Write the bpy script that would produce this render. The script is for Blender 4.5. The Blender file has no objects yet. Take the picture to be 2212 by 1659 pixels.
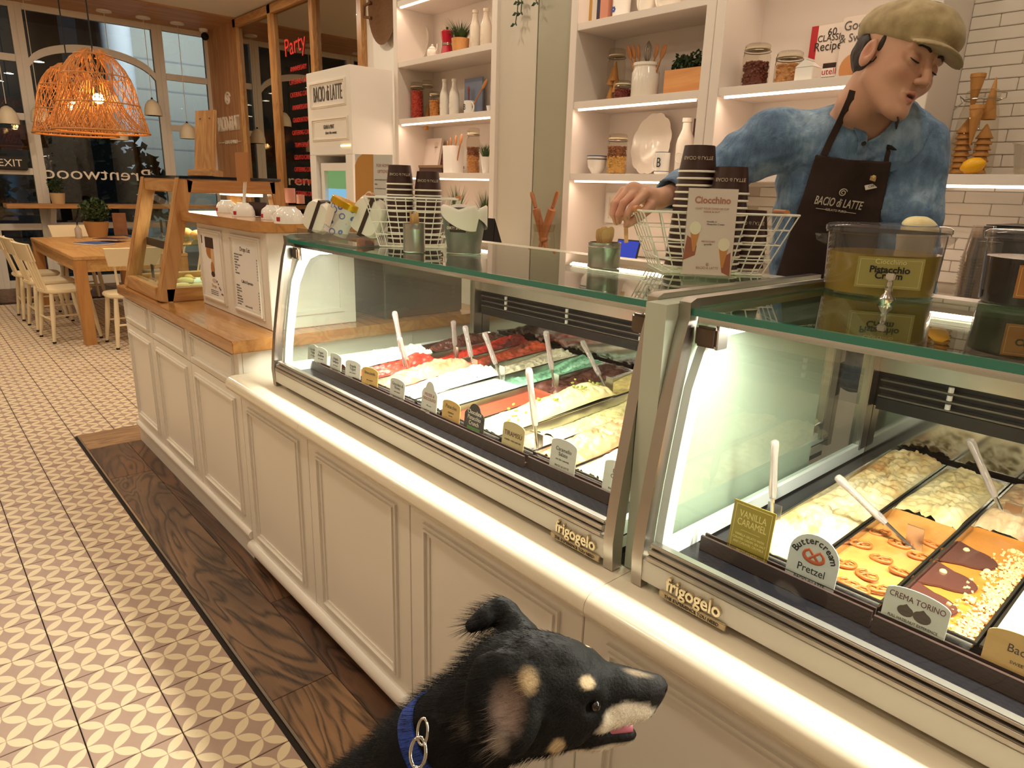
import bpy, bmesh, math, random
import numpy as np
from mathutils import Vector, Matrix, noise as mnoise
PI = math.pi
S = bpy.context.scene
COL = S.collection
# ------------------------------------------------------------------ camera
IMW, IMH, FPX = 2212.0, 1659.0, 1471.74
RW = np.array([[0.66010, 0.22563, -0.71644], [0.75068, -0.16132, 0.64068], [0.02898, -0.96093, -0.27541]])
_u, _, _v = np.linalg.svd(RW); RW = _u @ _v
EYE = np.array([0.0, 0.0, 1.40])
cam_d = bpy.data.cameras.new('camera'); cam = bpy.data.objects.new('camera', cam_d); COL.objects.link(cam)
cam_d.sensor_fit = 'HORIZONTAL'; cam_d.sensor_width = 36.0; cam_d.lens = 36.0 * FPX / IMW
cam_d.clip_start = 0.05; cam_d.clip_end = 200
cam.matrix_world = Matrix([[RW[0, 0], -RW[0, 1], -RW[0, 2], EYE[0]], [RW[1, 0], -RW[1, 1], -RW[1, 2], EYE[1]],
                           [RW[2, 0], -RW[2, 1], -RW[2, 2], EYE[2]], [0, 0, 0, 1]])
S.camera = cam
# ------------------------------------------------------------------ world, exposure
S.view_settings.view_transform = 'Standard'; S.view_settings.look = 'None'
S.view_settings.gamma = 1.0; S.view_settings.use_curve_mapping = False
S.view_settings.exposure = 0.0
W = bpy.data.worlds.new('night_world'); S.world = W; W.use_nodes = True
W.node_tree.nodes['Background'].inputs[0].default_value = (0.12, 0.13, 0.15, 1)
W.node_tree.nodes['Background'].inputs[1].default_value = 0.25
# ------------------------------------------------------------------ room lights (ceiling downlights)
WARM = (1.0, 0.86, 0.67)
def area(name, loc, size, power, color=WARM, rot=(0, 0, 0), sy=None, shape='DISK'):
    l = bpy.data.lights.new(name, 'AREA'); l.shape = shape if sy is None else 'RECTANGLE'; l.size = size
    if sy: l.size_y = sy
    l.energy = power; l.color = color
    o = bpy.data.objects.new(name, l); COL.objects.link(o); o.location = loc; o.rotation_euler = rot
    return o
CEIL = 3.36
DOWNLIGHTS = [(-0.6, -0.35), (-1.9, -0.3), (-3.3, -0.2), (-4.9, 0.3), (-6.6, 0.2), (-8.4, 0.4), (-0.3, 1.9), (-1.7, 2.2), (-3.3, 2.2), (-5.6, 2.4), (-8.0, 2.7), (0.9, 0.5), (1.4, -1.6), (-2.6, -1.8), (-5.6, -1.6)]
for (x, y) in DOWNLIGHTS:
    area('downlight_lamp', (x, y, CEIL - 0.02), 0.16, 9.0 if x > -4.5 else 19.0)
# ------------------------------------------------------------------ projection helpers (pixel + plane -> point in the room)
def ray(u, v):
    return RW @ np.array([(u - IMW / 2) / FPX, (v - IMH / 2) / FPX, 1.0])
def AX(u, v, x): d = ray(u, v); return EYE + d * ((x - EYE[0]) / d[0])
def AY(u, v, y): d = ray(u, v); return EYE + d * ((y - EYE[1]) / d[1])
def AZ(u, v, z): d = ray(u, v); return EYE + d * ((z - EYE[2]) / d[2])
def AD(u, v, dep): return EYE + ray(u, v) * dep
# ------------------------------------------------------------------ mesh builder
class MB:
    def __init__(s): s.v = []; s.f = []
    def add(s, vs, fs, M=None):
        o = len(s.v)
        if M is not None: vs = [tuple(M @ Vector(p)) for p in vs]
        s.v += [tuple(map(float, p)) for p in vs]; s.f += [tuple(i + o for i in f) for f in fs]; return s
    def box(s, x0, x1, y0, y1, z0, z1, M=None):
        vs = [(x, y, z) for z in (z0, z1) for y in (y0, y1) for x in (x0, x1)]
        return s.add(vs, [(0, 2, 3, 1), (4, 5, 7, 6), (0, 1, 5, 4), (2, 6, 7, 3), (0, 4, 6, 2), (1, 3, 7, 5)], M)
    def cbox(s, c, d, M=None):
        return s.box(c[0]-d[0]/2, c[0]+d[0]/2, c[1]-d[1]/2, c[1]+d[1]/2, c[2]-d[2]/2, c[2]+d[2]/2, M)
    def prism(s, poly, axis, a0, a1, M=None):
        n = len(poly); P = []
        for a in (a0, a1):
            for (p, q) in poly:
                P.append((a, p, q) if axis == 'x' else (p, a, q) if axis == 'y' else (p, q, a))
        fs = [tuple(range(n))[::-1], tuple(range(n, 2*n))] + [(i, (i+1) % n, n+(i+1) % n, n+i) for i in range(n)]
        return s.add(P, fs, M)
    def lathe(s, prof, n=24, c=(0, 0, 0), M=None, a0=0.0, a1=2*PI, sx=1.0, sy=1.0):
        full = abs(a1-a0-2*PI) < 1e-6; m = n if full else n+1; P = []; F = []
        for (r, z) in prof:
            for k in range(m):
                a = a0+(a1-a0)*k/n; P.append((c[0]+r*sx*math.cos(a), c[1]+r*sy*math.sin(a), c[2]+z))
        for j in range(len(prof)-1):
            for k in range(n):
                k2 = (k+1) % m; F.append((j*m+k, j*m+k2, (j+1)*m+k2, (j+1)*m+k))
        if full:
            if prof[0][0] > 1e-5: F.append(tuple(range(m))[::-1])
            if prof[-1][0] > 1e-5: F.append(tuple(range((len(prof)-1)*m, len(prof)*m)))
        return s.add(P, F, M)
    def tube(s, pts, r, n=8, caps=True, M=None, flat=1.0):
        pts = [Vector(p) for p in pts]; m = len(pts); rs = r if isinstance(r, (list, tuple)) else [r]*m
        up = Vector((0, 0, 1)); P = []; F = []; prev = None
        for i, p in enumerate(pts):
            t = (pts[min(i+1, m-1)]-pts[max(i-1, 0)]).normalized()
            if prev is None:
                a = up if abs(t.z) < 0.9 else Vector((1, 0, 0)); x = t.cross(a).normalized()
            else:
                x = (prev-t*prev.dot(t)); x = x.normalized() if x.length > 1e-6 else t.cross(up).normalized()
            y = t.cross(x); prev = x
            for k in range(n):
                a = 2*PI*k/n; P.append(tuple(p+x*(rs[i]*math.cos(a))+y*(rs[i]*flat*math.sin(a))))
        for i in range(m-1):
            for k in range(n):
                F.append((i*n+k, i*n+(k+1) % n, (i+1)*n+(k+1) % n, (i+1)*n+k))
        if caps: F += [tuple(range(n))[::-1], tuple(range((m-1)*n, m*n))]
        return s.add(P, F, M)
    def ball(s, c, r, n=10, M=None):
        rr = r if isinstance(r, (tuple, list)) else (r, r, r); P = []; F = []; m = n//2+1
        for j in range(m):
            t = PI*j/(m-1)
            for k in range(n): a = 2*PI*k/n; P.append((c[0]+rr[0]*math.sin(t)*math.cos(a), c[1]+rr[1]*math.sin(t)*math.sin(a), c[2]-rr[2]*math.cos(t)))
        for j in range(m-1):
            for k in range(n): F.append((j*n+k, j*n+(k+1) % n, (j+1)*n+(k+1) % n, (j+1)*n+k))
        return s.add(P, F, M)
    def grid(s, fn, nu, nv, M=None, closeu=False):
        P = [fn(i/(nu if closeu else nu-1), j/(nv-1)) for j in range(nv) for i in range(nu)]; F = []
        for j in range(nv-1):
            for i in range(nu if closeu else nu-1):
                F.append((j*nu+i, j*nu+(i+1) % nu, (j+1)*nu+(i+1) % nu, (j+1)*nu+i))
        return s.add(P, F, M)
    def mesh(s, name, mat=None, smooth=None, bevel=0):
        me = bpy.data.meshes.new(name); me.from_pydata(s.v, [], s.f)
        bm = bmesh.new(); bm.from_mesh(me)
        bmesh.ops.remove_doubles(bm, verts=bm.verts, dist=1e-6)
        bmesh.ops.recalc_face_normals(bm, faces=bm.faces)
        if bevel:
            bmesh.ops.bevel(bm, geom=[e for e in bm.edges if len(e.link_faces) == 2 and e.calc_face_angle(0) > 0.5], offset=bevel, segments=2, affect='EDGES', clamp_overlap=True)
        bm.to_mesh(me); bm.free()
        if mat is not None: me.materials.append(mat)
        if smooth is not None:
            me.polygons.foreach_set('use_smooth', [True]*len(me.polygons))
            if smooth < 179: me.set_sharp_from_angle(angle=math.radians(smooth))
        return me
    def build(s, name, mat, parent=None, smooth=None, bevel=0):
        return put(name, s.mesh(name, mat, smooth, bevel), parent)
def put(name, me, parent=None, at_parent=False):
    o = bpy.data.objects.new(name, me); COL.objects.link(o)
    if parent is not None:
        o.parent = parent
        if not at_parent:
            w = Vector(parent.location); p = parent.parent
            while p is not None: w = w + Vector(p.location); p = p.parent
            o.location = -w
    return o
def tag(o, label, cat, group=None):
    o['label'] = label; o['category'] = cat
    if group: o['group'] = group
    return o
def thing(name, label, cat, loc=(0, 0, 0), group=None):
    o = bpy.data.objects.new(name, None); COL.objects.link(o); o.location = [float(q) for q in loc]; o.empty_display_size = 0.05
    return tag(o, label, cat, group)
def struct(o): o['kind'] = 'structure'; return o
def kids(o): return [c for c in bpy.data.objects if c.parent == o]
def copy_tree(o, parent=None):
    c = o.copy(); COL.objects.link(c); c.parent = parent
    for ch in kids(o): copy_tree(ch, c)
    return c
def dup(o, loc, rz=0.0, label=None, scale=None):
    c = copy_tree(o); c.location = [float(q) for q in loc]; c.rotation_euler = (0, 0, rz)
    if label: c['label'] = label
    if scale: c.scale = (scale,)*3 if not isinstance(scale, tuple) else scale
    return c
# ------------------------------------------------------------------ lettering (built-in font only)
def text_mesh(txt, size, mat, M, ext=0.0004, align='CENTER', sx=1.0, off=0.0, sp=1.0, res=3):
    cu = bpy.data.curves.new('lettering', 'FONT'); cu.body = txt; cu.size = size; cu.align_x = align; cu.align_y = 'CENTER'
    cu.extrude = ext; cu.offset = off; cu.space_character = sp; cu.resolution_u = res
    o = bpy.data.objects.new('lettering', cu); COL.objects.link(o)
    bpy.context.view_layer.update()
    me = bpy.data.meshes.new_from_object(o.evaluated_get(bpy.context.evaluated_depsgraph_get()))
    bpy.data.objects.remove(o); bpy.data.curves.remove(cu)
    me.transform(M @ Matrix.Diagonal((sx, 1, 1, 1))); me.materials.clear(); me.materials.append(mat); me.name = 'lettering'
    return me
def frame(o, x, z):
    """matrix with local x -> x, local y -> z (up on the sign), normal = x cross z"""
    x = Vector(x).normalized(); z = Vector(z); z = (z-x*z.dot(x)).normalized(); n = x.cross(z)
    return Matrix(((x.x, z.x, n.x, o[0]), (x.y, z.y, n.y, o[1]), (x.z, z.z, n.z, o[2]), (0, 0, 0, 1)))
def merge_text(items, name, parent):
    """items: list of meshes sharing a material, joined into one printed lettering part"""
    bm = bmesh.new()
    for me in items: bm.from_mesh(me)
    me = items[0]; bm.to_mesh(me); bm.free()
    for o in items[1:]: bpy.data.meshes.remove(o)
    return put(name, me, parent)
# ------------------------------------------------------------------ materials
def lin(c):
    if isinstance(c, str): c = tuple(int(c[i:i+2], 16)/255 for i in (0, 2, 4))
    return tuple((x/12.92 if x <= 0.04045 else ((x+0.055)/1.055)**2.4) for x in c)+(1.0,)
MATS = {}
class N:
    """tiny node helper"""
    def __init__(s, name):
        s.m = bpy.data.materials.new(name); s.m.use_nodes = True; s.t = s.m.node_tree; s.n = s.t.nodes; s.b = s.n['Principled BSDF']; s.out = s.n['Material Output']
    def new(s, t, **k):
        nd = s.n.new(t)
        for a, b in k.items(): setattr(nd, a, b)
        return nd
    def link(s, a, b): s.t.links.new(a, b)
    def val(s, sock, v):
        if hasattr(v, 'is_linked') or hasattr(v, 'links'): s.link(v, sock)
        else: sock.default_value = v
    def math(s, op, a, b=None, c=None):
        nd = s.new('ShaderNodeMath', operation=op); s.val(nd.inputs[0], a)
        if b is not None: s.val(nd.inputs[1], b)
        if c is not None: s.val(nd.inputs[2], c)
        return nd.outputs[0]
    def coord(s, kind='Object', scale=(1, 1, 1), rnd=0.0, rot=(0, 0, 0)):
        tc = s.new('ShaderNodeTexCoord'); mp = s.new('ShaderNodeMapping'); mp.inputs['Scale'].default_value = scale; mp.inputs['Rotation'].default_value = rot
        s.link(tc.outputs[kind], mp.inputs[0])
        if rnd:
            oi = s.new('ShaderNodeObjectInfo'); s.link(s.math('MULTIPLY', oi.outputs['Random'], rnd), mp.inputs['Location'])
        return mp.outputs[0]
    def noise(s, vec, scale, detail=4, rough=0.55, dist=0.0):
        nd = s.new('ShaderNodeTexNoise'); s.link(vec, nd.inputs['Vector']); nd.inputs['Scale'].default_value = scale
        nd.inputs['Detail'].default_value = detail; nd.inputs['Roughness'].default_value = rough; nd.inputs['Distortion'].default_value = dist
        return nd.outputs[0]
    def ramp(s, f, stops, interp='LINEAR'):
        nd = s.new('ShaderNodeValToRGB'); s.link(f, nd.inputs[0]); cr = nd.color_ramp; cr.interpolation = interp
        while len(cr.elements) < len(stops): cr.elements.new(0.5)
        for e, (p, c) in zip(cr.elements, stops): e.position = p; e.color = lin(c) if isinstance(c, str) else (c, c, c, 1)
        return nd.outputs[0]
    def mix(s, f, a, b, mode='MIX'):
        nd = s.new('ShaderNodeMix', data_type='RGBA', blend_type=mode); s.val(nd.inputs[0], f)
        for k, v in ((6, a), (7, b)):
            if isinstance(v, str): nd.inputs[k].default_value = lin(v)
            elif isinstance(v, tuple): nd.inputs[k].default_value = v
            else: s.link(v, nd.inputs[k])
        return nd.outputs[2]
    def bump(s, h, strength=0.3, dist=0.01):
        nd = s.new('ShaderNodeBump'); s.link(h, nd.inputs['Height']); nd.inputs['Strength'].default_value = strength; nd.inputs['Distance'].default_value = dist
        s.link(nd.outputs[0], s.b.inputs['Normal'])
    def col(s, c):
        if isinstance(c, str): s.b.inputs['Base Color'].default_value = lin(c)
        else: s.link(c, s.b.inputs['Base Color'])
    def rough(s, r): s.val(s.b.inputs['Roughness'], r)
def M_(name, col, rough=0.5, metal=0.0, var=0.0, vs=6.0, bump=0.0, bs=200.0, coat=0.0, sss=0.0, spec=None, trans=0.0, alpha=1.0):
    if name in MATS: return MATS[name]
    n = N(name); b = n.b; n.rough(rough); b.inputs['Metallic'].default_value = metal
    if var or bump: vec = n.coord()
    if var:
        c = lin(col); f = n.noise(vec, vs, 3); lo = tuple(x*(1-var) for x in c[:3])+(1,); hi = tuple(min(1, x*(1+var)) for x in c[:3])+(1,)
        n.col(n.mix(f, lo, hi))
    else: n.col(col)
    if bump: n.bump(n.noise(vec, bs, 3), bump, 0.004)
    if coat: b.inputs['Coat Weight'].default_value = coat; b.inputs['Coat Roughness'].default_value = 0.06
    if sss: b.inputs['Subsurface Weight'].default_value = sss; b.inputs['Subsurface Radius'].default_value = (0.02, 0.012, 0.008); b.inputs['Subsurface Scale'].default_value = 0.5
    if spec is not None: b.inputs['Specular IOR Level'].default_value = spec
    if trans: b.inputs['Transmission Weight'].default_value = trans; b.inputs['IOR'].default_value = 1.45
    if alpha < 1: b.inputs['Alpha'].default_value = alpha
    MATS[name] = n.m; return n.m
def emit(name, col, strength):
    if name in MATS: return MATS[name]
    n = N(name); n.col('000000'); n.b.inputs['Emission Color'].default_value = lin(col); n.b.inputs['Emission Strength'].default_value = strength
    MATS[name] = n.m; return n.m
def glass(name, tint='FFFFFF', ior=1.5, rough=0.0, gain=1.0, haze=0.0, hazecol='FFFFFF'):
    """thin clear pane: fresnel-weighted mirror over a tinted see-through sheet"""
    if name in MATS: return MATS[name]
    n = N(name); n.n.remove(n.b)
    tr = n.new('ShaderNodeBsdfTransparent'); tr.inputs[0].default_value = lin(tint)
    gl = n.new('ShaderNodeBsdfGlossy'); gl.inputs['Roughness'].default_value = rough
    fr = n.new('ShaderNodeFresnel'); fr.inputs[0].default_value = ior
    # symmetric fresnel: a pane seen from inside the sheet has the same reflectance
    geo = n.new('ShaderNodeNewGeometry'); iorv = n.math('ADD', n.math('MULTIPLY', geo.outputs['Backfacing'], (1/ior)-ior), ior); n.link(iorv, fr.inputs[0])
    f = n.math('MINIMUM', n.math('MULTIPLY', fr.outputs[0], gain), 1.0)
    mx = n.new('ShaderNodeMixShader'); n.link(f, mx.inputs[0]); n.link(tr.outputs[0], mx.inputs[1]); n.link(gl.outputs[0], mx.inputs[2])
    res = mx.outputs[0]
    if haze:
        df = n.new('ShaderNodeBsdfDiffuse'); df.inputs[0].default_value = lin(hazecol)
        m2 = n.new('ShaderNodeMixShader'); m2.inputs[0].default_value = haze; n.link(res, m2.inputs[1]); n.link(df.outputs[0], m2.inputs[2]); res = m2.outputs[0]
    n.link(res, n.out.inputs[0]); MATS[name] = n.m; return n.m
def wood(name, c0, c1, axis='x', rough=0.35, scale=1.0, rings=9.0, coat=0.0):
    if name in MATS: return MATS[name]
    n = N(name); sc = {'x': (0.12, 1, 1), 'y': (1, 0.12, 1), 'z': (1, 1, 0.12)}[axis]
    v = n.coord(scale=tuple(q*scale for q in sc), rnd=9.0)
    f1 = n.noise(v, rings, 3, 0.5, 1.2); f2 = n.noise(v, rings*14, 4, 0.7)
    w = n.math('FRACT', n.math('MULTIPLY', f1, 6.0)); w = n.math('ABSOLUTE', n.math('SUBTRACT', w, 0.5))
    f = n.math('ADD', n.math('MULTIPLY', w, 1.0), n.math('MULTIPLY', f2, 0.55))
    n.col(n.ramp(f, [(0.12, c0), (0.85, c1)])); n.rough(rough); n.bump(f2, 0.12, 0.003)
    if coat: n.b.inputs['Coat Weight'].default_value = coat; n.b.inputs['Coat Roughness'].default_value = 0.12
    MATS[name] = n.m; return n.m
# =================================================================== ROOM SHELL
def paint(name, col, rough=0.45, var=0.03):
    return M_(name, col, rough, var=var, vs=3.0, bump=0.02, bs=120)
WHITE = paint('white_paint', 'EFEAE2'); WHITE_G = M_('white_lacquer', 'EDE6DC', 0.28, var=0.02, vs=2.0)
CEILM = paint('ceiling_paint', 'E8E2D8', 0.8); TAUPE = paint('taupe_paint', 'CFC6B6', 0.5); WALLM = paint('wall_paint', 'D9CFC2', 0.7)
OAK = wood('oak_wood', 'A86F3C', 'C99A63', 'x', 0.35); OAKZ = wood('oak_wood_upright', 'A86F3C', 'C99A63', 'z', 0.35)
OAKY = wood('oak_wood_cross', 'A86F3C', 'C99A63', 'y', 0.35)
CLAD = wood('wall_oak_cladding', 'B07C52', 'CFA075', 'z', 0.5, rings=4); CLADX = wood('soffit_oak_cladding', 'A87A54', 'C89A70', 'y', 0.5, rings=4)
# ---- patterned floor tile: lattice of circles whose overlaps make petals, turned 45 degrees to the tile
TP = 0.2016; TX0, TY0 = -1.851, 0.351
def tile_material():
    n = N('petal_floor_tile'); tc = n.new('ShaderNodeTexCoord'); sep = n.new('ShaderNodeSeparateXYZ'); geo = n.new('ShaderNodeNewGeometry'); n.link(geo.outputs['Position'], sep.inputs[0])
    x = n.math('SUBTRACT', sep.outputs[0], TX0-40*TP); y = n.math('SUBTRACT', sep.outputs[1], TY0-40*TP)
    k = 2.0/TP
    def fold(v):
        return n.math('ABSOLUTE', n.math('SUBTRACT', n.math('FRACT', n.math('MULTIPLY', v, k)), 0.5))
    a = fold(n.math('ADD', x, y)); b = fold(n.math('ADD', n.math('SUBTRACT', x, y), 80*TP))
    def near(p, q):
        return n.math('ADD', n.math('POWER', n.math('SUBTRACT', 1.0, p), 2.0), n.math('POWER', q, 2.0))
    d = n.math('MINIMUM', near(a, b), near(b, a))
    petal = n.ramp(d, [(0.470, 1.0), (0.496, 0.0)])
    w = n.noise(geo.outputs['Position'], 9.0, 5, 0.65); w2 = n.noise(geo.outputs['Position'], 70.0, 4, 0.7)
    cr = n.mix(w, 'DFCBA6', 'EBDAB9'); gr = n.mix(w, 'A68B7C', 'B79C8B')
    c = n.mix(petal, gr, cr)
    scuff = n.ramp(n.math('MULTIPLY', n.noise(geo.outputs['Position'], 2.2, 3), w2), [(0.36, 0.0), (0.52, 0.45)])
    n.col(n.mix(scuff, c, '6E5B48')); n.rough(n.math('ADD', n.math('MULTIPLY', w2, 0.2), 0.32)); n.bump(w2, 0.05, 0.002)
    return n.m
TILE = tile_material(); GROUT = M_('dark_grout', '2A2119', 0.9, var=0.2, vs=30)
def plank_material(name, c0, c1, c2):
    n = N(name); v = n.coord(scale=(0.22, 1.0, 1.0), rnd=17.0)
    big = n.noise(v, 3.3, 3, 0.5, 1.3); fine = n.noise(n.coord(scale=(0.05, 1, 1), rnd=5.0), 190, 4, 0.75)
    ring = n.math('FRACT', n.math('MULTIPLY', big, 17.0)); ring = n.math('ABSOLUTE', n.math('SUBTRACT', ring, 0.5))
    tone = n.noise(n.coord(scale=(0.5, 1, 1), rnd=3.0), 4.0, 3)
    f = n.math('ADD', n.math('MULTIPLY', ring, 1.1), n.math('MULTIPLY', fine, 0.5))
    base = n.ramp(tone, [(0.36, c1), (0.62, c2)])
    n.col(n.mix(n.ramp(f, [(0.22, 0.0), (0.55, 1.0)]), c0, base)); n.rough(0.42); n.bump(f, 0.35, 0.003)
    return n.m
PLANK = plank_material('brushed_dark_plank', '32241A', '5E4634', '86664A'); PLANK2 = plank_material('brushed_brown_plank', '2C1B10', '4A3122', '6E4B31'); PLANK3 = plank_material('brushed_tan_plank', '46321F', '7C5C40', 'A07A56')
fl = struct(MB().box(-11.2, 2.6, -3.2, 4.2, -0.12, -0.008).build('floor', GROUT))
# tiles: nearest 300 in view are pieces of their own, the rest is one field
cells = []
for i in range(-40, 16):
    for j in range(-16, 18):
        x0 = TX0+i*TP; y0 = TY0+j*TP
        if x0 < -9.45 or x0 > 2.5 or y0 < -3.1 or y0 > 3.6: continue
        if x0 > -4.29 and y0 > 0.53: continue
        cells.append((x0, y0))
def seen(c):
    d = np.array([c[0]+TP/2, c[1]+TP/2, 0])-EYE; q = RW.T @ d
    if q[2] < 0.3: return None
    u = IMW/2+FPX*q[0]/q[2]; v = IMH/2+FPX*q[1]/q[2]
    return q[2] if (-120 < u < IMW and 560 < v < IMH+130) else None
vis = sorted([(seen(c), c) for c in cells if seen(c) is not None]); near300 = [c for _, c in vis[:300]]; ns = set(near300)
g = 0.0016
tme = MB().box(g, TP-g, g, TP-g, -0.008, 0.0).mesh('tile', TILE, bevel=0.0008)
for c in near300:
    o = put('tile', tme, fl); o.location = (c[0], c[1], 0)
fm = MB()
for c in cells:
    if c not in ns:
        x, y = c; fm.add([(x+g, y+g, 0), (x+TP-g, y+g, 0), (x+TP-g, y+TP-g, 0), (x+g, y+TP-g, 0)], [(0, 1, 2, 3)])
o = fm.build('tile_field', TILE, fl); o['kind'] = 'stuff'
# dark plank border along the counter and under the window
def plank(x0, x1, y0, y1, m):
    MB().box(x0+.0008, x1-.0008, y0+.0008, y1-.0008, -0.008, 0.001).build('plank', m, fl, bevel=0.0008)
plank(-4.0, -3.517, .575, .76, PLANK2); plank(-3.517, -1.61, .575, .76, PLANK); plank(-1.61, 0.4, .575, .76, PLANK3); plank(0.4, 2.3, .575, .76, PLANK)
plank(-4.0, -2.065, .76, .93, PLANK2); plank(-2.065, -0.1, .76, .93, PLANK2); plank(-0.1, 2.3, .76, .93, PLANK2)
crossp = wood('brushed_tan_cross_plank', '6B4A30', 'B08A60', 'y', 0.45, rings=11)
MB().box(-4.274, -4.0, .575, .93, -0.008, 0.001).build('plank', crossp, fl, bevel=0.0008)
for k in range(7): plank(-10.62, -9.46, -0.5+k*.62, -0.5+(k+1)*.62-.002, PLANK2)
MB().box(-4.274, 2.3, .567, .5745, -0.008, 0.0015).build('edge_strip', M_('brushed_steel', '9B958C', 0.32, 1.0, var=0.08, vs=40), fl)
STEEL = MATS['brushed_steel']
# ---- ceiling with oak soffit by the window
ce = struct(MB().box(-9.45, 2.6, -3.2, 3.8, CEIL, CEIL+0.1).build('ceiling', CEILM))
for k in range(6):
    MB().box(-10.7, -9.45, -3.2+k*1.166, -3.2+(k+1)*1.166-.002, CEIL-.015, CEIL+0.1).build('soffit_board', CLADX, ce)
for k, (x, y) in enumerate(DOWNLIGHTS):
    t = thing('recessed_downlight', 'round white recessed downlight in the plaster ceiling', 'ceiling light', (x, y, CEIL), 'ceiling downlights')
    m = MB().lathe([(0.05, 0.0), (0.05, -0.004), (0.066, -0.006), (0.07, 0.0)], 20, (x, y, CEIL)); m.build('trim_ring', WHITE, t)
    MB().lathe([(0.0, 0.012), (0.049, 0.012), (0.049, 0.01), (0.0, 0.01)], 20, (x, y, CEIL-.014)).build('lamp_face', emit('lamp_face_glow', 'FFE9C8', 14), t)
# ---- outer walls
struct(MB().box(-10.7, 2.6, -3.3, -3.2, 0, CEIL).build('wall_front', WALLM))
struct(MB().box(2.6, 2.7, -3.3, 3.8, 0, CEIL).build('wall_right', WALLM))
# back wall: oak-clad pier, mirror, white wall beyond
wb = struct(MB().box(-10.65, -4.3, 3.66, 3.80, 0, CEIL+.05).build('wall_back', WHITE))
struct(MB().box(-4.3, 2.6, 3.17, 3.30, 0, CEIL+.05).build('wall_back_counter', WHITE))
for k in range(4):
    MB().box(-10.65+k*.275, -10.65+(k+1)*.275-.002, 3.64, 3.66, 0, CEIL-.015).build('cladding_board', CLAD, wb)
# lettering on the pier
LET = M_('ivory_letter', 'F4EAD8', 0.4)
def spiral(o, x, z, R, wid, mat, parent, name='spiral_mark', th=.004, turns=1.75):
    F = frame(o, x, z); m = MB(); pts = []
    for k in range(46):
        a = k/45*turns*2*PI; r = R*(1-0.82*k/45); pts.append((r*math.cos(a+0.3), r*math.sin(a+0.3), 0))
    m.tube([F @ Vector(p) for p in pts], wid, 6); return m.build(name, mat, parent)
sg = thing('pier_sign', 'ivory raised shop lettering with spiral on the oak-clad pier', 'sign', (-9.99, 3.63, 2.2))
t1 = text_mesh('BACIO di LATTE', .27, LET, frame((-9.99, 3.632, 2.13), (1, 0, 0), (0, 0, 1)), .008, sx=.47)
put('lettering', t1, sg); put('lettering', text_mesh('GELATO PURO', .07, LET, frame((-9.99, 3.632, 1.9), (1, 0, 0), (0, 0, 1)), .004), sg)
m = MB().box(-10.45, -10.27, 3.625, 3.635, 1.895, 1.905).box(-9.71, -9.53, 3.625, 3.635, 1.895, 1.905); m.build('rule_line', LET, sg)
spiral((-9.99, 3.632, 2.45), (1, 0, 0), (0, 0, 1), .09, .014, LET, sg)
# mirror panels with oak frame
MIR = M_('silver_mirror', 'B9B4A8', 0.015, 1.0)
mx = [-9.50, -8.42, -7.36, -6.36]
mr = thing('framed_mirror', 'tall wall mirror panels in an oak frame beside the pier', 'mirror', (-7.9, 3.65, 0.9))
for a, b in zip(mx[:-1], mx[1:]):
    MB().box(a+.03, b-.03, 3.645, 3.66, .9, 3.26).build('mirror_panel', MIR, mr)
for a in mx: MB().box(a-.045, a+.045, 3.60, 3.659, .82, 3.345).build('frame_post', OAKZ, mr, bevel=.004)
MB().box(mx[0]-.045, mx[-1]+.045, 3.60, 3.659, 3.25, 3.345).build('frame_rail', OAK, mr, bevel=.004)
MB().box(mx[0]-.045, mx[-1]+.045, 3.60, 3.659, .82, .91).build('frame_rail', OAK, mr, bevel=.004)
# red hand lettering on the middle mirror panel
RED = M_('red_marker_glow', 'C8342A', 0.6); RED.node_tree.nodes['Principled BSDF'].inputs['Emission Color'].default_value = lin('C8281E'); RED.node_tree.nodes['Principled BSDF'].inputs['Emission Strength'].default_value = .12  # faint glow put into the ink itself, the letters are no lamp
ptx = [text_mesh('Party', .26, RED, frame((-7.86, 3.64, 2.86), (1, 0, 0.06), (0.1, 0, 1)), .001)]
random.seed(3)
for k in range(11):
    wdt = random.choice(['BIRTHDAY PARTY', 'ANNIVERSARY', 'GRADUATION', 'TEAM EVENTS', 'CATERING CART', 'GELATO CAKES']) ; z = 2.62-k*.135
    ptx.append(text_mesh(wdt, .075, RED, frame((-7.80, 3.64, z), (1, 0, .0), (0, 0, 1)), .001, sx=.85, off=-.0012))
for q_ in ptx: put('red_lettering', q_, mr)
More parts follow.
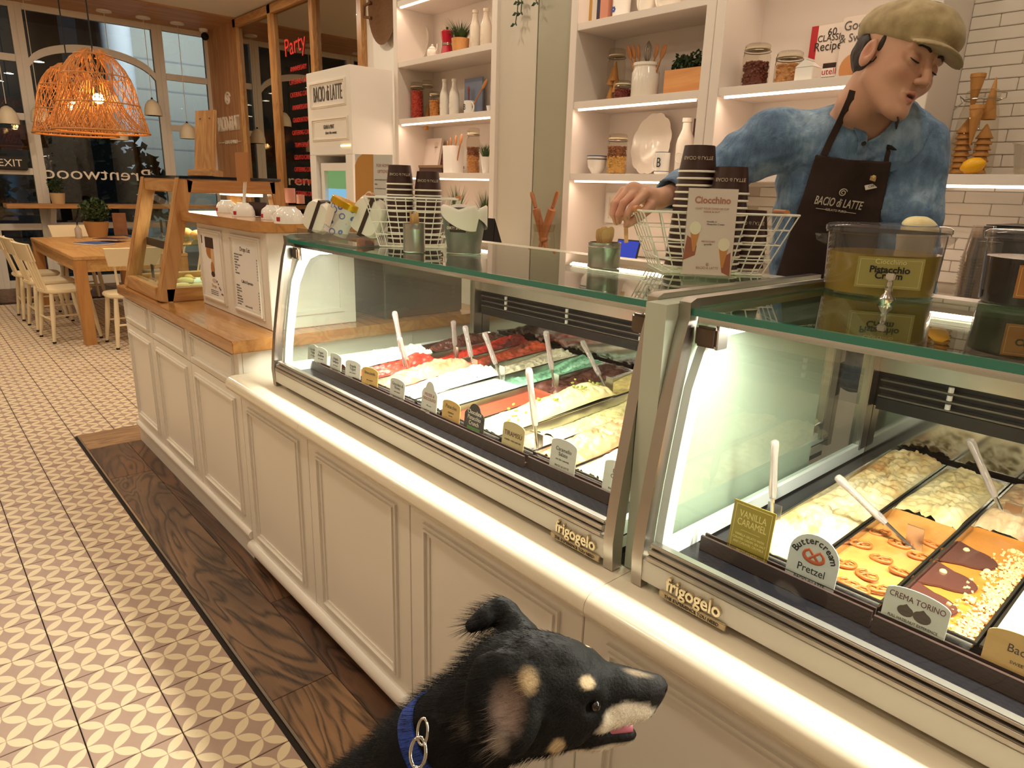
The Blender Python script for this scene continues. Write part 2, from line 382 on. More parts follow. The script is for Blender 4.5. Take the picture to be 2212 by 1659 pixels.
# ---- window wall (x = -10.65)
GLP = glass('window_glass', 'C9D2D6', 1.5, gain=1.5); FRW = paint('window_frame_white', 'DDD6CA', 0.5)
def win(name, y0, y1, z0, z1, bars, arch=None, pw=.07):
    w = struct(MB().box(-10.69, -10.61, y0, y0+pw, z0, z1).build(name, FRW))
    def part(nm, *b): return MB().box(*b).build(nm, FRW, w, bevel=.004)
    part('frame_jamb', -10.69, -10.61, y1-pw, y1, z0, z1); part('frame_head', -10.69, -10.61, y0+pw, y1-pw, z1-pw, z1); part('frame_sill', -10.70, -10.60, y0+pw, y1-pw, z0, z0+pw*1.6)
    zs = [z0+pw*1.6]
    for z in bars: part('transom', -10.68, -10.62, y0+pw, y1-pw, z-.04, z+.04); zs += [z-.04, z+.04]
    zs.append(z1-pw)
    if arch:
        zsp, zap = arch; m = MB(); yc = (y0+y1)/2; hw = (y1-y0)/2-pw; n = 24; P = []
        for k in range(n+1):
            s = -1+2*k/n; zc = zsp+(zap-zsp)*math.sqrt(max(0, 1-(s*.97)**2)) if True else 0
            P.append((yc+s*hw, zc))
        for k in range(n):
            (ya, za), (yb, zb) = P[k], P[k+1]
            m.prism([(ya, za-.045), (yb, zb-.045), (yb, zb+.045), (ya, za+.045)], 'x', -10.68, -10.62)
        m.build('arch_bar', FRW, w)
    for a, b in zip(zs[0::2], zs[1::2]):
        MB().box(-10.655, -10.645, y0+pw, y1-pw, a, b).build('pane', GLP, w)
    return w
win('window_1', 3.0, 3.66, 0, CEIL-.015, [.77, 2.07, 2.72], pw=.06)
win('window_2', 1.45, 3.0, 0, CEIL-.015, [.77], (2.62, 2.93))
win('window_3', 0.90, 1.45, 0, CEIL-.015, [.76, 1.43, 2.07, 2.73], pw=.06)
for k in range(4): win('window_%d' % (4+k), 0.90-1.02*(k+1), 0.90-1.02*k, 0, CEIL-.015, [.76, 2.07, 2.73], pw=.06)
# script lettering on the window (reads from the street)
wl = text_mesh('Brentwood', .22, LET, frame((-10.64, 2.12, 1.42), (0, -1, 0), (0, 0, 1)), .001, sx=1.25)
wl2 = thing('window_lettering', 'white script lettering on the big window, reversed from inside', 'lettering', (-10.64, 2.12, 1.42)); put('script_letters', wl, wl2)
wl.transform(Matrix.Identity(4))
# exit sign on the left window
ex = thing('exit_sign', 'black exit sign with white letters at the left window edge', 'sign', (-10.56, 1.2, 1.5))
MB().box(-10.60, -10.56, .98, 1.335, 1.44, 1.60).build('sign_board', M_('sign_black', '15120F', 0.5), ex, bevel=.01)
put('lettering', text_mesh('EXIT', .12, LET, frame((-10.557, 1.16, 1.52), (0, 1, 0), (0, 0, 1)), .002), ex)
# ---- street outside
struct(MB().box(-30, -10.8, -14, 16, -0.3, -0.1).build('ground_outside', M_('asphalt', '1C1C1E', 0.8, var=0.2)))
bl = thing('street_building', 'pale grey building wall across the street behind the big window', 'building', (-15.6, 5.2, 0))
MB().box(-16.2, -15.6, 3.15, 9.5, -.1, 7.0).build('facade', M_('street_render', '8F8F8A', 0.8, var=0.06, vs=1.0), bl)
for k in range(12): MB().box(-15.62, -15.595, 3.15, 9.5, .3+k*.55, .33+k*.55).build('facade_joint', M_('street_joint', '77777A', 0.8), bl)
area('facade_fill', (-12.6, 4.6, 4.6), 1.0, 420, (1.0, 0.95, 0.86), (0, math.radians(62), 0))  # unseen lamp added to brighten the facade across the street
pl = thing('street_column', 'pale round street column outside the arched window', 'column', (-15.2, 3.4, -.1)); MB().lathe([(.28, 0), (.28, 7), (0, 7)], 20, (-15.2, 3.55, -.1)).build('shaft', M_('column_plaster', 'A9AEB6', 0.8), pl, smooth=40)
def foliage(m, c, r, n, leaf, seed, squash=1.0):
    rnd = random.Random(seed)
    for _ in range(n):
        while True:
            p = Vector((rnd.uniform(-1, 1), rnd.uniform(-1, 1), rnd.uniform(-1, 1)))
            if p.length < 1: break
        p = Vector((c[0]+p.x*r, c[1]+p.y*r, c[2]+p.z*r*squash)); d = Vector((rnd.gauss(0, 1), rnd.gauss(0, 1), rnd.gauss(.3, 1))).normalized(); s = d.orthogonal().normalized()*leaf*.32; L = leaf*rnd.uniform(.7, 1.3)
        nn = d.cross(s).normalized()*leaf*.06
        m.add([p, p+d*L*.5+s+nn, p+d*L, p+d*L*.5-s+nn], [(0, 1, 2, 3)])
    return m
LEAFD = M_('night_leaf', '2E3A22', 0.6, var=0.4, vs=8)
for k, (y, z, r, lab) in enumerate([(2.45, 1.35, .85, 'dark leafy street tree right of the blue lights outside'), (.35, 1.3, .75, 'dark leafy street tree left of the blue lights outside')]):
    t = thing('street_tree', lab, 'tree', (-12.9, y, -.1)); m = MB()
    for q in range(5): foliage(m, (-12.9+.3*math.sin(q), y+.45*math.cos(q*2.1), z+.25*math.sin(q*1.7)), r*.75, 260, .2, k*9+q)
    m.build('crown', LEAFD, t); MB().tube([(-12.9, y, -.1), (-12.9, y, z)], [.07, .05], 8).build('trunk', M_('bark', '3A2C20', .8), t)
nb = thing('blue_light_column', 'column of small blue lights across the street', 'light', (-14.5, 1.93, .2))
for k in range(9): MB().box(-14.5, -14.45, 2.05-.012*k, 2.20-.012*k, 1.50-k*.13, 1.56-k*.13).build('light_bar', emit('blue_neon', '47C4FF', 5), nb)
ds = thing('dark_storefront', 'dark storefront across the street at the far left', 'building', (-17, -2, 0)); MB().box(-17.4, -17, -9, 3.0, -.1, 8).build('facade', M_('dark_facade', '2A2622', .8, var=.3, vs=.8), ds)
for k in range(5): MB().box(-17.01, -16.95, -3.2+k*1.15, -2.5+k*1.15, .2, 2.2).build('shop_window', M_('dark_shop_glass', '20242A', .1), ds)
# =================================================================== COUNTER CABINETS
CABW = M_('cabinet_lacquer', 'EBE3D7', 0.33, var=0.02, vs=2.5, bump=0.015, bs=30); DARK = M_('part_and_gap_shade_black', '0C0B0A', 0.8)  # black of knobs, cords and grilles; also shade painted into recessed gaps
def molding(x0, x1, z0, z1, y, parent, name='molding', w=.020):
    m = MB()
    for (d, ya, yb, ww) in ((0.0, y-.007, y, w*.45), (w*.45, y-.012, y, w*.3), (w*.75, y-.004, y, w*.6)):
        a0, a1, b0, b1 = x0+d, x1-d, z0+d, z1-d
        m.box(a0, a0+ww, ya, yb, b0, b1).box(a1-ww, a1, ya, yb, b0, b1).box(a0+ww, a1-ww, ya, yb, b0, b0+ww).box(a0+ww, a1-ww, ya, yb, b1-ww, b1)
    return m.build(name, CABW, parent)
def cabinet(x0, x1, kind, label):
    t = thing('counter_cabinet', label, 'cabinet', ((x0+x1)/2, 1.1, 0), 'white panelled counter cabinets'); gp = .0012
    if kind == 'drawer':
        MB().box(x0, x1, .846, 1.56, .0, .82).build('carcass', CABW, t)
        d = MB().box(x0+gp, x1-gp, .830, .846, .105, .664).build('door', CABW, t, bevel=.0015); molding(x0+.055, x1-.055, .165, .635, .83, d)
        d = MB().box(x0+gp, x1-gp, .830, .846, .667, .819).build('drawer_front', CABW, t, bevel=.0015); molding(x0+.04, x1-.04, .69, .80, .83, d, w=.016)
        MB().box(x0, x1, .829, .846, .0, .088).build('plinth', CABW, t)
        MB().prism([(.846, .088), (.820, .088), (.815, .096), (.815, .106), (.820, .114), (.828, .118), (.846, .118)], 'x', x0, x1).build('base_bead', CABW, t, smooth=50)
    else:
        MB().box(x0, x1, .846, 1.70, .05, .6815).build('carcass', CABW, t)
        d = MB().box(x0+gp, x1-gp, .830, .846, .052, .6815).build('door', CABW, t, bevel=.0015); molding(x0+.06, x1-.06, .115, .63, .83, d)
        MB().prism([(.846, .04), (.812, .04), (.806, .05), (.806, .066), (.812, .078), (.826, .084), (.846, .084)], 'x', x0, x1).build('base_bead', CABW, t, smooth=50)
        MB().box(x0, x1, .838, .842, .002, .026).build('kick_strip', STEEL, t)
        MB().box(x0, x1, .862, .88, .002, .05).build('kick_grille', DARK, t)
    return t
cabinet(-4.0, -3.50, 'drawer', 'white cabinet with drawer at the far left end of the counter')
cabinet(-3.50, -2.94, 'drawer', 'white cabinet with drawer in the middle under the oak worktop')
cabinet(-2.94, -2.385, 'drawer', 'white cabinet with drawer beside the step down to the stone ledge')
for k, (a, b, lab) in enumerate([(-2.385, -1.85, 'white panelled cabinet at the left start of the stone ledge'), (-1.85, -1.288, 'white panelled cabinet second from the left under the stone ledge'), (-1.288, -.711, 'white panelled cabinet directly behind the dog ears'), (-.711, -.14, 'white panelled cabinet behind the dog muzzle'), (-.14, .43, 'white panelled cabinet at the lower right corner under the ledge')]):
    cabinet(a, b, 'stone', lab)
eb = thing('end_bracket', 'small white rounded bracket on the far end of the counter', 'bracket', (-4.02, .87, .66)); MB().lathe([(0, -.03), (.022, -.024), (.03, 0), (.022, .024), (0, .03)], 14, (-4.02, .87, .66)).build('knob', CABW, eb, smooth=60)
# oak worktop
wt = thing('oak_worktop', 'thick oak worktop slab over the drawer cabinets', 'worktop', (-3.2, 1.2, .82))
OAKT = wood('worktop_oak', 'A56C38', 'C58F52', 'x', 0.22, rings=7, coat=.5)
MB().box(-3.97, -2.345, .80, 1.98, .8205, .865).build('slab', OAKT, wt, bevel=.003)
bc = thing('side_cabinet', 'pale cabinet below the oak worktop behind the case end glass', 'cabinet', (-2.9, 1.77, 0)); MB().box(-3.4, -2.40, 1.57, 1.97, 0, .82).build('carcass', CABW, bc)
# stone ledge slabs
STONE = M_('cream_stone', 'EFE3CC', 0.16, var=0.04, vs=14, coat=.3)
def ledge(x0, x1, label):
    pts = [(.905, .682), (.80, .682), (.79, .684)]
    for k in range(9):
        a = -PI/2-PI*.03+(-PI)*k/8; pts.append((.806+.027*math.cos(a) if True else 0, .709+.027*math.sin(a)))
    pts += [(.83, .737), (.905, .737)]
    t = tag(MB().prism(pts[:1]+[(.806, .682)]+[(.806+.0275*math.cos(a), .7095+.0275*math.sin(a)) for a in [-PI/2-PI*k/10 for k in range(1, 11)]]+[(.905, .737)], 'x', x0+.0006, x1-.0006).build('stone_ledge', STONE, smooth=40), label, 'ledge', 'cream stone ledge slabs'); return t
ledge(-2.385, -1.80, 'short cream stone ledge slab beside the oak worktop'); ledge(-1.80, -.67, 'long cream stone ledge slab in front of the left gelato case'); ledge(-.67, .55, 'cream stone ledge slab in front of the right gelato case')
# menu box on the worktop
mb = thing('menu_stand', 'white panelled menu box with an oak top on the worktop', 'menu stand', (-2.8, 1.15, .865))
MB().box(-3.20, -2.44, .985, 1.33, .866, 1.222).build('body', CABW, mb, bevel=.002)
MB().prism([(-3.32, .945), (-2.47, .945), (-2.405, 1.01), (-2.405, 1.40), (-3.32, 1.40)], 'z', 1.223, 1.262).build('top', OAKT, mb, bevel=.003)
def mframe(x0, x1, z0, z1):
    molding(x0, x1, z0, z1, .985, mb, 'frame', w=.018); MB().box(x0+.02, x1-.02, .982, .985, z0+.02, z1-.02).build('menu_sheet', M_('menu_paper', 'F2EEE8', 0.25), mb)
mframe(-3.17, -2.89, .895, 1.198); mframe(-2.80, -2.50, .895, 1.198)
INK = M_('menu_ink', '5A524C', 0.6); INKD = M_('print_dark_brown', '3A211A', 0.6)
its = []
def mtxt(s, x, z, size, al='LEFT', mat=INK, sx=1.0): put('lettering', text_mesh(s, size, mat, frame((x, .9815, z), (1, 0, 0), (0, 0, 1)), .0002, al, sx=sx), mb)
mtxt('Drops List', -2.65, 1.145, .024, 'CENTER', INKD); mtxt('Caffe & Espresso', -2.65, 1.02, .017, 'CENTER', INKD)
for k, s in enumerate(['AFFOGATO CLASSICO', 'ICED LATTE', 'MILKSHAKE', 'FRAPPE', 'CIOCCOLATA', 'MOCHA', 'TEA', 'LEMONADE']):
    mtxt(s, -2.765, 1.122-k*.0105, .0085); mtxt('%d.%02d' % (4+k % 4, 25*(k % 4)), -2.545, 1.115-k*.0105, .0085)
for k, s in enumerate(['ESPRESSO', 'MACCHIATO', 'CAPPUCCINO', 'LATTE', 'AMERICANO', 'MAROCCHINO', 'CAFFE MOCHA', 'HOT MILK']):
    mtxt(s, -2.765, 1.0-k*.0105, .0085); mtxt('%d.%02d' % (3+k % 3, 25*(k % 4)), -2.545, .993-k*.0105, .0085)
mtxt('BACIO di LATTE', -2.65, .925, .010, 'CENTER')
mtxt('Drops', -3.03, .962, .022, 'CENTER', M_('print_gold', 'B9935A', 0.5))
for k in range(3): mtxt('gelato with espresso and cream', -3.03, .942-k*.008, .0068, 'CENTER')
# printed picture of a layered coffee glass
pic = [((-3.10, -3.0, 1.12, 1.165), INKD), ((-3.145, -3.135, 1.135, 1.168), INKD)]
for (a, b, c, d), m_ in pic: MB().box(a, b, .9812, .9818, c, d).build('print', m_, mb)
def ellp(m, cx, cz, rx, rz, n=18, y=.9815): m.add([(cx+rx*math.cos(2*PI*k/n), y, cz+rz*math.sin(2*PI*k/n)) for k in range(n)], [tuple(range(n))]); return m
ellp(MB(), -3.05, 1.105, .045, .030).build('print', M_('print_caramel', 'B5763C', 0.5), mb); ellp(MB(), -3.02, 1.085, .018, .05, y=.9813).build('print', M_('print_cream', 'D9B48A', 0.5), mb)
ellp(MB(), -3.03, 1.035, .022, .03, y=.9812).build('print', MATS['print_caramel'], mb); ellp(MB(), -3.03, 1.012, .022, .012, y=.981).build('print', INKD, mb); ellp(MB(), -3.02, .985, .03, .010, y=.9813).build('print', M_('print_mauve', 'C9B5B0', .5), mb)
for k in range(7): ellp(MB(), -2.99+.012*k, .985-.011*k+.008*math.sin(k*3), .006, .004, 8, y=.9808).build('print', INKD, mb)
# side panel molding (faces the gelato case)
m = MB(); x = -2.44
for (a0, a1, b0, b1) in ((1.05, 1.065, .93, 1.17), (1.26, 1.275, .93, 1.17), (1.05, 1.275, .915, .93), (1.05, 1.275, 1.17, 1.185)): m.box(x, x+.008, a0, a1, b0, b1)
m.build('side_molding', CABW, mb)
# =================================================================== PASTRY CASE
pc = thing('pastry_case', 'slanted oak and glass pastry case on the worktop', 'display case', (-3.6, 1.15, .865))
px0, px1 = -3.90, -3.28; zb, zt = .866, 1.40
def pbar(p, q, w, d, mat=OAKZ, nm='frame_bar'):
    p = Vector(p); q = Vector(q); ax = (q-p); L = ax.length; F = frame(p, (1, 0, 0), ax); return MB().box(-w/2, w/2, 0, L, -d/2, d/2, F).build(nm, mat, pc, bevel=.003)
for x in (px0+.03, px1-.03): pbar((x, .85, zb), (x, .985, zt), .06, .06); pbar((x, 1.47, zb), (x, 1.385, zt), .06, .06)
for z, y0, y1 in ((zb+.03, .855, 1.465), (zt-.03, .985, 1.385)):
    for x in (px0+.03, px1-.03): MB().box(x-.03, x+.03, y0, y1, z-.03, z+.03).build('side_rail', OAKY, pc, bevel=.003)
    for y in (y0, y1): MB().box(px0+.06, px1-.06, y-.03, y+.03, z-.03, z+.03).build('cross_rail', OAK, pc, bevel=.003)
CLEAR = glass('clear_glass', 'F4FAF7', 1.5); SMOKE = M_('black_glass_top', '0E0F10', 0.06)
MB().box(px0-.005, px1+.005, .955, 1.41, zt+.0005, zt+.012).build('top_plate', SMOKE, pc)
MB().add([(px0+.06, .853, zb+.06), (px1-.06, .853, zb+.06), (px1-.06, .965, zt-.06), (px0+.06, .965, zt-.06)], [(0, 1, 2, 3)]).build('front_pane', CLEAR, pc)
for x in (px0+.012, px1-.012): MB().add([(x, .88, zb+.06), (x, 1.44, zb+.06), (x, 1.36, zt-.06), (x, 1.0, zt-.06)], [(0, 1, 2, 3)]).build('side_pane', CLEAR, pc)
MB().box(px0+.05, px1-.05, .88, 1.44, zb+.008, zb+.03).build('floor_panel', OAK, pc)
sh = MB().box(px0+.055, px1-.055, .955, 1.38, 1.105, 1.113).build('glass_shelf', glass('green_edge_glass', 'CFE6DC', 1.5), pc)
MB().box(px0+.055, px1-.055, .935, .955, 1.075, 1.113).build('shelf_front', M_('dark_shelf_edge', '4A3B30', .4), pc)
MB().box(px0+.10, px1-.10, 1.30, 1.36, zt-.075, zt-.062).build('light_bar', emit('warm_strip', 'FFEBC4', 9), pc)
area('pastry_case_lamp', (-3.59, 1.2, zt-.08), .45, 5.0, (1, .83, .58), sy=.25)
# pastries
PAS = M_('pastry_crust', 'D8A15A', 0.6, var=.3, vs=25, bump=.2); PALE = M_('pale_cookie', 'E8CB92', 0.7, var=.15, vs=30, bump=.2); PLATE = M_('white_porcelain', 'F1EEE8', 0.12)
def pastry(x, y, z, kind, label, s=1.0):
    t = thing('pastry', label, 'pastry', (x, y, z), 'pastries in the oak case'); m = MB()
    def fn(u, v):
        a = (u-.5)*2.3; r = .022*s*math.sin(PI*max(.03, min(.97, u)))*(1+.12*math.sin(u*26)); b = v*2*PI; c = .045*s
        return (x+c*math.sin(a)+r*.8*math.cos(b)*math.sin(a), y-c*math.cos(a)+c*.6+r*math.cos(b)*-math.cos(a), z+.018*s+r*.8*math.sin(b))
    if kind == 'roll': m.grid(lambda v, u: fn(u, v), 12, 19, closeu=True)
    else: m.lathe([(0, 0), (.036*s, 0), (.042*s, .006), (.040*s, .014), (.026*s, .022), (0, .024)], 18, (x, y, z))
    m.build('crust', PAS if kind == 'roll' else PALE, t, smooth=60)
def plate(x, y, z, r, label):
    return tag(MB().lathe([(0, 0), (r*.6, 0), (r*.65, .003), (r, .012), (r, .015), (r*.62, .006), (0, .005)], 28, (x, y, z)).build('pastry_plate', PLATE, smooth=50), label, 'plate', 'plates in the oak case')
zf = zb+.0305
plate(-3.42, 1.0, zf, .095, 'white plate nearest the front post in the pastry case'); plate(-3.63, 1.10, zf, .10, 'white plate in the middle of the pastry case floor'); plate(-3.42, 1.23, zf, .09, 'white plate at the rear of the pastry case floor')
for k, (x, y, kd, lab) in enumerate([(-3.44, .97, 'c', 'pale cookie at the front of the pastry case plate'), (-3.40, 1.03, 'c', 'pale cookie beside the oak post on the front plate'), (-3.66, 1.08, 'roll', 'golden croissant on the middle plate'), (-3.60, 1.14, 'roll', 'second golden croissant on the middle plate'), (-3.63, 1.04, 'c', 'round pale cookie before the croissants'), (-3.43, 1.21, 'roll', 'golden croissant on the rear plate'), (-3.39, 1.26, 'c', 'round cookie on the rear plate')]):
    pastry(x, y, zf+.007, kd, lab, .95)
for k, (x, lab) in enumerate([(-3.75, 'long golden pastry at the left on the glass shelf'), (-3.58, 'long golden pastry in the middle of the glass shelf'), (-3.42, 'long golden pastry at the right on the glass shelf')]): pastry(x, 1.12, 1.1135, 'roll', lab, 1.3)
for k, (x, y, z, lab) in enumerate([(-3.80, 1.0, 1.1135, 'price holder at the left on the glass shelf'), (-3.70, 1.0, 1.1135, 'second price holder on the glass shelf'), (-3.58, 1.0, 1.1135, 'price holder nearest the oak post on the glass shelf'), (-3.78, .93, zf, 'price holder at the left on the case floor'), (-3.62, .93, zf, 'price holder at the right on the case floor')]):
    t = thing('price_holder', lab, 'price holder', (x, y, z), 'price holders in the pastry case')
    MB().box(x-.022, x+.022, y, y+.003, z+.02, z+.085, Matrix.Identity(4)).build('card', M_('chalk_card', '4B4640', .6), t); MB().lathe([(.014, 0), (.014, .004), (.003, .006), (.003, .022), (0, .022)], 12, (x, y, z)).build('foot', STEEL, t)
# wooden clipboard on top of the case, and small items
cb = thing('clipboard_stand', 'oak clipboard standing in a wooden foot on the pastry case', 'clipboard', (-3.72, 1.2, zt+.012))
p = AY(391, 372, 1.2); zz = zt+.0125
F = frame((-3.75, 1.22, zz+.02), (1, .25, 0), (0, .12, 1)); MB().box(-.085, .085, 0, .30, -.006, .006, F).build('board', OAKZ, cb, bevel=.002); MB().box(-.11, .11, -.02, .012, -.03, .03, F).build('foot', OAK, cb, bevel=.002)
for s in (-.04, .04): MB().lathe([(0, 0), (.005, 0), (.005, .003), (0, .004)], 10, M=F @ Matrix.Translation((s, .262, .006))).build('rivet', STEEL, cb)
cd = thing('card_sign', 'small brown card on a clear stem above the pastry case', 'card', (-3.38, 1.2, zz)); q = AY(522, 361, 1.05)
MB().box(q[0]-.062, q[0]+.062, 1.05, 1.056, q[2]-.055, q[2]+.055).build('card', M_('brown_card', 'A9713F', .5), cd); 
q2 = AY(517, 430, 1.05); MB().tube([(q[0], 1.06, q[2]-.05), (q2[0], 1.06, 1.263)], .007, 8).build('stem', M_('clear_stem', 'E9E2D6', .2), cd); MB().lathe([(.03, 0), (.03, .004), (0, .006)], 14, (q2[0], 1.06, 1.2625)).build('foot', MATS['clear_stem'], cd)
# =================================================================== GELATO DISPLAY CASES
ALU = M_('brushed_aluminium', 'B9B4AC', 0.30, 1.0, var=0.06, vs=30); CHROME = M_('polished_chrome', 'D5D3CE', 0.08, 1.0); STW = M_('case_white_steel', 'DAD5C6', 0.35, var=.03, vs=8)
INW = M_('case_inner_white', 'DDE3DE', 0.25); SAGE = M_('pale_sage_panel', 'C3CBB9', 0.3); BLK = M_('black_tray', '17161A', 0.22, var=.3, vs=60); RAIL = M_('brown_rail', '3B2A26', 0.4)
VENT = M_('vent_black', '131316', 0.35); BACKM = M_('polished_back_panel', 'A6A298', 0.09, 1.0)
GTOP = glass('case_top_glass', 'D6E6DC', 1.52, gain=1.3); GFR = glass('case_front_glass', 'F3F8F5', 1.45); GEND = glass('case_end_glass', 'E6EFEA', 1.5, gain=1.25, haze=.035, hazecol='E8F0EA')
GEDGE = M_('green_glass_edge', '2F7D6A', 0.08, coat=.5); TUBE = emit('case_lamp_tube', 'FFF6E2', 7)
FRONT = [(.874, .795), (.879, .85), (.888, .92), (.901, 1.0), (.917, 1.09), (.932, 1.165), (.945, 1.2095)]
def fy(z):
    for (a, b), (c, d) in zip(FRONT[:-1], FRONT[1:]):
        if b <= z <= d: return a+(c-a)*(z-b)/(d-b)
    return FRONT[0][0] if z < FRONT[0][1] else FRONT[-1][0]
def gcase(x0, x1, label, lx):
    t = thing('gelato_display_case', label, 'display case', ((x0+x1)/2, 1.3, .74), 'glass gelato cases')
    MB().box(x0+.02, x1-.02, .872, .90, .753, .795).build('front_band', STW, t, bevel=.002)
    MB().box(x0+.03, x1-.03, .905, 1.76, .739, .752).build('dark_base', DARK, t); MB().box(x0+.03, x1-.03, .90, 1.76, .752, .775).build('insulated_base', STW, t)  # black slab gives the gap under the case its shade by colour
    m = MB()
    for (ya, yb, za, zb) in ((.868, .884, .797, .806), (.872, .89, .807, .817), (.877, .893, .819, .826)): MB().box(x0+.03, x1-.03, ya, yb, za, zb).build('sill_rail', ALU, t, bevel=.0015)
    # curved front pane
    MB().grid(lambda u, v: (x0+.03+(x1-x0-.06)*u, fy(.827+(1.205-.827)*v), .827+(1.205-.827)*v), 2, 22).build('front_pane', GFR, t, smooth=180)
    # top plate with green edge
    MB().box(x0+.012, x1-.012, .952, 1.475, 1.211, 1.222).build('top_pane', GTOP, t)
    MB().box(x0+.012, x1-.012, .943, .952, 1.211, 1.2225).build('top_edge', GEDGE, t)
    MB().box(x0+.03, x1-.03, .950, .972, 1.200, 1.2095).build('lamp_housing', CHROME, t); MB().box(x0+.05, x1-.05, .976, .996, 1.198, 1.204).build('lamp_tube', TUBE, t)
    MB().box(x0+.012, x1-.012, 1.476, 1.53, 1.208, 1.2225).build('rear_trim', M_('rear_trim_white', 'D8D1C0', .25), t)
    MB().add([(x0+.012, 1.50, 1.207), (x1-.012, 1.50, 1.207), (x1-.012, 1.755, 1.075), (x0+.012, 1.755, 1.075), (x0+.012, 1.53, 1.207), (x1-.012, 1.53, 1.207), (x1-.012, 1.765, 1.075), (x0+.012, 1.765, 1.075)], [(0, 1, 2, 3), (5, 4, 7, 6), (0, 4, 5, 1), (3, 2, 6, 7), (0, 3, 7, 4), (1, 5, 6, 2)]).build('rear_roof', ALU, t)
    # back panel, vents
    MB().box(x0+.012, x1-.012, 1.742, 1.765, .775, .912).build('back_panel', BACKM, t); MB().box(x0+.012, x1-.012, 1.735, 1.765, 1.0, 1.075).build('upper_panel', ALU, t)
    MB().box(x0+.012, x1-.012, 1.755, 1.765, .912, 1.0).build('vent_back', VENT, t); MB().box(x0+.05, x1-.05, 1.728, 1.75, .908, .938).build('vent_lip', VENT, t)
    for z in (.942, .962, .982): MB().box(x0+.05, x1-.05, 1.728, 1.752, z-.002, z+.002).build('vent_slat', M_('vent_slat_grey', '6E6A63', .35, .6), t)
    for k in range(int((x1-x0)/.33)): 
        xx = x0+.2+k*.33
        for z in (.951, .972, .991): MB().lathe([(0, -.006), (.006, -.006), (.006, .006), (0, .006)], 10, (xx, 1.73, z)).build('vent_clip', PLATE, t)
    for xx in (x0+.012, x1-.04): MB().box(xx, xx+.028, 1.70, 1.742, .80, 1.06).build('rear_post', ALU, t, bevel=.002)
    # interior floor and front tray
    MB().box(x0+.03, x1-.03, .895, 1.012, .776, .786).build('front_tray', BLK, t); MB().box(x0+.03, x1-.03, 1.025, 1.742, .776, .781).build('pan_well', BLK, t)
    # ends
    for xe, sgn in ((x0, 1), (x1, -1)):
        xa, xb = (xe, xe+.022) if sgn > 0 else (xe-.022, xe)
        prof = [(.872, .739)]+[(y-.006, z) for (y, z) in FRONT]+[(.937, 1.232), (.952, 1.238), (1.53, 1.236), (1.53, 1.224), (.965, 1.224), (.962, 1.2095)]+[(y+.022, z) for (y, z) in FRONT[::-1]][1:]+[(.896, .739)]
        MB().prism(prof, 'x', xa, xb).build('end_profile', ALU, t, smooth=35)
        xi = xe+sgn*.030
        # white inner frame with window
        inner = [(y+.024, z) for (y, z) in FRONT if z < 1.1]+[(.965, 1.15), (.985, 1.185), (1.02, 1.20), (1.47, 1.20), (1.72, 1.07), (1.74, 1.05), (1.74, .786), (.90, .786)]
        def ins(p): 
            cy, cz = 1.32, .99; return (cy+(p[0]-cy)*.93, cz+(p[1]-cz)*.86)
        ring = MB(); n = len(inner); P = []
        for xx in (xi-.008, xi+.008):
            P += [(xx, y, z) for (y, z) in inner]+[(xx,)+ins(p) for p in inner]
        F = []
        for k in range(n):
            k2 = (k+1) % n
            F += [(k, k2, n+k2, n+k), (2*n+k, 3*n+k, 3*n+k2, 2*n+k2), (k, 2*n+k, 2*n+k2, k2), (n+k, n+k2, 3*n+k2, 3*n+k)]
        ring.add(P, F).build('end_frame', INW, t, smooth=30)
        MB().add([(xi,)+ins(p) for p in inner], [tuple(range(n))]).build('end_pane', GEND, t)
        yb_ = .985; MB().cbox((xe+sgn*.045, .957, 1.178), (.040, .012, .034)).build('pane_clamp', M_('satin_bronze', '6B5748', .3, .8), t, bevel=.004); MB().cbox((xe+sgn*.055, .985, 1.178), (.006, .03, .045)).build('hinge_plate', ALU, t, bevel=.001)
    # badge
    bd = MB().box(lx-.004, lx+.122, .866, .8715, .7455, .757).build('badge_plate', M_('badge_brass', 'CDBE9E', .25, .7), t, bevel=.0012)
    put('badge_lettering', text_mesh('THE EXPERIENCE YOU NEED', .0082, M_('badge_ink', '4B3D30', .5), frame((lx+.059, .8655, .7512), (1, 0, 0), (0, 0, 1)), .0004, sx=.98), bd)
    put('badge_script', text_mesh('frigogelo', .034, MATS['badge_brass'], frame((lx+.060, .8685, .7745), (1, 0, 0), (.12, 0, 1)), .0032, sx=.86, off=.0008), t)
    return t
gcase(-2.185, -.688, 'left gelato display case full of colourful pans', -.838); gcase(-.645, .95, 'right gelato display case with caramel and pretzel pans', -.577)
sp = tag(MB().box(-.687, -.646, .905, 1.52, .739, 1.228).build('divider_panel', SAGE), 'pale sage panel filling the gap between the two gelato cases', 'panel')
area('left_case_lamp', (-1.437, 1.06, 1.192), 1.38, 24.0, (1.0, .93, .80), (math.radians(-14), 0, 0), sy=.05); area('right_case_lamp', (.15, 1.06, 1.192), 1.45, 24.0, (1.0, .93, .80), (math.radians(-14), 0, 0), sy=.05)
for (a, b, y, lab) in [(-2.14, -1.46, .995, 'brown tag rail at the far left inside the left case'), (-1.455, -1.06, .992, 'brown tag rail in the middle of the left case'), (-1.055, -.73, 1.0, 'brown tag rail at the right end of the left case'), (-.59, -.295, .995, 'brown tag rail at the left end of the right case'), (-.290, .9, .988, 'brown tag rail at the right side of the right case')]:
    t = thing('tag_rail', lab, 'rail', ((a+b)/2, y, .786), 'brown flavour tag rails'); MB().prism([(y-.004, .7865), (y-.002, .8125), (y+.003, .8125), (y+.003, .795), (y+.012, .795), (y+.012, .8125), (y+.016, .8125), (y+.016, .7865)], 'x', a, b).build('channel', RAIL, t)
